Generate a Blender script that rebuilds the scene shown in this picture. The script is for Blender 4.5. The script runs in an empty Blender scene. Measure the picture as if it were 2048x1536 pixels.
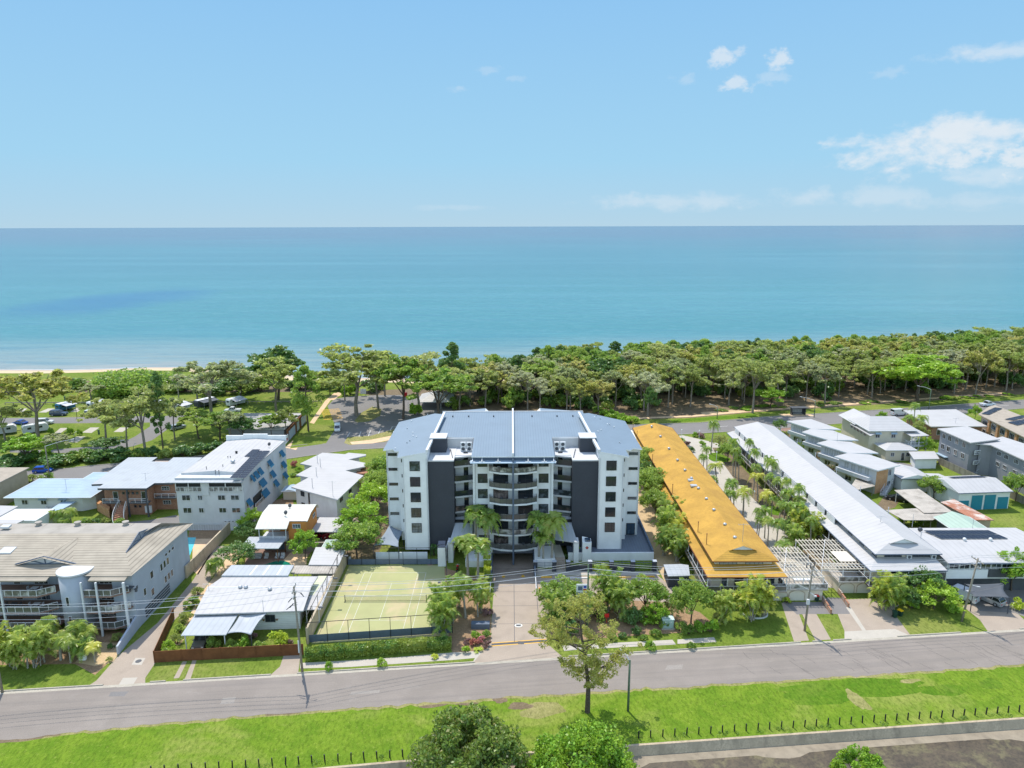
import bpy, bmesh, math, random
import numpy as np
from mathutils import Vector, Matrix
R = math.radians
SC = bpy.context.scene
COL = SC.collection
# ------------------------------------------------------------------ camera, world, sun, exposure
FP, CAMH, PITCH, ROLL = 1421.0, 60.0, R(12.53), R(-0.18)
cp, sp, cr, sr = math.cos(PITCH), math.sin(PITCH), math.cos(ROLL), math.sin(ROLL)
cam = bpy.data.objects.new('camera', bpy.data.cameras.new('camera'))
COL.objects.link(cam)
cam.data.sensor_width = 36.0
cam.data.lens = 36.0 * FP / 2048.0
cam.data.clip_start = 0.5
cam.data.clip_end = 200000
_r0, _u0, _f0 = Vector((1, 0, 0)), Vector((0, sp, cp)), Vector((0, cp, -sp))
_rt, _up = cr * _r0 + sr * _u0, -sr * _r0 + cr * _u0
cam.matrix_world = Matrix(((_rt.x, _up.x, -_f0.x, 0), (_rt.y, _up.y, -_f0.y, 0), (_rt.z, _up.z, -_f0.z, CAMH), (0, 0, 0, 1)))
SC.camera = cam
SC.view_settings.view_transform = 'Standard'
SC.view_settings.look = 'None'
SC.view_settings.exposure = 0.6
SC.view_settings.gamma = 1
SC.cycles.use_denoising = True
SC.cycles.max_bounces = 6
SC.cycles.diffuse_bounces = 3
SC.cycles.glossy_bounces = 3
SC.cycles.transmission_bounces = 3
SC.cycles.transparent_max_bounces = 8
def ray(px, py):                       # survey ray of a point of the photograph (2048 px wide)
 u, v = px - 1024.0, 768.0 - py
 a, b = u * cr - v * sr, u * sr + v * cr
 return (a, FP * cp + b * sp, -FP * sp + b * cp)
def W(px, py, z=0.0):                  # where that ray meets the level z: metres in the world
 d = ray(px, py); t = (z - CAMH) / d[2]
 return (d[0] * t, d[1] * t)
def W3(px, py, z=0.0):
 return W(px, py, z) + (z,)
def WL(pts, z=0.0):
 return [W(p[0], p[1], z) for p in pts]
def ZY(py, y, px=1024):
 d = ray(px, py); return CAMH + d[2] * y / d[1]
SUN_EL, SUN_AZ = R(61.5), math.atan2(-1.63, 3.6)       # the sun stands over the sea, a little left
sun = bpy.data.objects.new('sun', bpy.data.lights.new('sun', 'SUN'))
COL.objects.link(sun)
sun.data.energy = 3.3
sun.data.angle = R(0.5)
sun.data.color = (1.0, 0.945, 0.85)
_sd = Vector((math.sin(SUN_AZ) * math.cos(SUN_EL), math.cos(SUN_AZ) * math.cos(SUN_EL), math.sin(SUN_EL)))
sun.rotation_euler = (-_sd).to_track_quat('-Z', 'Y').to_euler()
world = bpy.data.worlds.new('World')
SC.world = world
world.use_nodes = True
nt = world.node_tree
nt.nodes.clear()
class NB:                              # small helper to write node graphs
 def __init__(s, tree): s.t = tree
 def n(s, typ, **k):
  o = s.t.nodes.new(typ)
  for a, b in k.items(): setattr(o, a, b)
  return o
 def link(s, a, b): s.t.links.new(a, b)
 def put(s, sock, v):
  if hasattr(v, 'is_output') or isinstance(v, bpy.types.NodeSocket): s.t.links.new(v, sock)
  else: sock.default_value = v
 def m(s, op, a, b=0.0, c=None, clamp=False):
  o = s.n('ShaderNodeMath', operation=op, use_clamp=clamp)
  s.put(o.inputs[0], a); s.put(o.inputs[1], b)
  if c is not None: s.put(o.inputs[2], c)
  return o.outputs[0]
 def ss(s, v, a, b, lo=0.0, hi=1.0):
  o = s.n('ShaderNodeMapRange', interpolation_type='SMOOTHSTEP')
  s.put(o.inputs['Value'], v)
  o.inputs['From Min'].default_value = a; o.inputs['From Max'].default_value = b
  o.inputs['To Min'].default_value = lo; o.inputs['To Max'].default_value = hi
  return o.outputs[0]
 def lin(s, v, a, b, lo=0.0, hi=1.0):
  o = s.n('ShaderNodeMapRange')
  s.put(o.inputs['Value'], v)
  o.inputs['From Min'].default_value = a; o.inputs['From Max'].default_value = b
  o.inputs['To Min'].default_value = lo; o.inputs['To Max'].default_value = hi
  return o.outputs[0]
 def mix(s, f, a, b, mode='MIX'):
  o = s.n('ShaderNodeMix', data_type='RGBA', blend_type=mode)
  s.put(o.inputs[0], f)
  s.put(o.inputs[6], a if not isinstance(a, tuple) else tuple(a) + (1,) * (4 - len(a)))
  s.put(o.inputs[7], b if not isinstance(b, tuple) else tuple(b) + (1,) * (4 - len(b)))
  return o.outputs[2]
 def noise(s, vec, scale, detail=4, rough=0.55, dist=0.0, out=0):
  o = s.n('ShaderNodeTexNoise')
  if vec is not None: s.link(vec, o.inputs['Vector'])
  o.inputs['Scale'].default_value = scale; o.inputs['Detail'].default_value = detail
  o.inputs['Roughness'].default_value = rough; o.inputs['Distortion'].default_value = dist
  return o.outputs[out]
 def mapv(s, vec, sc=(1, 1, 1), loc=(0, 0, 0), rot=(0, 0, 0)):
  o = s.n('ShaderNodeMapping')
  s.link(vec, o.inputs[0]); o.inputs['Scale'].default_value = sc
  o.inputs['Location'].default_value = loc; o.inputs['Rotation'].default_value = rot
  return o.outputs[0]
nb = NB(nt)
sky = nb.n('ShaderNodeTexSky', sky_type='NISHITA', sun_disc=False)
sky.sun_elevation = SUN_EL
sky.sun_rotation = SUN_AZ
sky.altitude = 0
sky.air_density = 1.0; sky.dust_density = 0.6; sky.ozone_density = 2.2
hsv = nb.n('ShaderNodeHueSaturation'); nb.link(sky.outputs[0], hsv.inputs['Color'])
hsv.inputs['Saturation'].default_value = 1.0; hsv.inputs['Value'].default_value = 1.55
tc = nb.n('ShaderNodeTexCoord'); sx = nb.n('ShaderNodeSeparateXYZ')
nb.link(tc.outputs['Generated'], sx.inputs[0])
az = nb.m('ARCTAN2', sx.outputs[0], sx.outputs[1])
el = nb.m('ARCSINE', sx.outputs[2])
cn = nb.noise(nb.mapv(tc.outputs['Generated'], (1, 1, 1.9)), 13.0, 9, 0.62, 0.5)
cn2 = nb.noise(nb.mapv(tc.outputs['Generated'], (1, 1, 1.6), (3, 1, 2)), 46.0, 7, 0.6)
CL = [(1830, 300, 125, 46, 1.0), (1905, 262, 90, 26, 1.0), (1990, 262, 62, 17, .95), (1926, 312, 42, 24, .9), (1975, 345, 75, 22, .5),
  (2046, 318, 34, 26, .9), (1895, 322, 40, 12, .8), (1350, 404, 175, 17, .42), (1240, 404, 75, 9, .32), (1612, 396, 78, 20, .42), (1765, 394, 82, 20, .40),
  (1950, 402, 105, 14, .28), (1446, 116, 22, 15, .75), (1482, 103, 16, 10, .5), (1558, 112, 18, 18, .75), (1476, 170, 24, 17, .7),
  (2010, 102, 105, 15, .62), (1368, 156, 22, 11, .25), (1545, 158, 30, 10, .3), (1775, 146, 26, 9, .22), (985, 142, 26, 8, .22), (1030, 157, 18, 6, .2),
  (915, 176, 16, 6, .25), (915, 415, 75, 6, .18)]
cov = None
for (px, py, wx, wy, amt) in CL:
 d = Vector(ray(px, py)).normalized()
 a0, e0 = math.atan2(d.x, d.y), math.asin(d.z)
 da = nb.m('MULTIPLY', nb.m('SUBTRACT', az, a0), FP / wx * 0.86)
 de = nb.m('MULTIPLY', nb.m('SUBTRACT', el, e0), FP / wy * 0.93)
 q = nb.m('SUBTRACT', 1.0, nb.m('SQRT', nb.m('ADD', nb.m('MULTIPLY', da, da), nb.m('MULTIPLY', de, de))))
 big = wx > 60
 e = nb.m('ADD', q, nb.m('MULTIPLY', nb.m('SUBTRACT', cn if big else cn2, 0.5), 2.4 if big else 4.2))
 if big: e = nb.m('ADD', e, nb.m('MULTIPLY', nb.m('SUBTRACT', cn2, 0.5), 1.6))
 k = nb.m('MULTIPLY', nb.ss(e, -0.05, 0.95), amt)
 k = nb.m('MULTIPLY', k, nb.ss(q, -0.55, -0.05))
 cov = k if cov is None else nb.m('MAXIMUM', cov, k)
shade = nb.ss(cn2, 0.3, 0.7, 0.86, 1.0)
ccol = nb.mix(shade, (3.7, 4.2, 4.7), (4.5, 4.75, 5.0))
low = nb.n('ShaderNodeValToRGB'); cr0 = low.color_ramp; nb.link(nb.m('DIVIDE', el, 1.0), low.inputs[0])
cr0.elements[0].position = 0.0; cr0.elements[0].color = (2.56, 3.66, 4.42, 1)
cr0.elements[1].position = 1.0; cr0.elements[1].color = (2.2, 3.4, 4.9, 1)
for p_, c_ in ((.03, (2.35, 3.65, 4.60, 1)), (.085, (2.02, 3.62, 4.85, 1)), (.277, (1.55, 3.10, 4.85, 1)), (.6, (2.1, 3.3, 4.9, 1))):
 e_ = cr0.elements.new(p_); e_.color = c_
skyc = nb.mix(nb.ss(el, .5, 1.0), low.outputs[0], hsv.outputs[0])
skyc = nb.mix(nb.ss(nb.m('MULTIPLY', sx.outputs[1], -1.0), -.05, .55), skyc, nb.mix(1.0, skyc, (2.4, 1.95, 1.62), 'MULTIPLY'))   # unseen sky behind the camera brightened and warmed, added fill for shaded fronts
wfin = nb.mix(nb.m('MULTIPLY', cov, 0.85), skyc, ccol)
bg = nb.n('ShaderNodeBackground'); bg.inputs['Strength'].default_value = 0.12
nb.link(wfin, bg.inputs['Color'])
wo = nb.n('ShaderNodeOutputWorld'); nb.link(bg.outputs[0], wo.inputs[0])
# ------------------------------------------------------------------ mesh helpers
ORG = {}                                # object -> world origin its mesh is measured from
def setp(o, label=None, cat=None, group=None, kind=None):
 if label: o['label'] = label
 if cat: o['category'] = cat
 if group: o['group'] = group
 if kind: o['kind'] = kind
 return o
def thing(name, label, cat, loc=(0, 0, 0), group=None, rotz=0.0, local=False):
 o = bpy.data.objects.new(name, None); COL.objects.link(o)
 o.empty_display_size = 0.3
 o.location = loc if len(loc) == 3 else (loc[0], loc[1], 0)
 o.rotation_euler = (0, 0, rotz)
 ORG[o.name] = Vector((0, 0, 0)) if local else Vector(o.location)
 return setp(o, label, cat, group)
class MB:
 def __init__(s): s.v = []; s.f = []; s.m = []
 def face(s, pts, mi=0):
  n = len(s.v); s.v += [tuple(p) for p in pts]; s.f.append(tuple(range(n, n + len(pts)))); s.m.append(mi)
 def box(s, x0, x1, y0, y1, z0, z1, mi=0):
  if x0 > x1: x0, x1 = x1, x0
  if y0 > y1: y0, y1 = y1, y0
  n = len(s.v)
  s.v += [(x0, y0, z0), (x1, y0, z0), (x1, y1, z0), (x0, y1, z0), (x0, y0, z1), (x1, y0, z1), (x1, y1, z1), (x0, y1, z1)]
  for q in ((0, 3, 2, 1), (4, 5, 6, 7), (0, 1, 5, 4), (1, 2, 6, 5), (2, 3, 7, 6), (3, 0, 4, 7)):
   s.f.append(tuple(n + i for i in q)); s.m.append(mi)
  return s
 def prism(s, poly, z0, z1, mi=0, mtop=None):          # poly CCW list (x,y); z0/z1 number or f(x,y)
  a = sum(poly[i][0] * poly[(i + 1) % len(poly)][1] - poly[(i + 1) % len(poly)][0] * poly[i][1] for i in range(len(poly)))
  if a < 0: poly = poly[::-1]
  g = lambda z, p: z(p[0], p[1]) if callable(z) else z
  n = len(s.v); k = len(poly)
  s.v += [(p[0], p[1], g(z0, p)) for p in poly] + [(p[0], p[1], g(z1, p)) for p in poly]
  s.f.append(tuple(n + i for i in range(k - 1, -1, -1))); s.m.append(mi)
  s.f.append(tuple(n + k + i for i in range(k))); s.m.append(mi if mtop is None else mtop)
  for i in range(k):
   j = (i + 1) % k
   s.f.append((n + i, n + j, n + k + j, n + k + i)); s.m.append(mi)
  return s
 def bar(s, p, q, w, h=None, mi=0):                     # square bar between two points
  p, q = Vector(p), Vector(q); h = h or w
  d = q - p
  if d.length < 1e-6: return s
  d.normalize(); up = Vector((0, 0, 1)) if abs(d.z) < .99 else Vector((0, 1, 0))
  a = d.cross(up).normalized(); b = a.cross(d)
  n = len(s.v)
  for c in (p, q):
   for (i, j) in ((-1, -1), (1, -1), (1, 1), (-1, 1)):
    s.v.append(tuple(c + a * (i * w / 2) + b * (j * h / 2)))
  for f in ((0, 1, 2, 3), (7, 6, 5, 4), (0, 4, 5, 1), (1, 5, 6, 2), (2, 6, 7, 3), (3, 7, 4, 0)):
   s.f.append(tuple(n + i for i in f)); s.m.append(mi)
  return s
 def tube(s, pts, radii, k=6, mi=0, cap=True):
  n0 = len(s.v); P3 = [Vector(p) for p in pts]
  if not hasattr(radii, '__len__'): radii = [radii] * len(P3)
  for i, p in enumerate(P3):
   d = (P3[min(i + 1, len(P3) - 1)] - P3[max(i - 1, 0)]).normalized()
   up = Vector((0, 0, 1)) if abs(d.z) < .9 else Vector((1, 0, 0))
   a = d.cross(up).normalized(); b = a.cross(d)
   for j in range(k):
    t = 2 * math.pi * j / k
    s.v.append(tuple(p + (a * math.cos(t) + b * math.sin(t)) * radii[i]))
  for i in range(len(P3) - 1):
   for j in range(k):
    j2 = (j + 1) % k
    s.f.append((n0 + i * k + j, n0 + i * k + j2, n0 + (i + 1) * k + j2, n0 + (i + 1) * k + j)); s.m.append(mi)
  if cap:
   s.f.append(tuple(n0 + j for j in range(k - 1, -1, -1))); s.m.append(mi)
   e = n0 + (len(P3) - 1) * k
   s.f.append(tuple(e + j for j in range(k))); s.m.append(mi)
  return s
 def cyl(s, c, r, h, k=12, mi=0, axis='z'):
  d = {'z': Vector((0, 0, h)), 'x': Vector((h, 0, 0)), 'y': Vector((0, h, 0))}[axis]
  c = Vector(c); return s.tube([c, c + d], r, k, mi)
 def build(s, name, mats, parent=None, smooth=False, loc=None):
  off = ORG.get(parent.name, Vector((0, 0, 0))) if parent else (Vector(loc) if loc else Vector((0, 0, 0)))
  me = bpy.data.meshes.new(name)
  ox, oy, oz = off
  me.from_pydata([(a - ox, b - oy, c - oz) for (a, b, c) in s.v], [], s.f)
  if not isinstance(mats, (list, tuple)): mats = [mats]
  for m in mats: me.materials.append(m)
  if len(mats) > 1: me.polygons.foreach_set('material_index', s.m)
  if smooth: me.polygons.foreach_set('use_smooth', [True] * len(s.f))
  me.update()
  o = bpy.data.objects.new(name, me); COL.objects.link(o)
  if parent: o.parent = parent
  elif loc: o.location = loc
  ORG[o.name] = off
  return o
def put(name, me, parent, loc=(0, 0, 0), rotz=0.0):        # another copy of a mesh as a part, loc measured in the world
 o = bpy.data.objects.new(name, me); COL.objects.link(o)
 if parent is not None:
  o.parent = parent; off = ORG.get(parent.name, Vector((0, 0, 0)))
 else: off = Vector((0, 0, 0))
 o.location = Vector(loc) - off; o.rotation_euler = (0, 0, rotz)
 ORG[o.name] = Vector(loc)
 return o
def kids(o): return list(o.children)
def dup(root, loc, rotz=0.0, scale=(1, 1, 1), label=None, group=None, name=None, cat=None):
 def cpy(o, par):
  c = o.copy(); COL.objects.link(c)
  if par is not None: c.parent = par
  for ch in kids(o): cpy(ch, c)
  return c
 r = cpy(root, None)
 r.location = loc; r.rotation_euler = (0, 0, rotz); r.scale = scale
 if label: r['label'] = label
 if group: r['group'] = group
 if name: r.name = name
 if cat: r['category'] = cat
 return r
def inset(poly, d):                      # shrink a polygon by d metres
 k = len(poly)
 a = sum(poly[i][0] * poly[(i + 1) % k][1] - poly[(i + 1) % k][0] * poly[i][1] for i in range(k))
 sg = 1 if a > 0 else -1; out = []
 for i in range(k):
  p0, p1, p2 = (Vector(poly[j % k]) for j in (i - 1, i, i + 1))
  e1, e2 = (p1 - p0).normalized(), (p2 - p1).normalized()
  n1, n2 = Vector((-e1.y, e1.x)) * sg, Vector((-e2.y, e2.x)) * sg
  b = n1 + n2; dn = 1 + n1.dot(n2)
  out.append(tuple(p1 + b * (d / max(dn, 0.25))))
 return out
# ------------------------------------------------------------------ materials
MATS = {}
def mat(name, col, rough=0.8, var=0.10, scale=1.2, fine=0.0, fscale=14.0, bump=0.0, metal=0.0, ribs=None, dirt=0.0, spec=0.3, col2=None, c2scale=0.15, c2lo=.45, c2hi=.6):
 if name in MATS: return MATS[name]
 m = bpy.data.materials.new(name); m.use_nodes = True
 t = m.node_tree; b = NB(t); bs = t.nodes['Principled BSDF']
 g = b.n('ShaderNodeTexCoord'); ob = g.outputs['Object']
 c = b.mix(b.ss(b.noise(ob, scale, 5, .6), 0.25, 0.75), tuple(x * (1 - var) for x in col), tuple(min(1, x * (1 + var)) for x in col))
 if col2: c = b.mix(b.ss(b.noise(ob, c2scale, 6, .65, .3), c2lo, c2hi), c, col2)
 if fine: c = b.mix(b.ss(b.noise(ob, fscale, 3, .7), 0.35, 0.65), c, tuple(x * (1 - fine) for x in col), 'MIX') if not col2 else b.mix(b.m('MULTIPLY', b.ss(b.noise(ob, fscale, 3, .7), 0.4, 0.7), fine), c, (0, 0, 0))
 if dirt: c = b.mix(b.m('MULTIPLY', b.ss(b.noise(b.mapv(ob, (1, 1, .3)), scale * 1.3, 4, .55), .48, .8), dirt), c, (.10, .085, .065))
 if ribs:                             # sheet joints / ribs along one axis
  ax, sp_, st = ribs; sxx = b.n('ShaderNodeSeparateXYZ'); b.link(ob, sxx.inputs[0])
  w = b.m('PINGPONG', sxx.outputs[ax], sp_ / 2); lo = b.ss(w, 0, sp_ * .22)
  c = b.mix(b.m('MULTIPLY', b.m('SUBTRACT', 1.0, lo), st), c, tuple(x * .45 for x in col))
  bp = b.n('ShaderNodeBump'); bp.inputs['Strength'].default_value = .35; bp.inputs['Distance'].default_value = .05
  b.link(lo, bp.inputs['Height']); b.link(bp.outputs[0], bs.inputs['Normal'])
 elif bump:
  bp = b.n('ShaderNodeBump'); bp.inputs['Strength'].default_value = bump; bp.inputs['Distance'].default_value = .1
  b.link(b.noise(ob, fscale, 4, .7), bp.inputs['Height']); b.link(bp.outputs[0], bs.inputs['Normal'])
 b.link(c, bs.inputs['Base Color'])
 bs.inputs['Roughness'].default_value = rough; bs.inputs['Metallic'].default_value = metal
 bs.inputs['Specular IOR Level'].default_value = spec
 MATS[name] = m; return m
def brickmat(name, c1, c2, mortar, sc=1.0, bw=.24, rh=.086):
 m = bpy.data.materials.new(name); m.use_nodes = True; t = m.node_tree; b = NB(t); bs = t.nodes['Principled BSDF']
 g = b.n('ShaderNodeTexCoord'); s3 = b.n('ShaderNodeSeparateXYZ'); b.link(g.outputs['Object'], s3.inputs[0])
 cmb = b.n('ShaderNodeCombineXYZ'); b.link(b.m('ADD', s3.outputs[0], s3.outputs[1]), cmb.inputs[0]); b.link(s3.outputs[2], cmb.inputs[1])
 br = b.n('ShaderNodeTexBrick'); b.link(cmb.outputs[0], br.inputs['Vector'])
 br.inputs['Color1'].default_value = c1 + (1,); br.inputs['Color2'].default_value = c2 + (1,); br.inputs['Mortar'].default_value = mortar + (1,)
 br.inputs['Scale'].default_value = sc; br.inputs['Brick Width'].default_value = bw; br.inputs['Row Height'].default_value = rh; br.inputs['Mortar Size'].default_value = .008
 c = b.mix(b.ss(b.noise(g.outputs['Object'], .9, 5, .6), .3, .7, 0, .35), br.outputs[0], tuple(x * .6 for x in c1))
 b.link(c, bs.inputs['Base Color']); bs.inputs['Roughness'].default_value = .9
 MATS[name] = m; return m
def glassmat(name, col, rough=.08):
 m = bpy.data.materials.new(name); m.use_nodes = True; t = m.node_tree; b = NB(t); bs = t.nodes['Principled BSDF']
 g = b.n('ShaderNodeObjectInfo'); tcx = b.n('ShaderNodeTexCoord')
 v = b.m('ADD', b.noise(tcx.outputs['Object'], 1.1, 2, .5), b.m('MULTIPLY', g.outputs['Random'], .5))
 c = b.mix(b.ss(v, .80, 1.15), col, tuple(min(1, x * 5 + .04) for x in col))
 b.link(c, bs.inputs['Base Color']); bs.inputs['Roughness'].default_value = rough
 bs.inputs['Specular IOR Level'].default_value = .8
 MATS[name] = m; return m
def leafmat(name, col, var=.45, trans=.35, hue2=None, deadc=None):
 m = bpy.data.materials.new(name); m.use_nodes = True; t = m.node_tree; b = NB(t)
 bs = t.nodes['Principled BSDF']; out = t.nodes['Material Output']
 g = b.n('ShaderNodeNewGeometry'); tcx = b.n('ShaderNodeTexCoord'); oi = b.n('ShaderNodeObjectInfo')
 rnd = g.outputs['Random Per Island']
 c = b.mix(rnd, tuple(x * (1 - var * 1.35) for x in col), tuple(min(.9, x * (1 + var * 1.35)) for x in col))
 h2 = hue2 or (col[0] * 1.5, col[1] * 1.15, col[2] * .7)
 c = b.mix(b.m('MULTIPLY', b.ss(b.noise(tcx.outputs['Object'], .55, 3, .6), .4, .65), .7), c, h2)
 c = b.mix(b.m('MULTIPLY', oi.outputs['Random'], .35), c, tuple(x * .62 for x in col))
 c = b.mix(b.m('MULTIPLY', b.ss(oi.outputs['Random'], .55, 1.0), .55), c, tuple(min(.9, x * k) for x, k in zip(h2, (1.25, 1.2, 1.6))))
 if deadc: c = b.mix(b.m('MULTIPLY', b.ss(rnd, .93, .95), .8), c, deadc)
 b.link(c, bs.inputs['Base Color']); bs.inputs['Roughness'].default_value = .42; bs.inputs['Specular IOR Level'].default_value = .55
 tr = b.n('ShaderNodeBsdfTranslucent'); b.link(b.mix(.5, c, (.55, .75, .12), 'MULTIPLY'), tr.inputs[0])
 mx = b.n('ShaderNodeMixShader'); mx.inputs[0].default_value = trans
 cc = b.mix(.35, c, (.42, .56, .09))
 b.link(cc, tr.inputs[0])
 b.link(bs.outputs[0], mx.inputs[1]); b.link(tr.outputs[0], mx.inputs[2]); b.link(mx.outputs[0], out.inputs[0])
 MATS[name] = m; return m
M = {}
M['white'] = mat('white render', (.72, .73, .73), .75, .05, .5, dirt=.12)
M['offwhite'] = mat('pale grey render', (.52, .53, .54), .8, .06, .5, dirt=.15)
M['greyblue'] = mat('grey blue render', (.40, .43, .48), .85, .06, .4, dirt=.12)
M['cream'] = mat('cream render', (.66, .59, .48), .85, .06, .6, dirt=.15)
M['creamboard'] = mat('cream weatherboard', (.60, .54, .42), .8, .05, .6, ribs=(2, .3, .35))
M['whiteboard'] = mat('white weatherboard', (.66, .67, .66), .8, .05, .6, ribs=(2, .3, .3))
M['tanwall'] = mat('tan render', (.42, .33, .24), .9, .1, .8)
M['charcoal'] = mat('charcoal render', (.050, .055, .068), .7, .12, .4, fine=.12, fscale=9)
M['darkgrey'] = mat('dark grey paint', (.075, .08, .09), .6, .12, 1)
M['slate'] = mat('slate blue paint', (.10, .13, .18), .55, .1, 1)
M['greywall'] = mat('mid grey render', (.27, .27, .29), .85, .07, .5, dirt=.15)
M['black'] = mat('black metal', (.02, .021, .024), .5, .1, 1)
M['whitemetal'] = mat('white painted metal', (.62, .63, .64), .45, .03, 1)
M['steel'] = mat('galvanised steel', (.45, .47, .49), .45, .12, 2, metal=.4)
M['roofblue'] = mat('blue grey metal roof', (.165, .225, .285), .55, .04, .25, ribs=(0, .5, .16), dirt=.05)
M['roofblue2'] = mat('pale blue metal roof', (.17, .228, .285), .55, .04, .25, ribs=(1, .76, .10), dirt=.05)
M['rooflight'] = mat('light blue metal roof', (.33, .43, .52), .5, .05, .3, ribs=(1, .9, .12), dirt=.12)
M['roofwhite'] = mat('white metal roof', (.43, .42, .415), .55, .04, .3, ribs=(1, 1.1, .16), dirt=.07)
M['roofwhiteb'] = mat('white metal roof broad sheets', (.43, .42, .415), .55, .04, .3, ribs=(0, 1.1, .16), dirt=.10)
M['roofpale'] = mat('pale grey metal roof', (.37, .395, .42), .5, .04, .3, ribs=(0, .9, .14), dirt=.14)
M['roofgrey'] = mat('grey fibre roof', (.36, .35, .33), .9, .1, .6, ribs=(0, .5, .30), dirt=.35)
M['roofold'] = mat('weathered iron roof', (.42, .38, .33), .85, .14, .5, ribs=(0, .45, .35), dirt=.5)
M['roofrust'] = mat('rusty iron roof', (.36, .15, .09), .85, .2, .6, ribs=(0, .45, .4), col2=(.55, .5, .45), c2scale=.35, c2lo=.45, c2hi=.62)
M['roofgreen'] = mat('sage green metal roof', (.33, .43, .36), .6, .05, .4, ribs=(0, .7, .22))
M['rooforange'] = mat('orange tile roof', (.48, .275, .05), .85, .14, .35, ribs=(1, .36, .42), col2=(.36, .20, .045), c2scale=.13, c2lo=.48, c2hi=.8, fine=.12, fscale=2.2)
M['rooftile'] = mat('fawn tile roof', (.36, .315, .25), .9, .12, .35, ribs=(1, .62, .70), dirt=.22)
M['rooftile2'] = mat('fawn tile roof side', (.36, .315, .25), .9, .12, .35, ribs=(0, .62, .70), dirt=.22)
M['flatroof'] = mat('flat concrete roof', (.34, .31, .27), .9, .10, .35, dirt=.35)
M['roofbrown'] = mat('brown sheet roof', (.36, .31, .25), .9, .1, .5, ribs=(0, .5, .25), dirt=.3)
M['brick'] = brickmat('red brown brick', (.30, .12, .065), (.42, .20, .11), (.42, .36, .3))
M['brickorange'] = brickmat('orange brick', (.50, .22, .08), (.62, .32, .14), (.5, .42, .33))
M['orangeclad'] = mat('orange cladding', (.55, .22, .055), .75, .06, .6, ribs=(2, .28, .25))
M['bluehood'] = mat('blue awning paint', (.02, .12, .21), .5, .1, 1)
M['teal'] = mat('teal roller door', (.02, .20, .27), .5, .05, 1, ribs=(2, .2, .2))
M['rollerdoor'] = mat('cream roller door', (.62, .58, .48), .6, .03, 1, ribs=(2, .22, .2))
M['concrete'] = mat('concrete', (.36, .295, .235), .9, .10, .35, fine=.10, fscale=6, dirt=.18)
M['conclight'] = mat('light concrete', (.44, .40, .34), .9, .08, .5, fine=.08, fscale=6, dirt=.12)
M['kerb'] = mat('kerb concrete', (.42, .38, .31), .9, .12, .7, fine=.15, fscale=5, dirt=.25)
M['asphalt'] = mat('road asphalt', (.250, .216, .188), .95, .10, .12, fine=.10, fscale=7, bump=.2, dirt=.10, col2=(.228, .198, .172), c2scale=.06, c2lo=.45, c2hi=.62)
M['asphaltdark'] = mat('asphalt', (.20, .188, .18), .95, .10, .15, fine=.12, fscale=5, dirt=.1)
M['paver'] = mat('terrace paving', (.13, .155, .19), .8, .06, .6, ribs=(0, .5, .2))
M['oldpatch'] = mat('older asphalt', (.285, .255, .225), .95, .1, .3, fine=.15, fscale=6)
M['dirt'] = mat('leaf litter', (.20, .15, .09), .95, .3, .5, fine=.35, fscale=3, bump=.4)
M['mulch'] = mat('garden mulch', (.33, .215, .125), .95, .25, .8, fine=.3, fscale=4)
M['sandy'] = mat('sandy soil', (.52, .38, .22), .95, .15, .6, fine=.15, fscale=4)
M['brickpave'] = mat('brick paving', (.27, .17, .13), .9, .15, .8, fine=.15, fscale=5)
M['courtgreen'] = mat('tennis court turf', (.36, .36, .17), .95, .06, .25, fine=.05, fscale=8, col2=(.48, .39, .23), c2scale=.16, c2lo=.47, c2hi=.70)
M['linewhite'] = mat('line paint', (.62, .61, .57), .8, .08, 2)
M['yellowpaint'] = mat('yellow paint', (.72, .40, .04), .7, .1, 2)
M['bluepaint'] = mat('pale blue paint', (.42, .52, .68), .7, .1, 2)
M['timber'] = mat('weathered timber', (.28, .25, .20), .9, .2, 2, fine=.25, fscale=9)
M['polegreen'] = mat('green timber pole', (.12, .17, .11), .85, .2, 2)
M['fencebrown'] = mat('brown timber fence', (.17, .065, .025), .85, .25, .8, ribs=(0, .16, .5))
M['fencegrey'] = mat('grey timber fence', (.27, .24, .19), .9, .2, .8, ribs=(0, .2, .4))
M['blockwall'] = mat('stained block wall', (.50, .41, .29), .95, .18, .6, fine=.15, fscale=5, dirt=.5)
M['sail'] = mat('grey shade cloth', (.22, .26, .31), .8, .06, .6)
M['saildark'] = mat('charcoal shade cloth', (.085, .095, .11), .8, .08, .6)
M['canvas'] = mat('grey canvas', (.48, .48, .50), .8, .08, 1)
M['pool'] = mat('pool water', (.10, .50, .56), .08, .08, .8, spec=.6)
M['poolgreen'] = mat('green pool water', (.01, .17, .11), .08, .1, .8, spec=.6)
M['sandpave'] = mat('sandstone paving', (.60, .42, .26), .9, .1, .7)
M['bark'] = mat('pale gum bark', (.27, .23, .19), .9, .25, 1.5, fine=.3, fscale=4)
M['barkdark'] = mat('dark bark', (.13, .10, .075), .95, .25, 2, fine=.3, fscale=5)
M['palmbark'] = mat('palm trunk', (.34, .31, .26), .9, .2, 3, ribs=(2, .3, .35))
M['crownshaft'] = mat('palm crownshaft', (.20, .30, .10), .5, .15, 3)
M['tyre'] = mat('tyre rubber', (.018, .018, .02), .9, .1, 5)
M['rim'] = mat('alloy rim', (.5, .5, .52), .35, .05, 5, metal=.7)
M['lampglass'] = mat('lamp lens', (.8, .8, .78), .2, .02, 5, spec=.6)
M['redlens'] = mat('red lens', (.45, .02, .02), .25, .05, 5)
M['glass'] = glassmat('window glass', (.022, .028, .035))
M['glassblue'] = glassmat('blue window glass', (.03, .055, .085))
M['glassb'] = glassmat('bronze window glass', (.05, .038, .034))
M['curtain'] = mat('drawn curtain', (.38, .39, .38), .8, .12, 3)
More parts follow.
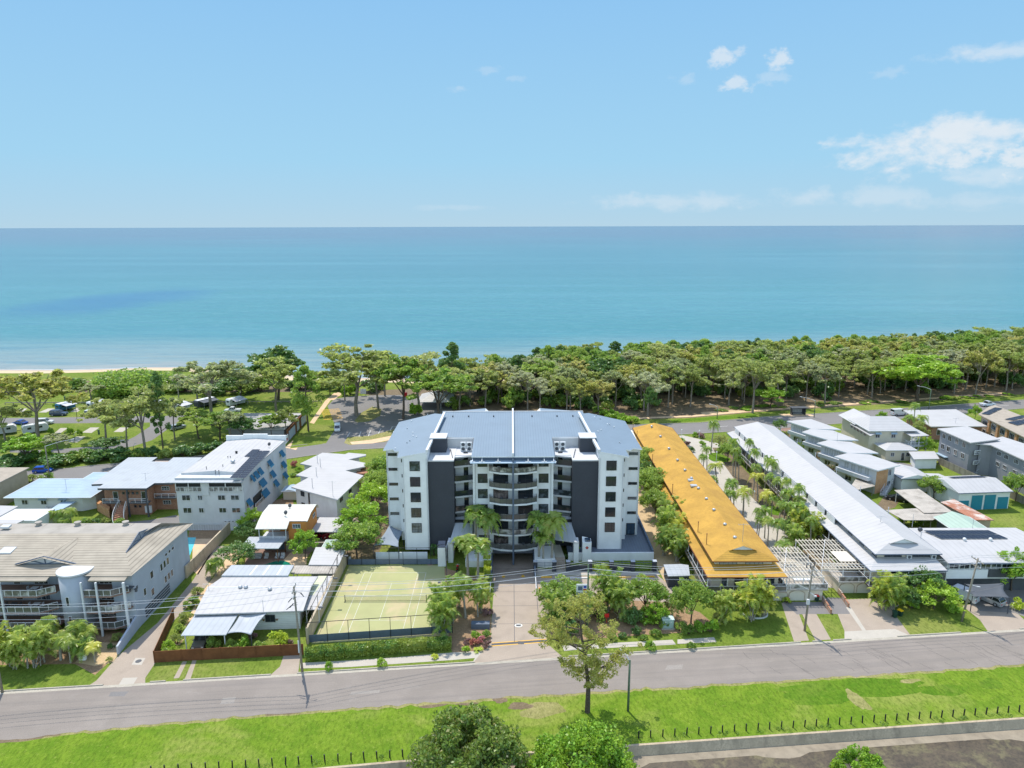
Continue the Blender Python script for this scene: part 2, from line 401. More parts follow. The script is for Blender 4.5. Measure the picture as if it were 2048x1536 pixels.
M['screen'] = mat('pale screen', (.62, .64, .65), .7, .04, 1, ribs=(2, .12, .15))
M['balglass'] = glassmat('tinted balustrade', (.10, .10, .095), .15)
M['solar'] = mat('solar cell', (.010, .014, .032), .4, .15, 1.5, spec=.25)
M['binred'] = mat('red bin lid', (.55, .02, .02), .45, .05, 2)
M['binyellow'] = mat('yellow bin lid', (.75, .45, .01), .45, .05, 2)
M['bingreen'] = mat('dark green bin', (.015, .05, .03), .5, .1, 2)
M['kiosk'] = mat('eucalypt green metal', (.33, .44, .41), .5, .05, 1)
M['terracotta'] = mat('terracotta', (.48, .2, .12), .85, .15, 2)
M['pergola'] = mat('cream pergola timber', (.66, .60, .50), .7, .06, 1)
M['pipe'] = mat('rusty vent pipe', (.22, .10, .05), .8, .2, 3)
M['skin'] = mat('seat fabric', (.35, .33, .30), .9, .1, 2)
L = {}
L['gum'] = leafmat('gum leaves', (.36, .42, .13), .5, .60, (.52, .52, .18))
L['gum2'] = leafmat('olive gum leaves', (.50, .49, .14), .5, .62, (.64, .56, .19), (.45, .30, .12))
L['paper'] = leafmat('grey green leaves', (.42, .46, .24), .5, .58, (.54, .53, .30), (.40, .34, .24))
L['dark'] = leafmat('dark green leaves', (.09, .20, .055), .5, .34, (.16, .28, .06))
L['mid'] = leafmat('mid green leaves', (.22, .37, .07), .5, .55, (.40, .50, .09))
L['nearbig'] = leafmat('glossy dark leaves', (.15, .25, .05), .55, .45, (.30, .38, .07), (.5, .42, .2))
L['bright'] = leafmat('bright green leaves', (0.236, 0.436, 0.041), .45, .42, (0.415, 0.582, 0.045))
L['lime'] = leafmat('lime leaves', (0.470, 0.605, 0.056), .4, .4, (0.762, 0.740, 0.067))
L['palm'] = leafmat('palm fronds', (.24, .38, .07), .5, .55, (.46, .54, .09), (.5, .42, .1))
L['gold'] = leafmat('golden palm fronds', (.32, .42, .05), .5, .42, (.58, .56, .06), (.6, .42, .1))
L['hedge'] = leafmat('hedge leaves', (0.134, 0.257, 0.049), .5, .34, (0.403, 0.448, 0.063))
L['red'] = leafmat('red cordyline leaves', (0.582, 0.134, 0.123), .6, .3, (0.800, 0.358, 0.314))
L['plum'] = leafmat('plum leaves', (0.224, 0.113, 0.123), .5, .25, (0.358, 0.202, 0.157))
L['pink'] = leafmat('bougainvillea', (0.157, 0.247, 0.067), .5, .3, (0.717, 0.134, 0.358))
# ------------------------------------------------------------------ setting: ground, roads, water
def grassmat(name, a, b_, dry, dryamt=.5, sc=.05):
 m = bpy.data.materials.new(name); m.use_nodes = True; t = m.node_tree; b = NB(t); bs = t.nodes['Principled BSDF']
 g = b.n('ShaderNodeTexCoord').outputs['Object']
 st = b.mapv(g, (1, 1, 1), rot=(0, 0, .35))
 c = b.mix(b.ss(b.noise(st, sc * 6, 6, .65, .6), .32, .68), a, b_)
 c = b.mix(b.m('MULTIPLY', b.ss(b.noise(b.mapv(g, (1, 1.6, 1)), sc, 8, .68, .8), .46, .66), dryamt), c, dry)
 c = b.mix(b.m('MULTIPLY', b.ss(b.noise(b.mapv(g, (1, .45, 1), rot=(0, 0, .9)), 2.6, 5, .8), .44, .64), .55), c, tuple(x * .42 for x in a))
 c = b.mix(b.m('MULTIPLY', b.ss(b.noise(g, 2.1, 3, .7), .55, .75), .25), c, tuple(min(1, x * 1.6) for x in dry))
 b.link(c, bs.inputs['Base Color']); bs.inputs['Roughness'].default_value = .95; bs.inputs['Specular IOR Level'].default_value = .1
 bp = b.n('ShaderNodeBump'); bp.inputs['Strength'].default_value = .7; bp.inputs['Distance'].default_value = .12
 b.link(b.noise(g, 5.5, 4, .8), bp.inputs['Height']); b.link(bp.outputs[0], bs.inputs['Normal'])
 MATS[name] = m; return m
M['grass'] = grassmat('lawn grass', (.12, .18, .024), (.175, .23, .035), (.28, .27, .085), .55)
M['verge'] = grassmat('verge grass', (.108, .195, .014), (.165, .25, .022), (.31, .31, .085), .62, .06)
M['lushgrass'] = grassmat('lush grass', (.075, .165, .010), (.12, .21, .016), (.22, .25, .05), .3, .1)
M['drygrass'] = grassmat('dry grass', (.22, .22, .07), (.30, .28, .11), (.40, .33, .17), .6, .08)
def kstruct(mb, name, m, label=None):
 o = mb.build(name, m); o['kind'] = 'structure'
 if label: o['label'] = label
 return o
CANAL = [(-260, 45.5), (-130, 57.6), (-55.6, 65.5), (-22.8, 69.3), (-12.8, 70.5), (13.4, 72.9), (63.8, 77.5), (150, 85.6), (260, 96)]
SHPX = [(-900, 752), (-400, 744), (0, 741), (125, 741.5), (210, 739.5), (300, 736), (380, 736), (500, 746), (625, 756), (780, 758)]
SHORE = [W(p[0], p[1], -1.5) for p in SHPX]
SHORE = [(-600, SHORE[0][1])] + SHORE + [(-20, 283), (36, 300), (100, 314), (200, 335), (420, 375), (650, 420)]
g = MB()
HX0, HX1, HY0, HY1 = -3.65, 3.85, 112.0, 136.0
g.face([(x, y, 0) for x, y in CANAL] + [(260, 112, 0), (HX1, 112, 0), (HX0, 112, 0), (-260, 112, 0)])
g.face([(-600, 112, 0), (-260, 112, 0), (HX0, 112, 0), (HX0, 136, 0), (-600, 136, 0)])
g.face([(HX1, 112, 0), (260, 112, 0), (600, 112, 0), (650, 136, 0), (HX1, 136, 0)])
for i in range(len(SHORE) - 1):
 a, b_ = SHORE[i], SHORE[i + 1]
 g.face([(a[0], 136, 0), (b_[0], 136, 0), (b_[0], b_[1] - 13, 0), (a[0], a[1] - 13, 0)])
kstruct(g, 'ground', M['grass'])
# beach: dry sand, wet sand, sea floor
M['sand'] = m = bpy.data.materials.new('beach sand'); m.use_nodes = True; b = NB(m.node_tree); bs = m.node_tree.nodes['Principled BSDF']
gg = b.n('ShaderNodeTexCoord').outputs['Object']; s3 = b.n('ShaderNodeSeparateXYZ'); b.link(gg, s3.inputs[0])
hz = b.m('ADD', s3.outputs[2], b.m('MULTIPLY', b.m('SUBTRACT', b.noise(gg, .15, 3), .5), .5))
c = b.mix(b.ss(hz, -1.28, -.98), (.36, .29, .23), (.52, .40, .25))
c = b.mix(b.ss(b.noise(gg, .8, 5), .3, .7, 0, .2), c, (.5, .36, .2)); b.link(c, bs.inputs['Base Color']); bs.inputs['Roughness'].default_value = .8
g = MB()
for i in range(len(SHORE) - 1):
 a, b_ = SHORE[i], SHORE[i + 1]
 for (d0, z0, d1, z1) in ((-13, 0, -7, -.7), (-7, -.7, 3, -1.62), (3, -1.62, 70, -7)):
  g.face([(a[0], a[1] + d0, z0), (b_[0], b_[1] + d0, z0), (b_[0], b_[1] + d1, z1), (a[0], a[1] + d1, z1)])
kstruct(g, 'beach', M['sand'])
# sea
m = bpy.data.materials.new('sea water'); m.use_nodes = True; b = NB(m.node_tree); bs = m.node_tree.nodes['Principled BSDF']
gg = b.n('ShaderNodeTexCoord').outputs['Object']; s3 = b.n('ShaderNodeSeparateXYZ'); b.link(gg, s3.inputs[0])
dsh = b.n('ShaderNodeAttribute', attribute_name='offshore').outputs['Fac']
streak = b.noise(b.mapv(gg, (.0016, .011, 1)), 1.0, 6, .6, .3)
streak2 = b.noise(b.mapv(gg, (.0006, .003, 1)), 1.0, 5, .6, .4)
dn = b.m('ADD', dsh, b.m('MULTIPLY', b.m('SUBTRACT', b.noise(b.mapv(gg, (.008, .03, 1)), 1.0, 5), .5), 34))
C0, C1, C2, C3, C4 = (.36, .31, .26), (.23, .27, .25), (.036, .180, .200), (.022, .130, .170), (.060, .085, .145)
c = b.mix(b.ss(dn, 2, 26), C0, C1)
c = b.mix(b.ss(dn, 26, 120), c, C2)
lg = b.m('LOGARITHM', b.m('MAXIMUM', dsh, 1.0), 10.0)
lg = b.m('ADD', lg, b.m('MULTIPLY', b.m('SUBTRACT', streak2, .5), .5))
c = b.mix(b.ss(lg, 2.4, 3.2), c, C3)
c = b.mix(b.ss(lg, 3.05, 3.75), c, C4)
c = b.mix(b.ss(streak, .42, .70, 0, .45), c, (.075, .235, .28))
c = b.mix(b.ss(b.noise(b.mapv(gg, (.02, .16, 1)), 1.0, 6, .7), .42, .66, 0, .45), c, (.03, .14, .20))
c = b.mix(b.ss(b.noise(b.mapv(gg, (.12, .7, 1)), 1.0, 4, .7), .5, .72, 0, .45), c, (.17, .33, .37))
# a darker blue patch of water off the left beach
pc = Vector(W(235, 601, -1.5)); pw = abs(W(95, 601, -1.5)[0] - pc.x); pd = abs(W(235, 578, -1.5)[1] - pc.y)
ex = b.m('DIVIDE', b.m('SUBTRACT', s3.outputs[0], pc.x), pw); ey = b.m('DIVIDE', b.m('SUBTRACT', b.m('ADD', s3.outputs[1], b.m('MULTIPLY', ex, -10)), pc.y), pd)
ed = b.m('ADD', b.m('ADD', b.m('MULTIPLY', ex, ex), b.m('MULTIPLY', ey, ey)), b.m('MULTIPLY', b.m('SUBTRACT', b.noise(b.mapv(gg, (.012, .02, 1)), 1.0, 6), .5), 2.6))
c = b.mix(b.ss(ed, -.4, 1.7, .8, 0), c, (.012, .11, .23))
foam = b.m('MULTIPLY', b.ss(b.m('ADD', dsh, b.m('MULTIPLY', b.noise(b.mapv(gg, (.05, .3, 1)), 1.0, 4), 7)), 3.0, 5.2), b.ss(b.m('ADD', dsh, b.m('MULTIPLY', b.noise(b.mapv(gg, (.05, .3, 1)), 1.0, 4), 7)), 6.8, 5.4))
c = b.mix(b.m('MULTIPLY', foam, .6), c, (.60, .60, .58))
b.link(c, bs.inputs['Base Color']); bs.inputs['Roughness'].default_value = .22; bs.inputs['IOR'].default_value = 1.33
bs.inputs['Specular IOR Level'].default_value = .32
bp = b.n('ShaderNodeBump'); bp.inputs['Strength'].default_value = .55; bp.inputs['Distance'].default_value = .5
wv = b.m('ADD', b.noise(b.mapv(gg, (.10, .34, 1)), 1.0, 5, .6), b.m('MULTIPLY', b.noise(b.mapv(gg, (.5, 1.2, 1)), 1.0, 3, .6), .35))
b.link(wv, bp.inputs['Height']); b.link(bp.outputs[0], bs.inputs['Normal'])
g = MB(); offs = []
D = [-6, -2, 2, 6, 10, 16, 30, 60, 120, 250, 500, 1000, 2000, 4000, 8000, 16000, 40000, 90000]
FX = lambda x, d: x * (1 + max(0, d) / 260.0)
vi = {}
for j, d in enumerate(D):
 for i, (x, y) in enumerate(SHORE):
  yy = y + d if d < 500 else 300 + (y - 300) * max(0, 1 - (d - 250) / 2000) + d
  vi[(i, j)] = len(g.v); g.v.append((FX(x, d), yy, -1.5)); offs.append(float(d))
for j in range(len(D) - 1):
 for i in range(len(SHORE) - 1):
  g.f.append((vi[i, j], vi[i + 1, j], vi[i + 1, j + 1], vi[i, j + 1])); g.m.append(0)
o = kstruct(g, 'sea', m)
at = o.data.attributes.new('offshore', 'FLOAT', 'POINT'); at.data.foreach_set('value', offs)
# road along the front, kerbs, gutters
def kl(x): return 89.35 + 0.0975 * x
NE = [(-260, 60), (-110, 70.5), (-61.4, 73.9), (-44.9, 76.6), (-27, 78.9), (-1.7, 81.5), (25, 83.9), (45.9, 85.8), (71.3, 88.3), (150, 96), (260, 107)]
rg = random.Random(5)
def ragged(pts, step=.8, amp=.14):
 out = []
 for i in range(len(pts) - 1):
  a, b_ = Vector(pts[i]), Vector(pts[i + 1]); n = max(1, int((b_ - a).length / step))
  for k in range(n):
   p = a.lerp(b_, k / n); out.append((p.x, p.y + rg.gauss(0, amp)))
 return out + [pts[-1]]
r = MB(); xs = list(range(-260, 261, 20)); ner = ragged(NE)
def ney(x):
 for i in range(len(NE) - 1):
  if NE[i][0] <= x <= NE[i + 1][0]:
   t = (x - NE[i][0]) / (NE[i + 1][0] - NE[i][0]); return NE[i][1] + t * (NE[i + 1][1] - NE[i][1])
r.face([(x, y, .012) for x, y in ner] + [(260, kl(260), .012), (-260, kl(-260), .012)])
kstruct(r, 'road', M['asphalt'])
_t = M['asphalt'].node_tree; _b = NB(_t); _bs = _t.nodes['Principled BSDF']; _c = _bs.inputs['Base Color'].links[0].from_socket; _g = _b.n('ShaderNodeTexCoord').outputs['Object']
_v = _b.mapv(_g, (1, 1, 1), rot=(0, 0, -.097)); _c = _b.mix(_b.m('MULTIPLY', _b.ss(_b.noise(_b.mapv(_v, (.03, 1.1, 1)), 1.0, 5, .65), .45, .62), .22), _c, (.13, .12, .115))
_c = _b.mix(_b.m('MULTIPLY', _b.ss(_b.noise(_b.mapv(_v, (.25, .5, 1), (4, 2, 0)), 1.0, 6, .7), .55, .75), .25), _c, (.34, .31, .28)); _b.link(_c, _bs.inputs['Base Color'])
r = MB(); r.face([(x, y - .45 + rg.gauss(0, .06), .004) for x, y in ner] + [(x, y + .15, .004) for x, y in ner[::-1]]); kstruct(r, 'road_edge', M['drygrass'])
r = MB(); r.face([(-260, kl(-260) - .25, .018), (260, kl(260) - .25, .018), (260, kl(260) + .3, .018), (-260, kl(-260) + .3, .018)]); kstruct(r, 'gutter', M['kerb'])
def patch(name, m, px=None, wpts=None, z=.008, sub=None):
 pts = wpts or WL(px); q = MB(); q.face([(x, y, z) for x, y in pts]); return kstruct(q, name, m)
KG = [(-66, -46.8), (-54.6, -50.2), (-29.6, -26.9), (-5.2, 7.6), (40.5, 43.5), (45.3, 47.0), (49.6, 57.9), (68.9, 84)]   # crossings without a kerb
gaps = [(-54.8 - .2, -49.0), (-47.0, -44.7), (-33.2, -29.7), (-5.4, 8.0), (42.4, 44.2), (45.6, 47.4), (50.2, 57.4), (67.5, 77)]
x = -260.0
for a, b_ in gaps + [(260, 260)]:
 k = MB()
 p = [(x, kl(x) + .3), (a, kl(a) + .3), (a, kl(a) + .47), (x, kl(x) + .47)]
 k.prism(p, 0.0, .14); kstruct(k, 'kerb', M['kerb']); x = b_
# driveways and paths off the front road (photograph points on the ground plane)
patch('driveway', M['concrete'], [(172, 1375), (193, 1361), (236, 1312), (315, 1246), (385, 1162), (430, 1092), (468, 1092), (400, 1190), (349, 1240), (309, 1300), (311, 1325), (290.5, 1356), (290.5, 1370)])
patch('driveway_patch', M['conclight'], [(234, 1375), (246, 1356), (275, 1355), (264, 1373)], z=.014)
patch('driveway_patch', M['conclight'], [(263, 1329.5), (271, 1316), (291, 1316), (283, 1330)], z=.014)
patch('wheel_track', M['concrete'], [(347, 1357), (358, 1356), (374, 1323), (365.5, 1323)])
patch('wheel_track', M['concrete'], [(369, 1359), (381, 1358), (393, 1321), (385, 1321)])
patch('driveway', M['concrete'], [(539, 1352), (596, 1348), (601, 1310), (567, 1312), (560, 1333)])
patch('footpath', M['conclight'], [(600, 1337), (600, 1326), (700, 1321), (790, 1315), (905, 1305), (985, 1300), (985, 1324), (944, 1327), (950, 1316), (905, 1320), (700, 1334)])
patch('footpath', M['conclight'], [(1128, 1302), (1125, 1291), (1290, 1282.5), (1345, 1279.5), (1352, 1289), (1160, 1299)])
patch('footpath', M['conclight'], [(1355, 1288), (1355, 1279), (1428, 1274.5), (1433, 1284)])
patch('garden_bed', M['mulch'], [(850, 1125), (975, 1160), (983, 1235), (981, 1302), (905, 1305), (880, 1235), (900, 1180)], z=.006)
patch('driveway', M['concrete'], wpts=WL([(989, 1160), (983.5, 1237), (981.6, 1283), (944, 1328), (1131, 1319), (1094, 1287), (1094, 1240), (1180, 1235), (1345, 1240), (1360, 1205), (1345, 1175), (1314, 1150), (1068.5, 1152)]) , z=.010)
patch('footpath', M['conclight'], [(1072, 1151), (1072, 1138), (1315, 1138), (1320, 1150)], z=.009)
patch('garden_bed', M['mulch'], [(1096, 1238), (1100, 1200), (1180, 1195), (1240, 1200), (1345, 1205), (1400, 1225), (1430, 1250), (1420, 1262), (1290, 1270), (1135, 1282), (1100, 1275)], z=.014)
# front right driveways
for q in ([(1563, 1206), (1589, 1204), (1618, 1281), (1588, 1283)], [(1592, 1204), (1619, 1204), (1662, 1279), (1631, 1281)],
   [(1664, 1200), (1765, 1196), (1800, 1243), (1822, 1272), (1689, 1281), (1689, 1262)], [(1925, 1212), (2000, 1195), (2060, 1250), (2060, 1262), (1975, 1262), (1960, 1240)]):
 patch('driveway', M['concrete'], q)
patch('driveway_apron', M['conclight'], [(1689, 1263), (1790, 1258), (1822, 1272), (1689, 1281)], z=.014)
patch('driveway_strip', M['conclight'], [(1692, 1215), (1700, 1212), (1732, 1261), (1725, 1262)], z=.013)
patch('driveway', M['asphaltdark'], [(1565, 1204), (1642, 1204), (1655, 1195), (1690, 1196), (1700, 1228), (1680, 1228), (1619, 1228), (1594, 1229)], z=.012)
# carved hole: ramp to the basement below the tall block
q = MB(); q.face([(HX0, 112, 0), (HX1, 112, 0), (HX1, 120.5, -1.55), (HX0, 120.5, -1.55)]); q.face([(HX0, 120.5, -1.55), (HX1, 120.5, -1.55), (HX1, 136, -1.55), (HX0, 136, -1.55)])
kstruct(q, 'ramp', M['concrete'])
q = MB()
for xx, nx in ((HX0, 1), (HX1, -1)):
 q.face([(xx, 112, 0), (xx, 120.5, -1.55), (xx, 136, -1.55), (xx, 136, 1.2), (xx, 121.3, 1.2), (xx, 121.3, 0)])
q.face([(HX0, 136, -1.55), (HX1, 136, -1.55), (HX1, 136, 1.2), (HX0, 136, 1.2)])
kstruct(q, 'ramp_wall', M['darkgrey'])
# joints in the driveway, drain with yellow edge, arrows, disabled bay
q = MB()
for (a, b_) in (((1028, 1168), (1029, 1284)), ((1071, 1160), (1077, 1235))):
 p0, p1 = W(*a), W(*b_); q.face([(p0[0] - .04, p0[1], .016), (p0[0] + .04, p0[1], .016), (p1[0] + .04, p1[1], .016), (p1[0] - .04, p1[1], .016)])
for yy in (1184, 1212, 1248):
 p0, p1 = W(984, yy), W(1092, yy - 1); q.face([(p0[0], p0[1] - .03, .015), (p1[0], p1[1] - .03, .015), (p1[0], p1[1] + .03, .015), (p0[0], p0[1] + .03, .015)])
kstruct(q, 'driveway_joint', M['darkgrey'])
q = MB(); a = W3(983, 1289, .016); b_ = W3(1094, 1281, .016)
q.face([(a[0], a[1] - .45, .016), (b_[0], b_[1] - .45, .016), (b_[0], b_[1] + .45, .016), (a[0], a[1] + .45, .016)]); kstruct(q, 'drain_edging', M['yellowpaint'])
q = MB(); q.face([(a[0], a[1] - .28, .022), (b_[0], b_[1] - .28, .022), (b_[0], b_[1] + .28, .022), (a[0], a[1] + .28, .022)]); c_ = W(1042, 1285.5)
q.box(c_[0] - .45, c_[0] + .45, c_[1] - .35, c_[1] + .35, .02, .04); kstruct(q, 'drain_grate', M['darkgrey'])
q = MB(); c_ = W(1037, 1251); q.face([(c_[0] + .62 * math.cos(t * .4), c_[1] + .5 * math.sin(t * .4), .018) for t in range(16)]); kstruct(q, 'manhole_surround', M['linewhite'])
q = MB(); q.box(c_[0] - .36, c_[0] + .36, c_[1] - .24, c_[1] + .24, .01, .03); kstruct(q, 'manhole_cover', M['darkgrey'])
c_ = W(277, 1322.5); q = MB(); q.cyl((c_[0], c_[1], .012), .42, .02, 16); kstruct(q, 'manhole_cover', M['darkgrey'])
def rampz(y): return 0 if y < 112 else -(y - 112) / 8.5 * 1.55
for (ax, up) in ((1007, 1), (1046, -1)):
 c_ = W(ax, 1149.5, -.35); q = MB(); P_ = [(-.22, -.75), (.22, -.75), (.22, .1), (.48, .1), (0, .85), (-.48, .1), (-.22, .1)]
 q.face([(c_[0] + u, c_[1] + v * up, rampz(c_[1] + v * up) + .012) for u, v in P_]); kstruct(q, 'painted_arrow', M['yellowpaint'])
patch('disabled_bay', M['bluepaint'], [(1087, 1166), (1101, 1166), (1101.5, 1174), (1087, 1174)], z=.018)
c_ = W(1094, 1170); q = MB()
def ring(q, cx, cy, r0, r1, a0, a1, z, n=12):
 for i in range(n):
  t0, t1 = a0 + (a1 - a0) * i / n, a0 + (a1 - a0) * (i + 1) / n
  q.face([(cx + r0 * math.cos(t0), cy + r0 * math.sin(t0), z), (cx + r1 * math.cos(t0), cy + r1 * math.sin(t0), z), (cx + r1 * math.cos(t1), cy + r1 * math.sin(t1), z), (cx + r0 * math.cos(t1), cy + r0 * math.sin(t1), z)])
ring(q, c_[0] - .02, c_[1] - .12, .22, .31, 2.2, 6.0, .023)
ring(q, c_[0] - .12, c_[1] + .42, 0, .09, 0, 6.283, .023)
for (u0, v0, u1, v1) in ((-.16, -.05, -.06, .33), (-.16, .08, .22, .16), (-.12, -.1, .2, -.02), (.14, -.38, .24, -.02), (.2, -.42, .36, -.34)):
 q.face([(c_[0] + u0, c_[1] + v0, .023), (c_[0] + u1, c_[1] + v0, .023), (c_[0] + u1, c_[1] + v1, .023), (c_[0] + u0, c_[1] + v1, .023)])
kstruct(q, 'wheelchair_symbol', M['linewhite'])
# repairs, cracks in the road
for q_ in ([(440, 1409), (446, 1396), (472, 1394), (468, 1407)], [(1330, 1340), (1335, 1331), (1366, 1329), (1364, 1338)], [(700, 1390), (703, 1384), (760, 1380), (758, 1386)]): patch('road_patch', M['oldpatch'], q_, z=.0163)
patch('road_patch', M['asphaltdark'], [(217, 1393), (222, 1384), (258, 1383), (248, 1392.5)], z=.017)
rc = random.Random(8)
cr_ = MB()
for i in range(46):
 px0 = rc.uniform(1470, 2060); py0 = rc.uniform(1300, 1345) - (px0 - 1470) * .045
 p = Vector(W(px0, py0)); d = Vector((rc.uniform(.5, .8), -1)).normalized(); Lc = rc.uniform(1.2, 3.6); seg = 5; w = .018
 for s_ in range(seg):
  q_ = p + d * (Lc / seg) + Vector((rc.gauss(0, .10), rc.gauss(0, .05)))
  if q_.y > ney(max(-259, min(259, q_.x))) + .1: cr_.face([(p.x - w, p.y, .0165), (p.x + w, p.y, .0165), (q_.x + w, q_.y, .0165), (q_.x - w, q_.y, .0165)])
  p = q_
kstruct(cr_, 'road_crack', M['black'])
# verge strip beyond the road and patches in it
vg = MB(); vg.face([(x, y + .0, .002) for x, y in CANAL] + [(x, y, .002) for x, y in NE[::-1]]); kstruct(vg, 'verge', M['verge'])
def blob(name, m, cx, cy, rx, ry, z, seed, k=28, am=.25, rot=0.0):
 rr = random.Random(seed); ph = [rr.uniform(0, 6.28) for _ in range(4)]; p = []
 for i in range(k):
  t = 2 * math.pi * i / k; f = 1 + am * (math.sin(2 * t + ph[0]) * .5 + math.sin(3 * t + ph[1]) * .4 + math.sin(5 * t + ph[2]) * .3 + math.sin(9 * t + ph[3]) * .2)
  u, v = rx * f * math.cos(t), ry * f * math.sin(t)
  p.append((cx + u * math.cos(rot) - v * math.sin(rot), cy + u * math.sin(rot) + v * math.cos(rot)))
 return patch(name, m, wpts=p, z=z)
for i, (px, py, rx, ry, m_) in enumerate([(1720, 1375, 9, 2.0, 'lushgrass'), (1640, 1395, 4.5, 1.6, 'lushgrass'), (1885, 1380, 4.0, 1.0, 'lushgrass'), (1982, 1368, 1.6, 1.1, 'lushgrass'), (1715, 1400, .9, 2.2, 'drygrass'),
          (900, 1400, 4.5, 1.2, 'drygrass'), (1085, 1420, 3.0, 1.4, 'drygrass'), (1040, 1412, 1.4, .8, 'dirt'), (1000, 1400, 1.0, .6, 'dirt'), (20, 1480, 3.4, .5, 'dirt'), (80, 1471, 2.2, .35, 'dirt'), (565, 1427, 2, .3, 'dirt'), (865, 1412, 1.8, .3, 'dirt'), (935, 1408, 1.6, .25, 'dirt'), (1820, 1362, 1.6, .4, 'drygrass')]):
 c_ = W(px, py); blob('grass_patch' if 'grass' in m_ else 'bare_soil', M[m_], c_[0], c_[1], rx, ry, .0045 + i * .0004, 40 + i, rot=.1)
# drainage canal
q = MB(); cz = MB(); wz = MB()
for i in range(len(CANAL) - 1):
 (x0, y0), (x1, y1) = CANAL[i], CANAL[i + 1]; n = 18 if x0 > -60 and x1 < 160 else 2
 for k in range(n):
  a0, a1 = k / n, (k + 1) / n; xa, xb = x0 + (x1 - x0) * a0, x0 + (x1 - x0) * a1; ya, yb = y0 + (y1 - y0) * a0, y0 + (y1 - y0) * a1
  q.face([(xa, ya, .0), (xb, yb, .0), (xb, yb - .32, .004), (xa, ya - .32, .004)][::-1]); q.face([(xa, ya - .32, .004), (xb, yb - .32, .004), (xb, yb - .75, -1.05), (xa, ya - .75, -1.05)][::-1])
  cz.face([(xa, ya - .75, -1.05), (xb, yb - .75, -1.05), (xb, yb - 9, -1.40), (xa, ya - 9, -1.40)][::-1])
kstruct(q, 'canal_wall', mat('canal concrete', (.46, .37, .26), .95, .2, .5, fine=.2, fscale=4, dirt=.6), 'weathered concrete wall of the drainage canal below the verge')
kstruct(cz, 'canal_ledge', mat('stained ledge', (.27, .225, .165), .9, .15, .6, dirt=.45))
M['murky'] = mat('murky canal bed', (.085, .062, .035), .45, .3, .5, fine=.4, fscale=3, col2=(.14, .115, .055), c2scale=.35, c2lo=.5, c2hi=.62, spec=.5)
wp = []
for i in range(200):
 x = -130 + i * 1.4; y = np.interp(x, [p[0] for p in CANAL], [p[1] for p in CANAL])
 wob = 1.0 + .9 * math.sin(x * .23) + .5 * math.sin(x * .61 + 1) + .25 * math.sin(x * 1.7 + 2) + rc.gauss(0, .10) + (1.4 if x < 16 else 0)
 wp.append((x, y - 1.05 - .75 * max(0, wob)))
wz.face([(x, y, -1.10) for x, y in wp] + [(150, 30, -1.11), (-130, 30, -1.11)])
o = kstruct(wz, 'canal_water', M['murky'])
q = MB(); q.face([(-260, -20, -2.1), (260, -20, -2.1), (260, 90, -2.1), (-260, 40, -2.1)]); kstruct(q, 'canal_bed', M['murky'])
# lots between the streets
patch('courtyard', M['sandpave' if 0 else 'conclight'], wpts=[(43.5, 110), (58.0, 110), (58.0, 192), (50, 200), (45, 198), (43.5, 150)], z=.006)
patch('garden_bed', M['dirt'], wpts=[(43.3, 112), (46.5, 112), (46.8, 188), (43.3, 188)], z=.010)
patch('garden_bed', M['dirt'], wpts=[(54.5, 112), (58.5, 112), (58.5, 188), (55.3, 188), (53.6, 160), (54.8, 140)], z=.010)
blob('lawn', M['lushgrass'], *W(1437, 915), 2.4, 4.5, .014, 3); blob('lawn', M['lushgrass'], *W(1545, 1020), 1.5, 3, .014, 4)
patch('side_path', M['sandy'], wpts=[(26.2, 112), (30.5, 112), (31.0, 190), (25.5, 190)], z=.006)
patch('side_path', M['dirt'], wpts=[(-31.5, 119), (-25.2, 119), (-24.8, 186), (-33, 186)], z=.006)
patch('apartment_forecourt', M['asphaltdark'], [(215, 1048), (300, 1040), (352, 1030), (368, 1036), (330, 1075), (240, 1075)], z=.006)
patch('pool_terrace', M['sandpave'], [(384, 1140), (386, 1075), (445, 1075), (420, 1112), (396, 1150)], z=.008)
patch('pool_terrace', M['mulch'], [(375, 1078), (380, 1056), (455, 1058), (445, 1077)], z=.010)
patch('swimming_pool', M['pool'], [(374, 1098), (374, 1075), (392, 1075), (388, 1090), (376, 1120)], z=.016)
patch('side_path', M['sandpave'], [(400, 1190), (430, 1150), (470, 1092), (500, 1092), (470, 1130), (420, 1200), (360, 1290), (349, 1290)], z=.006)
patch('patio', M['brickpave'], [(488, 1135), (497, 1090), (600, 1090), (625, 1100), (600, 1135)], z=.008)
patch('patio', M['sandpave'], [(560, 1128), (580, 1106), (615, 1108), (612, 1140), (590, 1140)], z=.012)
patch('swimming_pool', M['poolgreen'], [(520, 1132), (548, 1123), (566, 1121), (578, 1125), (584, 1132), (584, 1140), (520, 1140)], z=.018)
patch('yard', M['concrete'], [(575, 1035), (735, 1035), (735, 1000), (770, 1000), (700, 1090), (560, 1090)], z=.004)
patch('yard', M['mulch'], [(450, 1060), (520, 1010), (585, 990), (590, 1040), (560, 1060)], z=.005)
patch('garden_bed', M['mulch'], [(0, 1330), (0, 1280), (120, 1255), (240, 1262), (282, 1240), (232, 1312), (190, 1350), (150, 1328)], z=.004)
patch('garden_bed', M['sandy'], [(150, 1325), (190, 1285), (235, 1285), (250, 1290), (225, 1325), (190, 1332)], z=.007)
patch('yard', M['asphaltdark'], [(1730, 915), (1800, 925), (1830, 930), (1850, 960), (1790, 945), (1760, 935)], z=.006)
patch('yard', M['dirt'], [(1740, 1030), (1770, 990), (1800, 1000), (1790, 1015)], z=.006)
patch('yard', M['asphaltdark'], [(1925, 1175), (2060, 1170), (2060, 1238), (2030, 1226), (1960, 1222)], z=.013)
patch('yard', M['brickpave'], [(1560, 850), (1600, 852), (1760, 960), (1740, 975), (1560, 870)], z=.005)
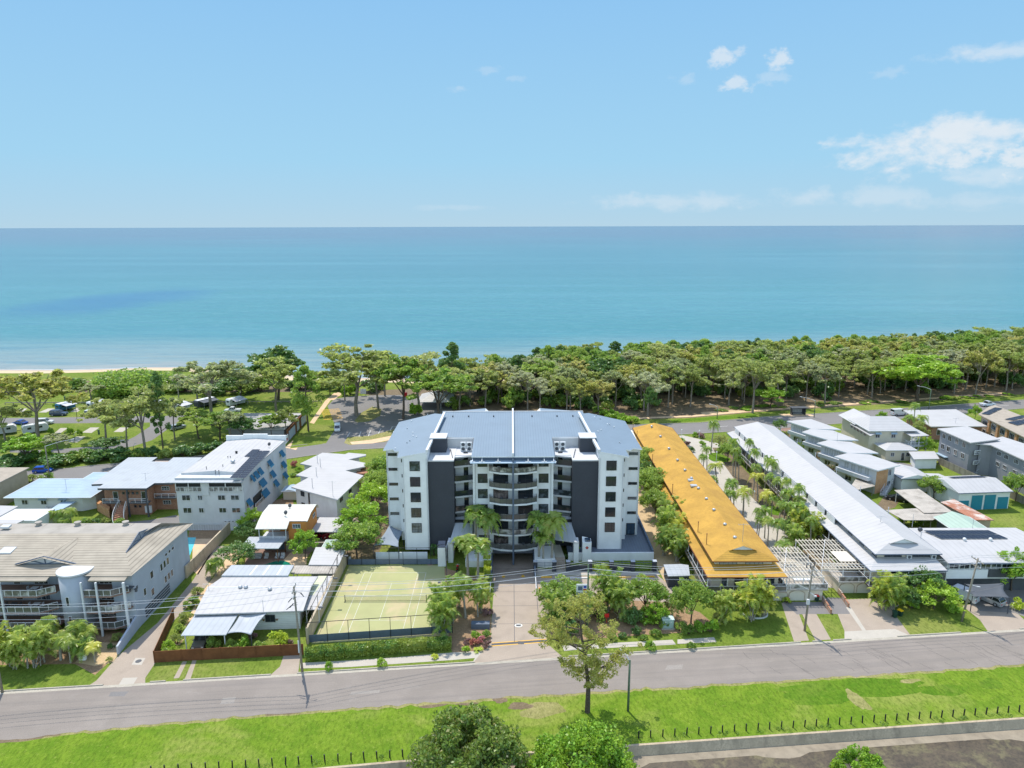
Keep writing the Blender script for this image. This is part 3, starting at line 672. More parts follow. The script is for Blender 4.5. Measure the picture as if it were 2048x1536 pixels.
# tennis court
CT = W(727.3, 1145.6), W(851.6, 1145.6), W(677.3, 1270.9), W(823.4, 1269.8)
cx0, cx1, cy0, cy1 = -26.3, -15.35, 96.1, 115.85
patch('tennis_court', M['courtgreen'], wpts=[(-29.7, 94.0), (-9.6, 96.0), (-12.4, 118.6), (-29.6, 118.6)], z=.008)
q = MB(); w = .05
def ln(x0, y0, x1, y1): q.box(min(x0, x1) - w / 2, max(x0, x1) + w / 2, min(y0, y1) - w / 2, max(y0, y1) + w / 2, .010, .016)
for x in (cx0, cx0 + 1.37, cx1 - 1.37, cx1): ln(x, cy0, x, cy1)
ym = (cy0 + cy1) / 2 + .1
for y in (cy0, cy1): ln(cx0, y, cx1, y)
for y in (ym - 5.8, ym + 6.0): ln(cx0 + 1.37, y, cx1 - 1.37, y)
ln((cx0 + cx1) / 2, ym - 5.8, (cx0 + cx1) / 2, ym + 6.0)
kstruct(q, 'court_line', M['linewhite'])
# esplanade road behind the buildings
ESN = [(-260, 128), (-150, 150), (-110, 157.5), (-78, 170), (-44.6, 187), (0, 194.5), (47.8, 200.5), (73, 205), (130, 219), (175, 231), (300, 262)]
ESF = [(-260, 142), (-150, 165), (-112, 173), (-84, 182), (-57.8, 192), (-20, 200.5), (12, 208.5), (35.7, 211), (58.5, 213.2), (79.7, 219.5), (130, 230), (179.3, 241.5), (300, 272)]
q = MB(); q.face([(x, y, .008) for x, y in ESN] + [(x, y, .008) for x, y in ESF[::-1]]); kstruct(q, 'esplanade_road', M['asphaltdark'])
for LN, off in ((ESN, -.3), (ESF, .3)):
 for i in range(2, len(LN) - 2):
  a, b_ = Vector(LN[i]), Vector(LN[i + 1])
  if LN is ESF and i == 4: continue
  k = MB(); k.prism([tuple(a), tuple(b_), (b_.x, b_.y + off * .7), (a.x, a.y + off * .7)], 0, .14); kstruct(k, 'kerb', M['kerb'])
for i, x in enumerate((-104, -92, -20, 62, 80, 150, 165)):
 ym_ = (np.interp(x, [p[0] for p in ESN], [p[1] for p in ESN]) + np.interp(x, [p[0] for p in ESF], [p[1] for p in ESF])) / 2
 q = MB(); q.face([(x, ym_, .013), (x + 4, ym_ + .9, .013), (x + 4, ym_ + 1.05, .013), (x, ym_ + .15, .013)]); kstruct(q, 'lane_marking', M['linewhite'])
# beach car park and caravan park
patch('car_park', M['asphaltdark'], [(645, 898), (672, 855), (655, 812), (668, 798), (700, 793), (760, 790), (830, 790), (905, 800), (905, 880), (790, 880), (690, 890)], z=.012)
patch('traffic_island', M['drygrass'], [(709, 842), (722, 826), (745, 813), (763, 818), (760, 832), (738, 843), (715, 845)], z=.022)
patch('traffic_island', M['drygrass'], [(688, 886), (695, 874), (740, 872), (790, 858), (800, 868), (770, 884), (700, 890)], z=.022)
patch('footpath', M['sandpave'], [(704, 889), (700, 884), (740, 880), (800, 868), (800, 876), (745, 887)], z=.028)
patch('footpath', M['sandpave'], [(570, 895), (600, 868), (622, 842), (650, 802), (668, 786), (676, 786), (660, 802), (640, 830), (618, 862), (592, 900)], z=.009)
patch('verge', M['grass'], [(590, 872), (618, 845), (648, 853), (660, 856), (645, 888), (580, 897)], z=.0145)
q = MB()
for i in range(7):                     # speed table: yellow zig-zag bars
 for j in range(9):
  p = W(643 + i * 5.5 + (1.5 if j % 2 else 0) + (8 - j) * .8, 839 - j * 2.4 - i * .3); q.box(p[0] - .42, p[0] + .42, p[1] - .22, p[1] + .22, .016, .022)
kstruct(q, 'road_marking', M['yellowpaint'])
for a, b_ in (((700, 865), (694, 874)), ((718, 873), (722, 863)), ((737, 872), (741, 861)), ((756, 869), (762, 857)), ((777, 866), (785, 853)), ((783, 853.5), (800, 853)), ((736, 822), (748, 813))):
 p0, p1 = Vector(W(*a)), Vector(W(*b_)); n_ = Vector((-(p1 - p0).y, (p1 - p0).x)).normalized() * .09
 q = MB(); q.face([(v.x, v.y, .017) for v in (p0 - n_, p1 - n_, p1 + n_, p0 + n_)]); kstruct(q, 'bay_marking', M['linewhite'])
patch('caravan_road', M['asphaltdark'], [(0, 848), (0, 836), (200, 834), (370, 831), (420, 830), (505, 829), (505, 836), (372, 838), (358, 842), (305, 880), (265, 893), (170, 906), (60, 906), (20, 905), (20, 901), (100, 900), (170, 894), (230, 892), (270, 873), (300, 853), (300, 845), (200, 846)], z=.010)
for q in ([(20, 826), (40, 817), (55, 817), (42, 826)], [(77, 825), (96, 817), (110, 817), (92, 825)], [(109, 866), (121, 856), (136, 856), (120, 867)], [(164, 865), (181, 855), (199, 855), (183, 866)], [(227, 864), (240, 855), (258, 855), (245, 864)],
   [(136, 884), (153, 873), (171, 873), (155, 885)], [(78, 885), (90, 875), (100, 876), (88, 888)], [(140, 824), (152, 816), (166, 816), (155, 824)], [(230, 887), (238, 880), (250, 879), (244, 886)]):
 patch('caravan_pad', M['conclight'], q, z=.012)
patch('beach_path', M['sandpave'], [(655, 800), (676, 784), (684, 788), (668, 800)], z=.020)
# belt of bush: litter on the ground
BUSH = [(12, 212), (36, 217), (58, 219.5), (80, 226), (130, 237), (180, 249), (300, 280), (420, 355), (200, 316), (100, 296), (36, 282), (-10, 268), (-40, 262), (-60, 258), (-36, 240), (-20, 222)]
patch('forest_floor', M['dirt'], wpts=BUSH, z=.005)
patch('footpath', M['sandpave'], wpts=[(12, 213.5), (36, 217.6), (58, 220.5), (80, 227), (130, 239), (180, 251), (180, 253), (130, 241), (80, 229), (58, 222.3), (36, 219.4), (12, 215.3)], z=.016)
patch('verge', M['lushgrass'], wpts=[(50, 214), (79, 220.5), (79, 224), (58, 218.5), (50, 217)], z=.010)
patch('verge', M['sandy'], wpts=[(62, 222), (79, 227), (79, 231), (62, 226)], z=.011)
patch('foreshore_scrub_floor', M['dirt'], [(-200, 785), (-200, 770), (0, 763), (120, 762), (300, 760), (620, 772), (640, 784), (300, 785)], z=.006)
# ------------------------------------------------------------------ building parts
_wc = {}
def win(par, x, y, z, w, h, ang=0.0, cols=2, rows=1, fm='black', gm='glass', name='window', label=None, bd=.07, pane=True):
 """window centred at x, y on a wall, sill-to-head centre z; ang = direction the wall runs (0 = faces -Y)"""
 k = (round(w, 2), round(h, 2), cols, rows, fm, gm, bd)
 if k not in _wc:
  f = MB(); t = .07
  f.box(-w / 2, w / 2, -t, .0, -h / 2, -h / 2 + bd); f.box(-w / 2, w / 2, -t, .0, h / 2 - bd, h / 2)
  f.box(-w / 2, -w / 2 + bd, -t, 0, -h / 2 + bd, h / 2 - bd); f.box(w / 2 - bd, w / 2, -t, 0, -h / 2 + bd, h / 2 - bd)
  for i in range(1, cols): u = -w / 2 + w * i / cols; f.box(u - .025, u + .025, -t + .01, 0, -h / 2 + bd, h / 2 - bd)
  for i in range(1, rows): u = -h / 2 + h * i / rows; f.box(-w / 2 + bd, w / 2 - bd, -t + .02, 0, u - .025, u + .025)
  o = f.build(name, M[fm]); me1 = o.data; bpy.data.objects.remove(o)
  p = MB(); p.box(-w / 2 + bd, w / 2 - bd, -.03, .02, -h / 2 + bd, h / 2 - bd); o = p.build('pane', M[gm]); me2 = o.data; bpy.data.objects.remove(o)
  _wc[k] = (me1, me2)
 me1, me2 = _wc[k]
 o = put(name, me1, par, (x, y, z), ang)
 if label: o['label'] = label
 if pane:
  c = bpy.data.objects.new('pane', me2); COL.objects.link(c); c.parent = o
 return o
def along(p0, p1, t, d=.02):             # point on a wall line, pushed out to its right-hand (outer) side
 a, b_ = Vector(p0), Vector(p1); e = (b_ - a).normalized(); n = Vector((e.y, -e.x))
 p = a + (b_ - a) * t + n * d; return p.x, p.y, math.atan2(e.y, e.x)
def wrow(par, p0, p1, ts, z, w, h, **k):
 for t in ts:
  x, y, a = along(p0, p1, t); win(par, x, y, z, w, h, a, **k)
def railing(par, pts, z, h=1.0, post=1.2, rm='whitemetal', gm=None, name='railing', th=.05, mids=0, bal=0):
 m_ = MB(); gq = MB()
 for i in range(len(pts) - 1):
  a, b_ = Vector(pts[i]).to_3d() if len(pts[i]) == 2 else Vector(pts[i]), Vector(pts[i + 1]).to_3d() if len(pts[i + 1]) == 2 else Vector(pts[i + 1])
  a, b_ = a + Vector((0, 0, z)), b_ + Vector((0, 0, z)); Ld = (b_ - a).length; n = max(1, round(Ld / post))
  up = Vector((0, 0, h)); m_.bar(a + up, b_ + up, th)
  for j in range(mids + 1): m_.bar(a + up * (.08 + .8 * j / max(1, mids)), b_ + up * (.08 + .8 * j / max(1, mids)), th * .7)
  for j in range(n + (1 if i == len(pts) - 2 else 0)):
   p = a.lerp(b_, j / n); m_.bar(p, p + up, th)
  if bal:
   nb_ = int(Ld / bal)
   for j in range(1, nb_): p = a.lerp(b_, j / nb_); m_.bar(p + up * .08, p + up, .018)
  if gm: d = (b_ - a).normalized() * .03; gq.bar(a + up * .5 + d, b_ + up * .5 - d, .02, h * .8)
 o = m_.build(name, M[rm], par)
 if gm: gq.build('glass_panel', M[gm], o)
 return o
def hiproof(par, x0, x1, y0, y1, ze, zr, m_, m2=None, axis='y', hs=None, he=None, gab=0.0, th=.14, name='roof', fascia='white'):
 """hipped roof, ridge along an axis; hs/he = length of the hip at start/end; gab>0 leaves a small gable (Dutch gable)"""
 q = MB(); f = MB()
 if axis == 'y':
  xm = (x0 + x1) / 2; hs = (x1 - x0) / 2 if hs is None else hs; he = (x1 - x0) / 2 if he is None else he
  a, b_ = (xm, y0 + hs), (xm, y1 - he); T = lambda u, v, z: (u, v, z); X0, X1, Y0, Y1 = x0, x1, y0, y1
 else:
  ym = (y0 + y1) / 2; hs = (y1 - y0) / 2 if hs is None else hs; he = (y1 - y0) / 2 if he is None else he
  T = lambda u, v, z: (v, u, z); X0, X1, Y0, Y1 = y0, y1, x0, x1; xm = ym; a, b_ = (xm, x0 + hs), (xm, x1 - he)
 def F(pts, mi=0): q.face([T(*p) for p in pts], mi)
 gm_ = 0
 if gab:
  fr = 1 - gab; hw = (X1 - X0) / 2 * gab; yg = Y0 + hs * fr * 1.0; zg = ze + (zr - ze) * fr
  F([(X0, Y0, ze), (X1, Y0, ze), (xm + hw, yg, zg), (xm - hw, yg, zg)], 1)
  F([(xm - hw, yg - .02, zg), (xm + hw, yg - .02, zg), (xm, yg - .02, zr)], 2)
  q.box(*( (xm - hw, xm + hw, yg - .25, yg, zg - .05, zg) if axis == 'y' else (yg - .25, yg, xm - hw, xm + hw, zg - .05, zg)), 1)
  rs = yg - .35
  F([(X0, Y0, ze), (xm - hw, yg, zg), (xm - hw, rs, zg), (xm, rs, zr), (xm, b_[1], zr), (X0, Y1, ze)]); F([(X1, Y0, ze), (X1, Y1, ze), (xm, b_[1], zr), (xm, rs, zr), (xm + hw, rs, zg), (xm + hw, yg, zg)])
 else:
  F([(X0, Y0, ze), (X1, Y0, ze), (xm, a[1], zr)], 1 if hs > 0 else 2)
  F([(X0, Y0, ze), (xm, a[1], zr), (xm, b_[1], zr), (X0, Y1, ze)]); F([(X1, Y0, ze), (X1, Y1, ze), (xm, b_[1], zr), (xm, a[1], zr)])
 F([(X1, Y1, ze), (X0, Y1, ze), (xm, b_[1], zr)], 1 if he > 0 else 2)
 F([(X0, Y0, ze - .03), (X0, Y1, ze - .03), (X1, Y1, ze - .03), (X1, Y0, ze - .03)], 2)
 o = q.build(name, [m_, m2 or m_, M['white']], par)
 e = th
 for (u0, v0, u1, v1) in ((X0 - .04, Y0 - .04, X1 + .04, Y0 + .04), (X0 - .04, Y1 - .04, X1 + .04, Y1 + .04), (X0 - .04, Y0 + .04, X0 + .04, Y1 - .04), (X1 - .04, Y0 + .04, X1 + .04, Y1 - .04)):
  p, r_ = T(u0, v0, 0), T(u1, v1, 0); f.box(p[0], r_[0], p[1], r_[1], ze - e, ze + .015)
 f.build('gutter', M[fascia], o)
 return o
def flatroof(par, px, z, m_, th=.22, name='roof', wpts=None, dz=None, fascia=None):
 pts = wpts or WL(px, z); q = MB(); top = z if dz is None else dz
 q.prism(pts, (lambda x, y: top(x, y) - th) if callable(top) else top - th, top)
 if fascia:
  q.m = [1] + [0] + [1] * len(pts)
  return q.build(name, [m_, M[fascia]], par)
 return q.build(name, m_, par)
def walls(par, pts, z0, z1, m_, name='wall'):
 q = MB(); q.prism(pts, z0, z1); return q.build(name, m_, par)
def vent(par, x, y, z, s=.35, m_='steel', name='roof_vent'):
 q = MB(); q.tube([(x, y, z - .2), (x, y, z + .18 * s / .35)], s * .55, 8); q.tube([(x, y, z + .16), (x, y, z + .3), (x, y, z + .5), (x, y, z + .6)], [s * .7, s, s * .85, s * .2], 10)
 return q.build(name, M[m_], par, smooth=True)
def mast(par, x, y, z, h, name='antenna', ar=True, m_='steel'):
 q = MB(); q.tube([(x, y, z - .3), (x, y, z + h)], .035, 5)
 if ar:
  q.bar((x - .9, y, z + h * .93), (x + .9, y, z + h * .93), .03)
  for i in range(6): u = x - .8 + i * .32; q.bar((u, y - .3, z + h * .93), (u, y + .3, z + h * .93), .02)
 return q.build(name, M[m_], par)
def pipe(par, x, y, z, h=1.6, m_='pipe'):
 q = MB(); q.tube([(x, y, z - .3), (x, y, z + h)], .06, 6); q.tube([(x, y, z + h), (x, y, z + h + .12)], .1, 6); return q.build('vent_pipe', M[m_], par)
def solar(par, p00, p10, p01, nu, nv, name='solar_panel'):
 """grid of panels; p00 origin, p10 along u, p01 along v (3d)"""
 a, b_, c_ = Vector(p00), Vector(p10), Vector(p01)
 for i in range(nu):
  for j in range(nv):
   u0, u1, v0, v1 = (i + .03) / nu, (i + .97) / nu, (j + .04) / nv, (j + .96) / nv
   P_ = [a + (b_ - a) * u + (c_ - a) * v for u, v in ((u0, v0), (u1, v0), (u1, v1), (u0, v1))]
   q = MB(); q.face([p + Vector((0, 0, .12)) for p in P_], 0); q.face([p + Vector((0, 0, .08)) for p in P_][::-1], 1)
   for k in range(4): q.face([P_[k] + Vector((0, 0, .08)), P_[(k + 1) % 4] + Vector((0, 0, .08)), P_[(k + 1) % 4] + Vector((0, 0, .12)), P_[k] + Vector((0, 0, .12))], 1)
   q.build(name, [M['solar'], M['steel']], par)
def aircon(par, x, y, z, ang=0, w=.95, h=1.3, fans=2, name='air_conditioner'):
 q = MB(); q.box(x - w / 2, x + w / 2, y, y + .38, z, z + h, 0)
 for i in range(fans):
  zc = z + h * (i + .5) / fans
  q.cyl((x, y - .03, zc), min(w, h / fans) * .4, .06, 14, 1, 'y')
 return q.build(name, [M['whitemetal'], M['darkgrey']], par)
def dish(par, x, y, z):
 q = MB(); q.tube([(x, y, z), (x, y, z + .5)], .03, 5); c = Vector((x, y, z + .6))
 q.tube([c + Vector((.05, .12, -.05)), c, c - Vector((.03, .08, -.04))], [.42, .33, .02], 12); return q.build('satellite_dish', M['darkgrey'], par, smooth=True)
def stair(par, p0, p1, w, z0, z1, m_='conclight', n=8, name='stair', side=None):
 q = MB(); a, b_ = Vector(p0), Vector(p1); e = (b_ - a); nn = Vector((-e.y, e.x)).normalized() * w / 2
 for i in range(n):
  s0, s1 = a + e * i / n, a + e * (i + 1) / n; zt = z0 + (z1 - z0) * (i + 1) / n
  q.prism([tuple(s0 - nn), tuple(s1 - nn), tuple(s1 + nn), tuple(s0 + nn)], min(z0, zt - .5) if z1 - z0 > 2 and i > 1 else min(z0, z1), zt - .001 * i)
 o = q.build(name, M[m_], par)
 if side:
  f = MB()
  for sg in (-1, 1):
   A = Vector((a.x + nn.x * sg, a.y + nn.y * sg, z0)); B = Vector((b_.x + nn.x * sg, b_.y + nn.y * sg, z1)); u = Vector((0, 0, .95))
   f.bar(A + u, B + u, .06); f.bar(A + u * .5, B + u * .5, .04)
   for i in range(5): p = A.lerp(B, i / 4); f.bar(p, p + u, .05)
  f.build('handrail', M[side], o)
 return o
def posts(par, pl, z0, z1, w=.12, m_='whitemetal', name='post'):
 for x, y in pl: q = MB(); q.box(x - w / 2, x + w / 2, y - w / 2, y + w / 2, z0, z1); q.build(name, M[m_], par)
# ------------------------------------------------------------------ the tall apartment block
CX = .15
T = thing('apartment_block', 'tall white and charcoal six storey apartment block with blue grey roofs', 'apartment building', (CX, 128, 0))
FL = [1.4 + 3 * k for k in range(6)]
def rp(a, y): return 19.45 + (20.1 - a) * .165 + (y - 122.6) * .07        # side roof plane
def rc_(x, y): return 19.55 + (y - 121.5) * .078                          # middle roof plane
def WP(px, py, fn, n=12):
 z = 20
 for _ in range(n):
  x, y = W(px, py, z); z = fn(x, y)
 return (x, y)
terr = MB()
for s, m_ in ((-1, 'white'), (1, 'white')):
 S = lambda a: CX + s * a
 rfn = lambda x, y: rp(abs(x - CX), y)
 def body(a0, a1, y0, y1, z0=1.2, m='white', name='wall', top=None):
  P_ = [(S(a0), y0), (S(a1), y0), (S(a1), y1), (S(a0), y1)]
  q = MB(); q.prism(P_, z0, top if top is not None else (lambda x, y: rfn(x, y) - .22)); return q.build(name, M[m], T)
 body(15.6, 20.1, 122.6, 138); body(20.1, 21.4, 126.8, 138); body(21.4, 24.1, 128.8, 138)
 body(10.9, 15.6, 123.4, 148, m='charcoal', top=18.15)
 # pale coping and flat deck over the dark shaft
 q = MB(); q.box(S(10.8), S(15.55), 123.3, 131.2, 18.15, 18.38); q.build('parapet', M['offwhite'], T)
 q = MB(); q.box(S(7.6), S(10.8), 126.5, 131.2, 18.05, 18.3); q.build('deck', M['offwhite'], T)
 q = MB(); q.box(S(7.6), S(15.5), 131.2, 131.6, 18.0, 20.15); q.build('wall', M['offwhite'], T)
 q = MB(); q.box(S(12.6), S(15.6), 127.9, 131.1, 18.38, 21.1, 0); q.box(S(12.5), S(15.7), 127.8, 131.2, 21.1, 21.25, 1); q.build('lift_overrun', [M['charcoal'], M['offwhite']], T)
 q = MB(); q.bar((S(11.1), 124.5, 18.5), (S(11.9), 129.5, 18.5), .12); q.build('pipe', M['darkgrey'], T)
 for i in range(2): aircon(T, S(8.3 + i * 1.15) - (0 if s > 0 else 0), 128.9, 18.35, w=1.0, h=1.7)
 # recessed access galleries
 q = MB(); q.box(S(7.45), S(10.9), 127.7, 136, 1.2, 18.1); q.build('gallery_wall', M['white'], T)
 for k in range(1, 6):
  z = FL[k]
  q = MB(); q.prism([(S(7.45), 126.6), (S(10.9), 125.6), (S(10.9), 130.6), (S(7.45), 130.6)], z - .32, z + .02); q.build('gallery_floor', M['offwhite'], T)
  q = MB(); q.bar((S(7.5), 126.72, z + .55), (S(10.85), 125.72, z + .55), .04, 1.02); o = q.build('gallery_balustrade', M['glass'], T)
  win(T, S(8.9), 127.68, z + 1.15, .85, 2.1, 0, 1, 1, name='door')
 q = MB(); q.prism([(S(7.45), 126.6), (S(10.9), 125.6), (S(10.9), 130.6), (S(7.45), 130.6)], 17.95, 18.2); q.build('gallery_roof', M['offwhite'], T)
 # windows
 for k in range(1, 6):
  z = FL[k] + 1.15
  win(T, S(17.85), 122.58, z, 1.85, 1.85, 0, 3, 3, bd=.09)
  win(T, S(22.9), 128.78, z + .25 if k < 5 else z + .2, 1.7, .55, 0, 2, 1)
  win(T, S(20.75), 126.78, z - .35, .42, .62, 0, 1, 1)
 if s > 0: win(T, S(22.8), 128.78, 2.45, 1.7, 2.4, 0, 2, 1, gm='glassblue', name='door')
 for a in (15.75, 19.95, 23.95): q = MB(); q.tube([(S(a), (122.5 if a < 20 else 128.7), 1.3), (S(a), (122.5 if a < 20 else 128.7), 19.0)], .05, 5); q.build('downpipe', M['offwhite'], T)
 # side roof: outline read off the photograph, laid in its own sloping plane
 if s < 0: RP = [(794.5, 914.6), (853.5, 904), (889, 828), (881, 828), (869.5, 827), (798, 844), (766, 900), (786, 898), (789, 902), (798, 902)]
 else: RP = [(1258.5, 913.3), (1198.5, 903), (1157.5, 827), (1166, 827), (1177, 826), (1250, 842), (1284.5, 898), (1266, 896.5), (1262, 900), (1251, 899)]
 pts = [WP(p[0], p[1], rfn) for p in RP]
 o = flatroof(T, None, 0, M['roofblue2'], wpts=pts, dz=rfn, th=.2, fascia='white')
 q = MB(); a, b_ = pts[1], pts[2]; q.bar((a[0], a[1], rfn(*a) + .15), (b_[0], b_[1], rfn(*b_) + .15), .45, .5); q.build('parapet', M['whitemetal'], T)
 rr = random.Random(11 + s)
 for i in range(9):
  x = S(rr.uniform(16.5, 22)); y = rr.uniform(126, 145); q = MB(); q.cyl((x, y, rfn(x, y) - .05), .11, .3, 8); q.build('roof_cowl', M['steel' if i % 2 else 'white'], T)
 # rear pitched roofs
 q = MB(); a1 = S(5.6); zt_ = ZY(816.5, 149.5); rr0 = [(S(12.6), 146.5, 20.8), (S(5.9), 146.5, zt_), (S(5.3), 146.5, 20.8), (S(12.6), 149.5, 20.8), (S(5.9), 149.5, zt_), (S(5.3), 149.5, 20.8)]
 q.face([rr0[0], rr0[1], rr0[2]], 1); q.face([rr0[0], rr0[3], rr0[4], rr0[1]], 0); q.face([rr0[1], rr0[4], rr0[5], rr0[2]], 1); q.face(rr0[3:], 1); q.build('roof', [M['roofblue2'], M['white']], T)
 # centre front
 q = MB(); q.box(S(0), S(7.45), 124.6, 148, 1.2, 19.2, 0); q.build('wall', M['white'], T)
 for k in range(0, 6):
  z = FL[k]
  if k: win(T, S(5.65), 124.58, z + (1.05 if k < 5 else .95), 1.8, (1.8 if k < 5 else 1.3), 0, 3, 2, bd=.09)
  else: win(T, S(5.5), 124.58, z + .9, 2.0, 1.7, 0, 2, 1, bd=.09)
  win(T, S(2.3), 124.58, z + 1.17, 2.75, 2.3, 0, 4, 1, bd=.09, name='sliding_door', gm='glass' if (k + (s > 0)) % 3 else 'glassb')
 q = MB(); q.tube([(S(7.0), 124.5, 1.4), (S(7.0), 124.5, 18.9)], .06, 5); q.build('downpipe', M['offwhite'], T)
 # entry canopy, stairs, terraces
 cz = lambda x, y: 4.25 + (y - 119.4) * .36
 q = MB(); q.prism([(S(7.5), 119.9), (S(11.6), 119.1), (S(10.9), 123.4), (S(10.9), 125.4), (S(7.5), 126)], lambda x, y: cz(x, y) - .15, cz); q.build('entry_canopy', M['roofpale'], T)
 q = MB(); q.box(S(11.0), S(11.9), 119.6, 121.4, 0, 4.1); q.build('entry_wall', M['white'], T)
 q = MB(); q.box(S(7.5), S(11.0), 124.0, 125, 1.2, 6.2); q.build('entry_wall', M['black'], T)
q = MB(); q.prism([(CX - 7.5, 121.9), (CX + 7.5, 121.9), (CX + 7.5, 131.4), (CX + 15.3, 131.6), (CX + 14.9, 146), (CX - 14.9, 146), (CX - 15.3, 131.6), (CX - 7.5, 131.4)], lambda x, y: rc_(x, y) - .2, rc_)
q.m = [1, 0] + [1] * 8; q.build('roof', [M['roofblue'], M['white']], T)
q = MB(); q.bar((CX, 121.6, rc_(0, 121.6) + .35), (CX, 146.4, rc_(0, 146.4) + .35), .32, .75); q.build('parapet', M['whitemetal'], T)
q = MB(); q.box(CX - 14.9, CX + 14.9, 146.0, 146.3, 20.5, 21.62); q.build('parapet', M['offwhite'], T)
for a in (-12.5, -9.2, 9.2, 12.5, -4, 4): q = MB(); q.cyl((CX + a, 143, rc_(0, 143)), .14, .3, 8); q.build('roof_cowl', M['darkgrey'], T)
# sunshade over the top windows
q = MB(); q.box(CX - 7.7, CX + 7.7, 120.9, 122.5, 18.55, 18.67); o = q.build('awning', M['rooflight'], T)
q = MB(); q.box(CX - 7.45, CX + 7.45, 122.5, 124.6, 18.3, 19.25); q.build('fascia', M['slate'], T)
q = MB()
for a in (-5.6, -2.7, 2.7, 5.6, -7.3, 7.3): q.bar((CX + a, 121.2, 18.9), (CX + a, 122.5, 19.2), .12); q.bar((CX + a - .5, 121.4, 18.72), (CX + a + .5, 121.4, 18.72), .12)
q.build('bracket', M['whitemetal'], T)
# bowed balconies up the middle
BP = [(-4.35, 123.0), (-2.4, 122.1), (0, 121.75), (2.4, 122.1), (4.35, 123.0)]
for k in range(6):
 z = FL[k]; pts = [(CX + a, y) for a, y in BP]
 q = MB(); q.prism(pts + [(CX + 4.35, 124.6), (CX - 4.35, 124.6)], z - .3, z); bal = q.build('balcony', M['white'], T)
 railing(bal, [(CX - 4.3, 124.5)] + [(x, y + .08) for x, y in pts] + [(CX + 4.3, 124.5)], z, 1.05, 1.3, 'black', 'balglass', th=.045)
 if k: q = MB(); q.box(CX - .06, CX + .06, 121.9, 124.6, z, z + 2.6); q.build('privacy_screen', M['offwhite'], bal)
 rr = random.Random(k)
 for s in (-1, 1):
  if rr.random() < .8:
   q = MB(); x = CX + s * rr.uniform(.9, 3.2); y = 122.7; q.box(x - .28, x + .28, y - .28, y + .28, z + .4, z + .46); q.box(x - .28, x + .28, y + .2, y + .28, z + .4, z + .95)
   for i, j in ((-1, -1), (1, -1), (1, 1), (-1, 1)): q.box(x + i * .24 - .02, x + i * .24 + .02, y + j * .24 - .02, y + j * .24 + .02, z, z + .4)
   o = q.build('chair', M['saildark' if rr.random() < .6 else 'canvas']); fl = ['ground floor', 'second floor', 'third floor', 'fourth floor', 'fifth floor', 'top floor'][k]
   setp(o, 'outdoor chair on the %s balcony of the white block, %s of its dark pole' % (fl, 'left' if s < 0 else 'right'), 'chair', 'balcony chairs')
q = MB(); q.tube([(CX, 121.2, -1.2), (CX, 121.2, 19.3)], .17, 8); q.build('column', M['slate'], T)
q = MB(); q.box(-3.65, 3.85, 121.35, 124.6, 1.0, 1.1); q.build('soffit', M['darkgrey'], T)
# terraces beside the block
T2 = thing('terrace', 'grey paved terrace with low white front wall beside the right wing of the tall block', 'terrace', (18, 124, 0))
q = MB(); q.box(10.2, 25.6, 120.6, 140, 0, 1.2); q.build('paving', M['paver'], T2)
q = MB(); q.box(10.2, 25.9, 120.3, 120.58, 0, 1.55); q.build('front_wall', M['white'], T2)
q = MB(); q.box(25.62, 25.9, 120.58, 141, 0, 1.95); q.build('side_wall', M['slate'], T2)
T3 = thing('sign_pillar', 'white pillar with a red diamond emblem and sloping glass top beside the entry', 'pillar', (14.2, 120, 0))
x0, x1 = W(1163.5, 1105, 1.2)[0], W(1181, 1105, 1.2)[0]
q = MB(); q.face([(x0, 119.9, 0), (x1, 119.9, 0), (x1, 119.9, 3.75), (x0, 119.9, 3.75)]); q.face([(x0, 119.9, 3.75), (x1, 119.9, 3.75), (x1, 121.3, 3.95), (x0, 121.3, 4.35)])
q.face([(x1, 119.9, 0), (x1, 121.3, 0), (x1, 121.3, 3.95), (x1, 119.9, 3.75)]); q.face([(x0, 121.3, 0), (x0, 119.9, 0), (x0, 119.9, 3.75), (x0, 121.3, 4.35)]); q.face([(x1, 121.3, 0), (x0, 121.3, 0), (x0, 121.3, 4.35), (x1, 121.3, 3.95)])
q.build('pillar_body', M['white'], T3)
q = MB(); q.box(x0 + .45, x1 - .15, 120.15, 121.1, 3.8, 4.15); q.build('skylight', M['glassblue'], T3)
xm = (x0 + x1) / 2; q = MB(); q.face([(xm - .33, 119.88, 2.75), (xm, 119.88, 2.42), (xm + .33, 119.88, 2.75), (xm, 119.88, 3.08)]); o = q.build('emblem', mat('emblem red', (.35, .02, .02), .5), T3)
q = MB(); q.box(xm - .18, xm + .18, 119.865, 119.875, 2.71, 2.79); q.build('emblem_bar', mat('emblem light red', (.8, .25, .18), .5), o)
T4 = thing('letterbox_pillar', 'white pillar with a blue glass top left of the left stairs', 'pillar', (-13.5, 119, 0))
x0, x1 = W(878.5, 1115, .6)[0], W(893.5, 1115, .6)[0]
q = MB(); q.box(x0, x1, 118.2, 119.6, 0, 3.6); q.build('pillar_body', M['white'], T4)
q = MB(); q.prism([(x0 + .05, 118.25), (x1 - .05, 118.25), (x1 - .05, 119.55), (x0 + .05, 119.55)], 3.6, lambda x, y: 3.7 + (y - 118.2) * .5); q.build('skylight', M['glassblue'], T4)
T5 = thing('entry_stairs', 'narrow grey stairs climbing between white walls to the left entry', 'stairs', (-12, 118, 0))
a = W(901, 1121, 0); stair(T5, (a[0], a[1]), (a[0], a[1] + 3.4), 1.15, 0, 1.9, 'concrete', 9, 'flight')
q = MB(); q.box(a[0] - .75, a[0] - .6, a[1], a[1] + 3.4, 0, 2.6); q.build('side_wall', M['white'], T5)
T6 = thing('entry_stairs', 'wide grey stairs between charcoal piers leading to the right entry ramp', 'stairs', (9, 117, 0))
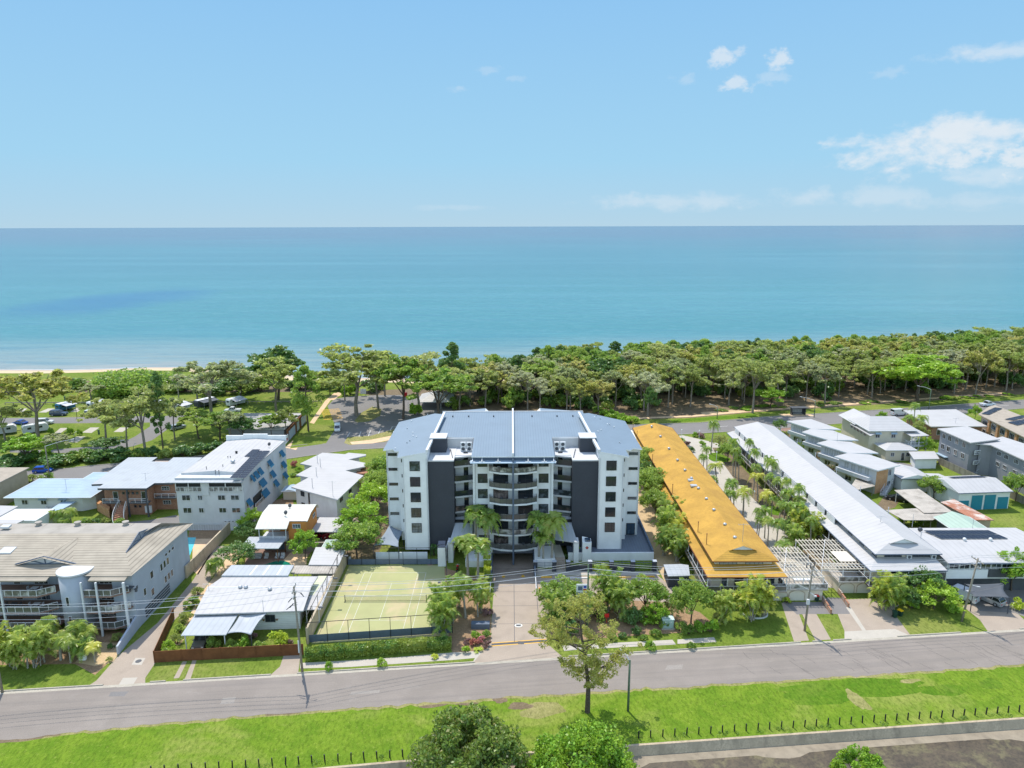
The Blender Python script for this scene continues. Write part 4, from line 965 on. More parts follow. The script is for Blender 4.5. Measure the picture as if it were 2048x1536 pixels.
a = W(1122, 1139, 0); stair(T6, (a[0], a[1]), (a[0], a[1] + 2.4), 1.7, 0, 1.2, 'concrete', 6, 'flight')
q = MB(); q.prism([(a[0] - .85, a[1] + 2.4), (a[0] + .85, a[1] + 2.4), (a[0] + .3, 124), (a[0] - 1.2, 124)], lambda x, y: .9 + (y - a[1] - 2.4) * .04, lambda x, y: 1.22 + (y - a[1] - 2.4) * .04); q.build('ramp', M['conclight'], T6)
q = MB(); q.box(4.0, a[0] - .95, 117.9, 124, 0, 1.25); q.box(4.0, a[0] - .95, 117.7, 117.9, 0, 1.6); o = q.build('planter_wall', M['white']); setp(o, 'low white planter wall with a tall palm at the right of the garage ramp', 'wall')
q = MB(); q.box(-8.5, -3.7, 117.9, 124.4, 0, 1.2); o = q.build('planter_wall', M['white']); setp(o, 'low white planter wall left of the garage ramp behind the palms', 'wall')
for sg, lb in ((-1, 'left'), (1, 'right')):
 xw = -3.75 if sg < 0 else 3.95
 q = MB(); q.box(xw - .12, xw + .12, 114.2, 121.3, -1.5, 1.2); o = q.build('ramp_side_wall', M['slate']); setp(o, 'slate blue side wall at the %s of the garage ramp' % lb, 'wall')
 q = MB(); f = thing('barrier_rail', 'white tubular barrier rail at the %s of the driveway' % lb, 'barrier', (xw, 111, 0), 'driveway barriers')
 y0 = 108.2 if sg > 0 else 107.8
 q.tube([(xw, y0, 0), (xw, y0, 1.0), (xw, y0 + 5.6, 1.0), (xw, y0 + 5.6, 0)], .08, 6); q.tube([(xw, y0, .5), (xw, y0 + 5.6, .5)], .05, 5); q.build('rail', M['whitemetal'], f)
 if sg > 0: q = MB(); q.tube([(xw + .5, 108.3, 0), (xw + .5, 108.3, 1.1)], .12, 8); o = q.build('bollard', M['yellowpaint']); setp(o, 'yellow bollard at the end of the right driveway barrier', 'bollard')
# charcoal front fence of the block
F_ = thing('front_fence', 'charcoal pier and panel fence in front of the right terrace', 'fence', (16, 116.4, 0))
PR = [1070.5, 1108, 1135.5, 1179, 1221.5, 1264, 1307]
PXs = [W(p, 1138)[0] for p in PR]
for i, x in enumerate(PXs): q = MB(); q.box(x - .36, x + .36, 116.0, 116.75, 0, 1.85, 0); q.box(x - .38, x + .38, 115.98, 116.77, 1.85, 1.93, 1); q.build('pier', [M['charcoal'], M['greyblue']], F_)
for i in range(len(PXs) - 1):
 if i == 1: continue
 a, b_ = PXs[i] + .36, PXs[i + 1] - .36
 if i in (2, 4): q = MB(); q.box(a, b_, 116.25, 116.45, 0, 1.0); q.build('panel', M['charcoal'], F_)
 q = MB(); q.bar((a, 116.4, 1.55), (b_, 116.4, 1.55), .06); q.bar((a, 116.4, 1.1), (b_, 116.4, 1.1), .04); q.bar(((a + b_) / 2, 116.4, .3), ((a + b_) / 2, 116.4, 1.75), .06); q.build('rail', M['slate'], F_)
# yellow wheel stops in the car park bays
for i, (pa, pb, py) in enumerate([(1082, 1104, 1155), (1136, 1175, 1157), (1177, 1262, 1155.5), (1275, 1309, 1154)]):
 a, b_ = W(pa, py), W(pb, py); q = MB(); q.prism([(a[0], a[1] - .14), (b_[0], a[1] - .14), (b_[0], a[1] + .14), (a[0], a[1] + .14)], 0.01, .17); o = q.build('wheel_stop', M['yellowpaint' if i != 1 else 'linewhite'])
 setp(o, ['short yellow wheel stop beside the blue disabled bay', 'white wheel stop right of the stair gap', 'longest yellow wheel stop along the bays in front of the fence', 'short yellow wheel stop nearest the refuse shed'][i], 'wheel stop', 'parking wheel stops')
# shade sails and screens left
def sailmesh(name, label, corners, m_, sag=.5, n=10, postm='darkgrey', base=None, group=None):
 c = [Vector(p) for p in corners]; q = MB(); g_ = {}
 for i in range(n + 1):
  for j in range(n + 1):
   u, v = i / n, j / n
   u2 = u + .16 * math.sin(math.pi * v) * (0.5 - u) ; v2 = v + .16 * math.sin(math.pi * u) * (0.5 - v)
   p = (c[0] * (1 - u2) + c[1] * u2) * (1 - v2) + (c[3] * (1 - u2) + c[2] * u2) * v2
   p.z -= sag * math.sin(math.pi * u) * math.sin(math.pi * v); g_[i, j] = len(q.v); q.v.append(tuple(p))
 for i in range(n):
  for j in range(n): q.f.append((g_[i, j], g_[i + 1, j], g_[i + 1, j + 1], g_[i, j + 1])); q.m.append(0)
 t = thing(name, label, 'shade sail', (c[0].x, c[0].y, 0), group)
 o = q.build('canopy', m_, t, smooth=True); sm = o.modifiers.new('thickness', 'SOLIDIFY'); sm.thickness = .03
 for p in (corners if base is None else [corners[i] for i in base]): q = MB(); q.tube([(p[0], p[1], 0), (p[0], p[1], p[2] + .1)], .07, 7); q.build('post', M[postm], t)
 return t
sailmesh('shade_sail', 'grey shade sail stretched beside the left wing of the tall block', [W3(747, 1091, 2.6), W3(797, 1094, 2.8), W3(806, 1062, 3.0), W3(780, 1048, 3.2)], M['sail'], .35)
q = MB(); q.box(-25.2, -15.7, 121.0, 121.2, 0.1, 1.4); o = q.build('screen_wall', M['white']); setp(o, 'low white panelled wall behind the tennis court fence', 'wall')
# ------------------------------------------------------------------ neighbours on the left
# balconied apartment block with the fawn tile roof
B = thing('balcony_apartments', 'blue grey three storey apartment block with fawn tiled roof and round stair towers', 'apartment building', (-75, 105, 0))
XR, YF, YB = -57.3, 98.2, W(387, 1046.5, 9.1)[1] - .3
walls(B, [(-112, 99.9), (XR - 3.2, 99.9), (XR - 3.2, 98.2), (XR, 98.2), (XR, YB), (-112, YB)], 0, 9.05, M['greyblue'])
E8 = 9.3
def tri(par, name, m_, *faces, mats=None):
 q = MB()
 for f in faces: q.face(f)
 return q.build(name, m_, par)
A = (XR + .5, 97.2, E8); Bk = W3(387, 1046.5, 9.1)
h1 = W3(252, 1105, 10.5); h2 = W3(310, 1053, 10.6)
rdg = W3(284, 1066.5, 11.2); DY = W(200, 1046.5, 11.1)[1]; RY = rdg[1]
tri(B, 'roof', M['rooftile'], [(-112, 97.2, E8), A, h1, rdg, (-112, RY, 11.2)])
tri(B, 'roof', M['rooftile2'], [A, Bk, h2, h1])
tri(B, 'roof', M['flatroof'], [(-112, RY, 11.2), rdg, (h2[0] + 1, DY, 11.1), (-112, DY, 11.1)], [(-112, DY, 11.1), (h2[0] + 1, DY, 11.1), (Bk[0], Bk[1], 9.1), (-112, Bk[1], 9.1)], [h2, (h2[0] + 1, DY, 11.1), Bk])
# clerestory triangle facing left, with frame
v1, v2 = Vector(h1), Vector(h2); base2 = 0
mid = Vector(((h1[0] + h2[0]) / 2 - .2, (h1[1] + h2[1]) / 2, 11.7))
tri(B, 'roof', M['rooftile2'], [v1, v2, tuple(mid)])
q = MB(); dn = Vector((0, 0, -.9)); q.face([v1, mid, v2, (v2 + v1) / 2 + dn]); o = q.build('clerestory_glass', M['greyblue'], B)
q = MB(); q.bar(v1, mid, .14); q.bar(mid, v2, .14); q.bar(v1, v2, .14); q.bar(mid, (v1 + v2) / 2, .1); q.bar((v1 + mid) / 2, (v1 + v2) / 2, .1); q.bar((v2 + mid) / 2, (v1 + v2) / 2, .1); q.build('frame', M['slate'], o)
# dormer
d0, d1 = W3(31, 1128, 9.8), W3(153, 1127, 9.8); ap = Vector(((d0[0] + d1[0]) / 2, d0[1] - .1, 11.1)); bk = Vector(((d0[0] + d1[0]) / 2 + 1.2, RY - 1.4, 11.15))
d0, d1 = Vector(d0), Vector(d1)
tri(B, 'roof', M['rooftile2'], [d0 - Vector((0, .5, .1)), ap - Vector((0, .6, 0)), bk], [ap - Vector((0, .6, 0)), d1 - Vector((0, .5, .1)), bk])
q = MB(); q.face([d0, d1, ap]); o = q.build('gable_panel', M['offwhite'], B)
q = MB(); ff = Vector((0, -.08, 0)); q.bar(d0 + ff, d1 + ff, .16); q.bar(d0 + ff, ap + ff, .16); q.bar(ap + ff, d1 + ff, .16); bm_ = (d0 + d1) / 2; q.bar(ap + ff, bm_ + ff, .12)
q.bar((d0 + ap) / 2 + ff, bm_ + ff, .12); q.bar((d1 + ap) / 2 + ff, bm_ + ff, .12); q.build('frame', M['slate'], o)
for p in ((78, 1052), (156, 1052), (252, 1051)):
 x, y = W(p[0], p[1], 11.0); q = MB(); q.box(x - 1.1, x + 1.1, y - .6, y + .6, 10.7, 11.15); q.tube([(x, y, 11.1), (x, y, 11.6)], .4, 10); q.tube([(x, y, 11.55), (x, y, 11.75)], .55, 10); q.build('exhaust_vent', M['flatroof'], B)
for p, s_ in (((17, 1114), (1.0, .8)), ((16, 1078), (.7, .4))):
 x, y = W(p[0], p[1], 9.4); q = MB(); zz = 8 + (y - 96.6) * .2; q.prism([(x - s_[0], y - s_[1]), (x + s_[0], y - s_[1]), (x + s_[0], y + s_[1]), (x - s_[0], y + s_[1])], lambda u, v: 9.25 + (v - 97.2) * (1.9 / (RY - 97.2)), lambda u, v: 9.55 + (v - 97.2) * (1.9 / (RY - 97.2))); q.build('skylight', M['offwhite'], B)
for xa, xb in ((14, 120), (201, 272)):
 p0, p1 = W(xa, 1160, 7.5), W(xb, 1160, 7.5); q = MB()
 q.prism([(p0[0], 96.3), (p1[0], 96.3), (p1[0], 97.6), (p0[0], 97.6)], lambda x, y: 8.8 + (y - 96.3) * .25, lambda x, y: 8.97 + (y - 96.3) * .25); q.build('eave_roof', M['rooftile'], B)
FB = [1.2, 3.85, 6.5]
def bay(xa, xb, ext=True):
 for k, z in enumerate(FB):
  q = MB(); pts = [(xa, 96.2), (xb - 2.0, 96.2), (xb, 97.6), (xb, 99.9), (xa, 99.9)]
  q.prism(pts, z - .22, z); s_ = q.build('balcony', M['brickpave'], B)
  railing(s_, [(xa, 96.25), (xb - 2.0, 96.25), (xb - .05, 97.6)], z, 1.0, 1.15, 'whitemetal', 'balglass', th=.07)
  n = int((xb - xa) / 3.2)
  for i in range(n):
   u = xa + 1.6 + i * (xb - xa - 1.5) / max(1, n); win(B, u, 99.85, z + 1.15, 2.2 if i % 2 == 0 else 1.1, 2.1, 0, 3 if i % 2 == 0 else 1, 1, fm='whitemetal', name='sliding_door')
 for u in ((xa + .1), (xa + xb) / 2 - .8): q = MB(); q.box(u - .12, u + .12, 95.95, 96.2, 0, 8.8); q.build('column', M['whitemetal'], B)
xl = W(8, 1240, 0)[0]; xm1 = W(152, 1240)[0]; xm2 = W(213, 1240)[0]
bay(xl - 1.6, xm1 - .3); bay(xm2 - .3, XR - .4); bay(-95, xl - 6.5)
q = MB(); q.box(XR - .35, XR - .05, 95.9, 96.2, 0, 8.8); q.build('column', M['whitemetal'], B)
for xc in ((xm1 + xm2) / 2, xl - 4.1):
 q = MB(); q.tube([(xc, 98.7, 0), (xc, 98.7, 9.5)], 2.35, 28); o = q.build('stair_tower', M['greyblue'], B, smooth=False)
 for p_ in o.data.polygons: p_.use_smooth = len(p_.vertices) == 4
 q = MB(); q.tube([(xc, 98.7, 9.5), (xc, 98.7, 9.75)], 2.55, 28); q.build('tower_cap', M['offwhite'], B)
 for z in (2.4, 5.6): win(B, xc - .3, 96.35, z, .55, 1.5, 0, 1, 1, fm='whitemetal')
for z, ys, w_ in ((6.2, (103.5,), 1.0), (3.4, (103.2,), 1.0), (5.9, (106.6, 107.7, 108.8), .8), (3.3, (107.5, 108.6, 109.7), .8), (7.2, (108.5, 109.7, 110.9), .8), (4.6, (101.0,), .8)):
 for y in ys: win(B, XR + .02, y, z, w_, 1.3 if z != 7.2 else .6, math.pi / 2, 1, 1, fm='whitemetal')
q = MB()
for i in range(4): q.box(XR, XR + .06, 100.5, 108.5, .5 + i * .45, .75 + i * .45)
q.build('garage_louvres', M['darkgrey'], B)
q = MB(); a = W(236, 1309); q.prism([(a[0] - .15, a[1]), (a[0] + .15, a[1]), (XR, 98.2), (XR - .3, 98.2)], 0, lambda x, y: 1.3 + (y - a[1]) * .12); o = q.build('garden_wall', M['greyblue']); setp(o, 'blue grey garden wall running from the balcony apartments down to the drive', 'wall')
q = MB(); p0, p1 = W(388, 1162), W(456, 1070); q.prism([(XR + .1, 114), (XR + .35, 114), (p1[0] + .2, p1[1] + 1), (p1[0] - .1, p1[1] + 1)], 0, 2.3); o = q.build('boundary_wall', M['blockwall']); setp(o, 'long stained block wall between the pool terrace and the drive', 'wall')
# small blue roofed house
H = thing('weatherboard_house', 'low pale weatherboard house with blue metal hip roof near the esplanade', 'house', (-100, 149, 0))
walls(H, [(-107.6, 144.4), (-92.9, 144.4), (-90.9, 146), (-90.9, 154), (-107.6, 154)], 0, 3.5, M['whiteboard'])
hiproof(H, -108.9, -90.2, 143.2, 155.0, 3.6, 5.6, M['rooflight'], axis='x')
q = MB(); q.box(-98, -91, 150, 158, 0, 3.3); q.build('wall', M['cream'], H); hiproof(H, -99, -88.5, 150, 159.5, 3.5, 4.9, M['rooflight'], axis='x')
x0, y0 = W(95, 1021, 2.6); q = MB(); q.prism([W(95, 1021, 2.6), W(115, 1022, 2.6), W(152, 996, 3.2), W(124, 996, 3.2)], lambda x, y: 2.3, lambda x, y: 2.45); q.build('carport_roof', M['rooflight'], H)
for x in (-105.3, -101.2, -96.9): win(H, x, 144.35, 2.1, 1.3, 1.1, 0, 2, 1, fm='whitemetal')
for x in (-101.2, -96.9): q = MB(); q.prism([(x - .9, 143.8), (x + .9, 143.8), (x + .9, 144.35), (x - .9, 144.35)], lambda u, v: 2.7 + (v - 143.8) * .6, lambda u, v: 2.76 + (v - 143.8) * .6); q.build('window_hood', M['rooflight'], H)
for x in (-100.2, -99.2): q = MB(); q.cyl((x, 143.6, 0), .38, 1.3, 12); o = q.build('water_tank', M['offwhite']); setp(o, 'small pale water tank at the back wall of the blue roofed house, the %s one' % ('left' if x < -100 else 'right'), 'water tank')
mast(H, -97, 146, 4.6, 2.2)
# brick walk-up flats
H = thing('brick_apartments', 'red brick two storey flats with curved brick stairs and broad grey roof', 'apartment building', (-80, 150, 0))
RF = [W(*p, 6.4) for p in ((183, 970), (207, 969), (195, 978), (293, 978), (309, 967.5), (345, 967), (405, 916), (347, 916), (336, 925), (303, 924), (315, 915.5), (257, 916))]
wp = [(-85.6, 142.4), (-77.3, 142.4), (-77.3, 145.2), (-72.6, 145.2), (-72.6, 160), (-88.0, 160), (-88.0, 144.5), (-85.6, 144.5)]
walls(H, wp, 0, 6.1, M['brick'])
rq = MB(); rq.prism(RF, 6.15, 6.55); rq.m = [1, 0] + [1] * len(RF); rq.build('roof', [M['roofpale'], M['darkgrey']], H)
for x, w_, h_ in ((-84.3, 1.1, 2.1), (-78.3, 1.1, 2.1)): win(H, x, 142.35, 4.2, w_, h_, 0, 1, 1, fm='whitemetal', name='door')
for x in (-82.6, -81.6, -80.6, -79.7): win(H, x, 142.35, 4.9, .5, .55, 0, 1, 1, fm='darkgrey')
for z in (4.9, 1.7): win(H, -75.0, 145.15, z, 1.7, .9, 0, 3, 2, fm='whitemetal')
for x in (-80.4, -79.4): win(H, x, 142.35, 1.9, .5, .5, 0, 1, 1, fm='darkgrey')
q = MB(); q.box(-78.2, -76.9, 141.9, 142.3, .6, 2.1); q.build('meter_box', M['whitemetal'], H)
for (a, b_) in (((-86.6, 141.2), (-83.3, 141.2)), ((-81.0, 141.2), (-77.0, 141.2)), ((-77.0, 144.0), (-72.4, 144.0))):
 q = MB(); q.box(a[0], b_[0], a[1], a[1] + 1.3, 2.95, 3.12); o = q.build('landing', M['darkgrey'], H); railing(o, [a, b_], 3.1, 1.0, 1.4, th=.06, mids=2)
q = MB(); q.box(-81.3, -81.0, 141.0, 141.3, 0, 6.1); q.box(-77.3, -77.0, 141.0, 141.3, 0, 6.1); q.build('column', M['darkgrey'], H)
st = MB(); hr = MB(); R0 = (-79.6, 139.6); N = 10
for i in range(N):
 t0, t1 = R(165 + i * 7), R(165 + (i + 1) * 7); zt = 3.0 * (1 - (i + .5) / N)
 P_ = [(R0[0] + r_ * math.cos(t), R0[1] + r_ * math.sin(t) * 1.5) for r_, t in ((1.5, t0), (3.3, t0), (3.3, t1), (1.5, t1))]
 st.prism(P_, 0, max(.15, zt))
 for j in (0, 1): a, b_ = P_[j], P_[3 - j]; hr.bar((a[0], a[1], zt + 1.1), (b_[0], b_[1], zt + .8), .07); hr.bar((a[0], a[1], zt), (a[0], a[1], zt + 1.1), .05)
o = st.build('curved_stair', M['brick'], H); hr.build('handrail', M['whitemetal'], o)
mast(H, -79.5, 146, 6.5, 1.6)
q = MB(); q.prism([W(195, 1022), W(220, 1037), W(222, 1030), W(199, 1015)], 0, 1.9); o = q.build('garden_wall', M['brickorange']); setp(o, 'orange brick garden wall left of the curved brick stairs', 'wall')
# white four storey flats with blue awnings and solar panels
H = thing('white_apartments', 'white four storey flats with blue window awnings and solar panels on the roof', 'apartment building', (-60, 142, 0))
x0, x1 = W(363, 1050)[0], W(498, 1050)[0]
LF, RFt, RB, LB = (-67.3, 134.2), (-53.8, 134.2), (-53.0, 159.0), (-66.6, 159.0)
walls(H, [LF, RFt, RB, LB], 0, 11.2, M['offwhite'])
q = MB(); gf = MB()
fr = 136.2
rpts = [(-66.9, fr), (-53.6, fr), (-52.8, 159), (-66.4, 159)]
rz = lambda x, y: 11.9 - abs(x + 60) * .06
q.face([(-66.9, fr, 11.45), (-60.2, fr, 11.95), (-59.4, 158.8, 11.95), (-66.4, 158.8, 11.45)]); q.face([(-60.2, fr, 11.95), (-53.6, fr, 11.45), (-52.8, 158.8, 11.45), (-59.4, 158.8, 11.95)])
q.build('roof', M['roofwhiteb'], H)
q = MB(); q.face([(-66.9, fr, 10.8), (-53.6, fr, 10.8), (-53.6, fr, 11.5), (-60.2, fr, 12.0), (-66.9, fr, 11.5)]); q.box(-53.7, -53.5, fr, 158.8, 10.8, 11.55); q.build('parapet', M['offwhite'], H)
q = MB(); q.box(-66.6, -52.7, 158.8, 159.2, 10.8, 12.6); q.box(-62.6, -57, 158.79, 159.22, 12.6, 12.95); q.build('parapet', M['white'], H)
q = MB(); q.prism([(-68.6, 133.0), (-53.4, 133.0), (-53.7, 136.1), (-67.0, 136.1)], lambda x, y: 10.55 + (y - 133) * .12, lambda x, y: 10.68 + (y - 133) * .12); q.build('verandah_roof', M['roofpale'], H)
q = MB(); q.box(-67.1, -54.0, 134.1, 134.18, 8.6, 10.55); o = q.build('balcony_recess_shade', M['black'], H)  # flat black sheet on the wall, shade of the recess put into its colour
for a, b_ in ((-67.2, -62.1), (-60.6, -53.9)):
 railing(H, [(a, 134.0), (b_, 134.0)], 8.35, 1.0, .9, 'whitemetal', 'skin' if 0 else 'balglass', th=.09)
 for x in (a, (a + b_) / 2, b_): q = MB(); q.box(x - .07, x + .07, 133.95, 134.1, 9.3, 10.6); q.build('post', M['whitemetal'], H)
q = MB(); q.box(-62.0, -60.7, 133.95, 134.15, 7.6, 10.5); q.build('wall', M['offwhite'], H)
for x, w_, h_ in ((-65.4, 1.7, 1.2), (-62.6, 1.0, 1.1), (-58.3, 1.5, 1.1), (-55.6, 1.7, 1.1)):
 for z in (7.05, 4.35): win(H, x, 134.15, z, w_, h_, 0, 2, 1, fm='whitemetal')
q = MB(); q.box(-58.2, -54.6, 134.05, 134.15, 0, 2.2); q.build('garage_door', M['screen'], H)
for i in range(5): win(H, -57.9 + i * .75, 134.02, 2.0, .5, .3, 0, 1, 1, fm='whitemetal')
railing(H, [(-67.0, 134.0), (-59, 134.0)], .1, 1.3, .5, 'whitemetal', th=.06, mids=1)
def sidept(t): return along(RFt, RB, t)
for z, ts, w_ in ((9.6, (.16,), 1.0), (9.6, (.24, .33), 1.5), (9.4, (.56,), 1.7), (9.2, (.86,), 1.7), (6.8, (.36,), 2.6), (6.6, (.60,), 1.7), (6.4, (.88,), 1.7), (4.1, (.40,), 2.8), (3.9, (.66,), 1.7), (3.6, (.9,), 1.7), (5.3, (.06,), 1.6), (2.2, (.09,), 1.0)):
 for t in ts:
  x, y, a = sidept(t); win(H, x, y, z, w_, 1.3, a, 2, 1, fm='whitemetal')
  q = MB(); e = Vector((math.cos(a), math.sin(a))); n_ = Vector((e.y, -e.x)); c_ = Vector((x, y)); hw = w_ / 2 + .15
  for i in range(3):
   zz = z + .75 - i * .5; o1, o2 = .05 + i * .0, .75
   pA, pB = c_ - e * hw, c_ + e * hw; u0 = .05 + .28 * i; u1 = u0 + .28
   q.face([(pA.x + n_.x * u0, pA.y + n_.y * u0, z + .75 - .45 * i), (pB.x + n_.x * u0, pB.y + n_.y * u0, z + .75 - .45 * i), (pB.x + n_.x * u1, pB.y + n_.y * u1, z + .3 - .45 * i), (pA.x + n_.x * u1, pA.y + n_.y * u1, z + .3 - .45 * i)])
  o = q.build('awning', M['bluehood'], H)
x, y, a = sidept(.27); q = MB(); q.box(x - .02, x + .06, y - 2.6, y + 2.6, 2.9, 5.4); q.build('balcony_recess_shade', M['black'], H)  # black sheet again, the side balcony's inner shade painted on
railing(H, [(x + .3, y - 2.6), (x + .45, y + 2.6)], 2.9, 1.0, .8, 'whitemetal', 'balglass', th=.08)
s0, s1, s2 = W3(459, 957, 11.7), W3(491, 957, 11.55), W3(512, 902, 11.75)
solar(H, s0, s1, (s2[0], s2[1], s2[2]), 2, 14)
s0, s1, s2 = W3(488, 914, 11.75), W3(505, 914, 11.75), W3(505, 899.5, 11.8); solar(H, s0, s1, s2, 1, 4)
vent(H, *W(466, 925, 11.9), 11.9, .5); vent(H, *W(473, 907, 11.9), 11.9, .3, 'black'); dish(H, *W(538, 893, 11.8), 11.8)
for p in ((446, 934), (456, 917), (461, 917), (438, 945), (413, 938), (431, 945)): pipe(H, *W(p[0], p[1], 11.8), 11.7, .5, 'darkgrey')
# stepped white villas
H = thing('stepped_villas', 'white two storey villas with stepped white skillion roofs beside the tall block', 'apartment building', (-41, 148, 0))
RO = [W(*p, 5.6) for p in ((582.5, 974), (675, 999.5), (727, 951), (691, 941), (730, 933), (730.5, 926), (697, 919), (732, 911), (732, 908.5), (697, 905.5), (690, 908.5), (645, 905.5), (600, 927), (625, 932), (592, 950), (617, 955))]
rq = MB(); rq.prism(RO, 5.35, 5.62); rq.m = [1, 0] + [1] * len(RO); rq.build('roof', [M['roofwhite'], M['offwhite']], H)
wv = inset([RO[i] for i in (0, 1, 2, 3, 4, 6, 7, 11, 12, 13, 14, 15)], .7)
walls(H, wv, 0, 5.4, M['white'])
o_ = wv
wrow(H, wv[0], wv[1], (.17,), 4.4, 1.1, 1.1, cols=2, fm='darkgrey'); wrow(H, wv[0], wv[1], (.17,), 1.7, 1.0, 1.3, cols=2, fm='darkgrey'); wrow(H, wv[0], wv[1], (.33,), 2.9, .45, 4.4, cols=1, fm='brick' if 0 else 'darkgrey', gm='glassb')
wrow(H, wv[1], wv[2], (.18, .55), 4.3, 1.5, .9, cols=2, fm='darkgrey'); wrow(H, wv[1], wv[2], (.2, .6), 1.6, 1.4, .9, cols=2, fm='darkgrey')
for p in ((625, 971), (633, 948), (641, 930), (635, 922)): pipe(H, *W(p[0], p[1] + 3, 5.7), 5.6, 1.9, 'steel')
mast(H, *W(666, 992, 5.6), 5.6, 3.3)
q = MB(); x, y = W(722, 948, 3); q.box(-33.6, -32.2, 149, 152.5, 0, 4.6); q.build('stair_tower', M['tanwall'], H)
q = MB(); x, y = W(715, 925, 2.8); q.box(-36, -33.4, 155, 160, 0, 4.6); q.build('wall', M['brick'], H)
H = thing('garden_shed', 'tiny shed with pale gable roof left of the stepped villas', 'shed', (-49.5, 151, 0))
q = MB(); q.box(-51.5, -48.6, 150.5, 153.3, 0, 2.1); q.build('wall', M['cream'], H); hiproof(H, -51.8, -48.3, 150.1, 153.6, 2.15, 2.6, M['rooflight'], hs=0, he=0)
# orange clad house behind the courtyard
H = thing('orange_house', 'orange clad two storey house with cream barrel shaped roof and front balcony', 'house', (-44, 128, 0))
q = MB(); q.prism([(-42.3, 125.0), (-38.9, 125.0), (-38.9, 132.2), (-47.2, 132.2), (-47.2, 128.0), (-42.3, 128.0)], 2.2, 5.9); q.build('wall', M['orangeclad'], H)
q = MB(); q.box(-47.2, -39.2, 125.3, 132, 0, 2.3); q.build('lower_wall', M['slate'], H)
q = MB(); q.box(-47.6, -42.4, 123.9, 128, 2.3, 2.5); bal = q.build('balcony', M['offwhite'], H)
railing(bal, [(-47.5, 124.0), (-42.5, 124.0)], 2.5, .8, 1.2, 'whitemetal', 'canvas', th=.08)
for x in (-47.5, -44.9, -42.5): q = MB(); q.box(x - .06, x + .06, 123.95, 124.08, 2.5, 5.2); q.build('post', M['whitemetal'], H)
win(H, -46, 127.95, 3.7, 2.2, 2, 0, 2, 1, fm='whitemetal'); win(H, -40.7, 124.95, 4.9, 1.5, .9, 0, 3, 1, fm='whitemetal'); win(H, -38.85, 130.2, 4.9, 1.6, .8, math.pi / 2, 2, 1, fm='whitemetal')
q = MB()
prof = [(123.2, 5.15), (125.0, 5.9), (127.6, 6.55), (131.4, 6.65), (132.6, 6.2), (133, 5.4)]
for (ya, za), (yb, zb) in zip(prof, prof[1:]):
 xr = -42.0 if yb <= 125.0 else -38.6
 q.prism([(-47.9, ya), (xr, ya), (xr, yb), (-47.9, yb)], lambda x, y, a=ya, b=yb, c=za, d=zb: c + (d - c) * (y - a) / (b - a) - .12, lambda x, y, a=ya, b=yb, c=za, d=zb: c + (d - c) * (y - a) / (b - a))
q.build('roof', mat('cream metal roof', (.55, .54, .48), .6, .05, .4, ribs=(0, .8, .15)), H)
dish(H, -43.2, 126.6, 6.4); dish(H, -43.3, 129.6, 6.6)
def canopyhouse(name, label, cat, pts, z, roofm, postm='whitemetal', slope=0.0, inpost=.4, back=None, th=.12, fascia=None):
 c = [sum(p[i] for p in pts) / len(pts) for i in (0, 1)]; t = thing(name, label, cat, (c[0], c[1], 0)); y0 = min(p[1] for p in pts)
 zf = (lambda x, y: z + (y - y0) * slope); q = MB(); q.prism(pts, lambda x, y: zf(x, y) - th, zf)
 if fascia: q.m = [1, 0] + [1] * len(pts); q.build('roof', [M[roofm], M[fascia]], t)
 else: q.build('roof', M[roofm], t)
 for p in inset(pts, inpost): q = MB(); q.box(p[0] - .06, p[0] + .06, p[1] - .06, p[1] + .06, 0, zf(*p) - th + .01); q.build('post', M[postm], t)
 return t
canopyhouse('patio_roof', 'flat pale blue patio roof over lounge furniture in front of the orange house', 'patio roof', [W(*p, 2.9) for p in ((480, 1097), (557, 1096.5), (575, 1074), (498, 1073.5))], 2.9, 'roofpale', 'fencebrown', fascia='white')
for i, x in enumerate((-47.2, -45.6, -43.6, -42.6)):
 y = 121.6; q = MB(); w_ = 1.3 if i == 0 else .7
 t = thing('sofa' if i == 0 else 'armchair', ['pale cushioned sofa under the flat patio roof', 'left pale armchair under the patio roof next to the sofa', 'middle pale armchair under the patio roof', 'right pale armchair under the patio roof by the post'][i], 'sofa' if i == 0 else 'armchair', (x, y, 0), 'patio lounge furniture')
 q.box(x - w_ / 2 * (1.6 if i == 0 else 1), x + w_ / 2, y - .35, y + .35, .15, .45); q.build('seat', M['canvas'], t); q = MB(); q.box(x - w_ / 2 * (1.6 if i == 0 else 1), x + w_ / 2, y + .25, y + .45, .45, .95); q.build('backrest', M['canvas'], t)
canopyhouse('carport', 'pale ribbed carport roof beside the orange house with a red car under it', 'carport', [W(*p, 2.6) for p in ((621, 1063.5), (686, 1064), (693, 1035), (639, 1034.5))], 2.6, 'roofwhite')
H = thing('gazebo', 'small green hip roofed gazebo partly hidden by the tree left of the court', 'gazebo', (-33, 122, 0)); hiproof(H, -35.2, -30.8, 119.8, 124.6, 2.3, 3.3, M['roofgreen'], axis='x'); posts(H, [(-34.8, 120.2), (-31.2, 120.2), (-34.8, 124.2), (-31.2, 124.2)], 0, 2.2)
q = MB(); q.prism([W(570, 1104), W(652, 1102), W(652, 1100), W(570, 1102)], 0, 1.7); o = q.build('timber_fence', M['fencegrey']); setp(o, 'pale timber fence behind the courtyard pool', 'fence')
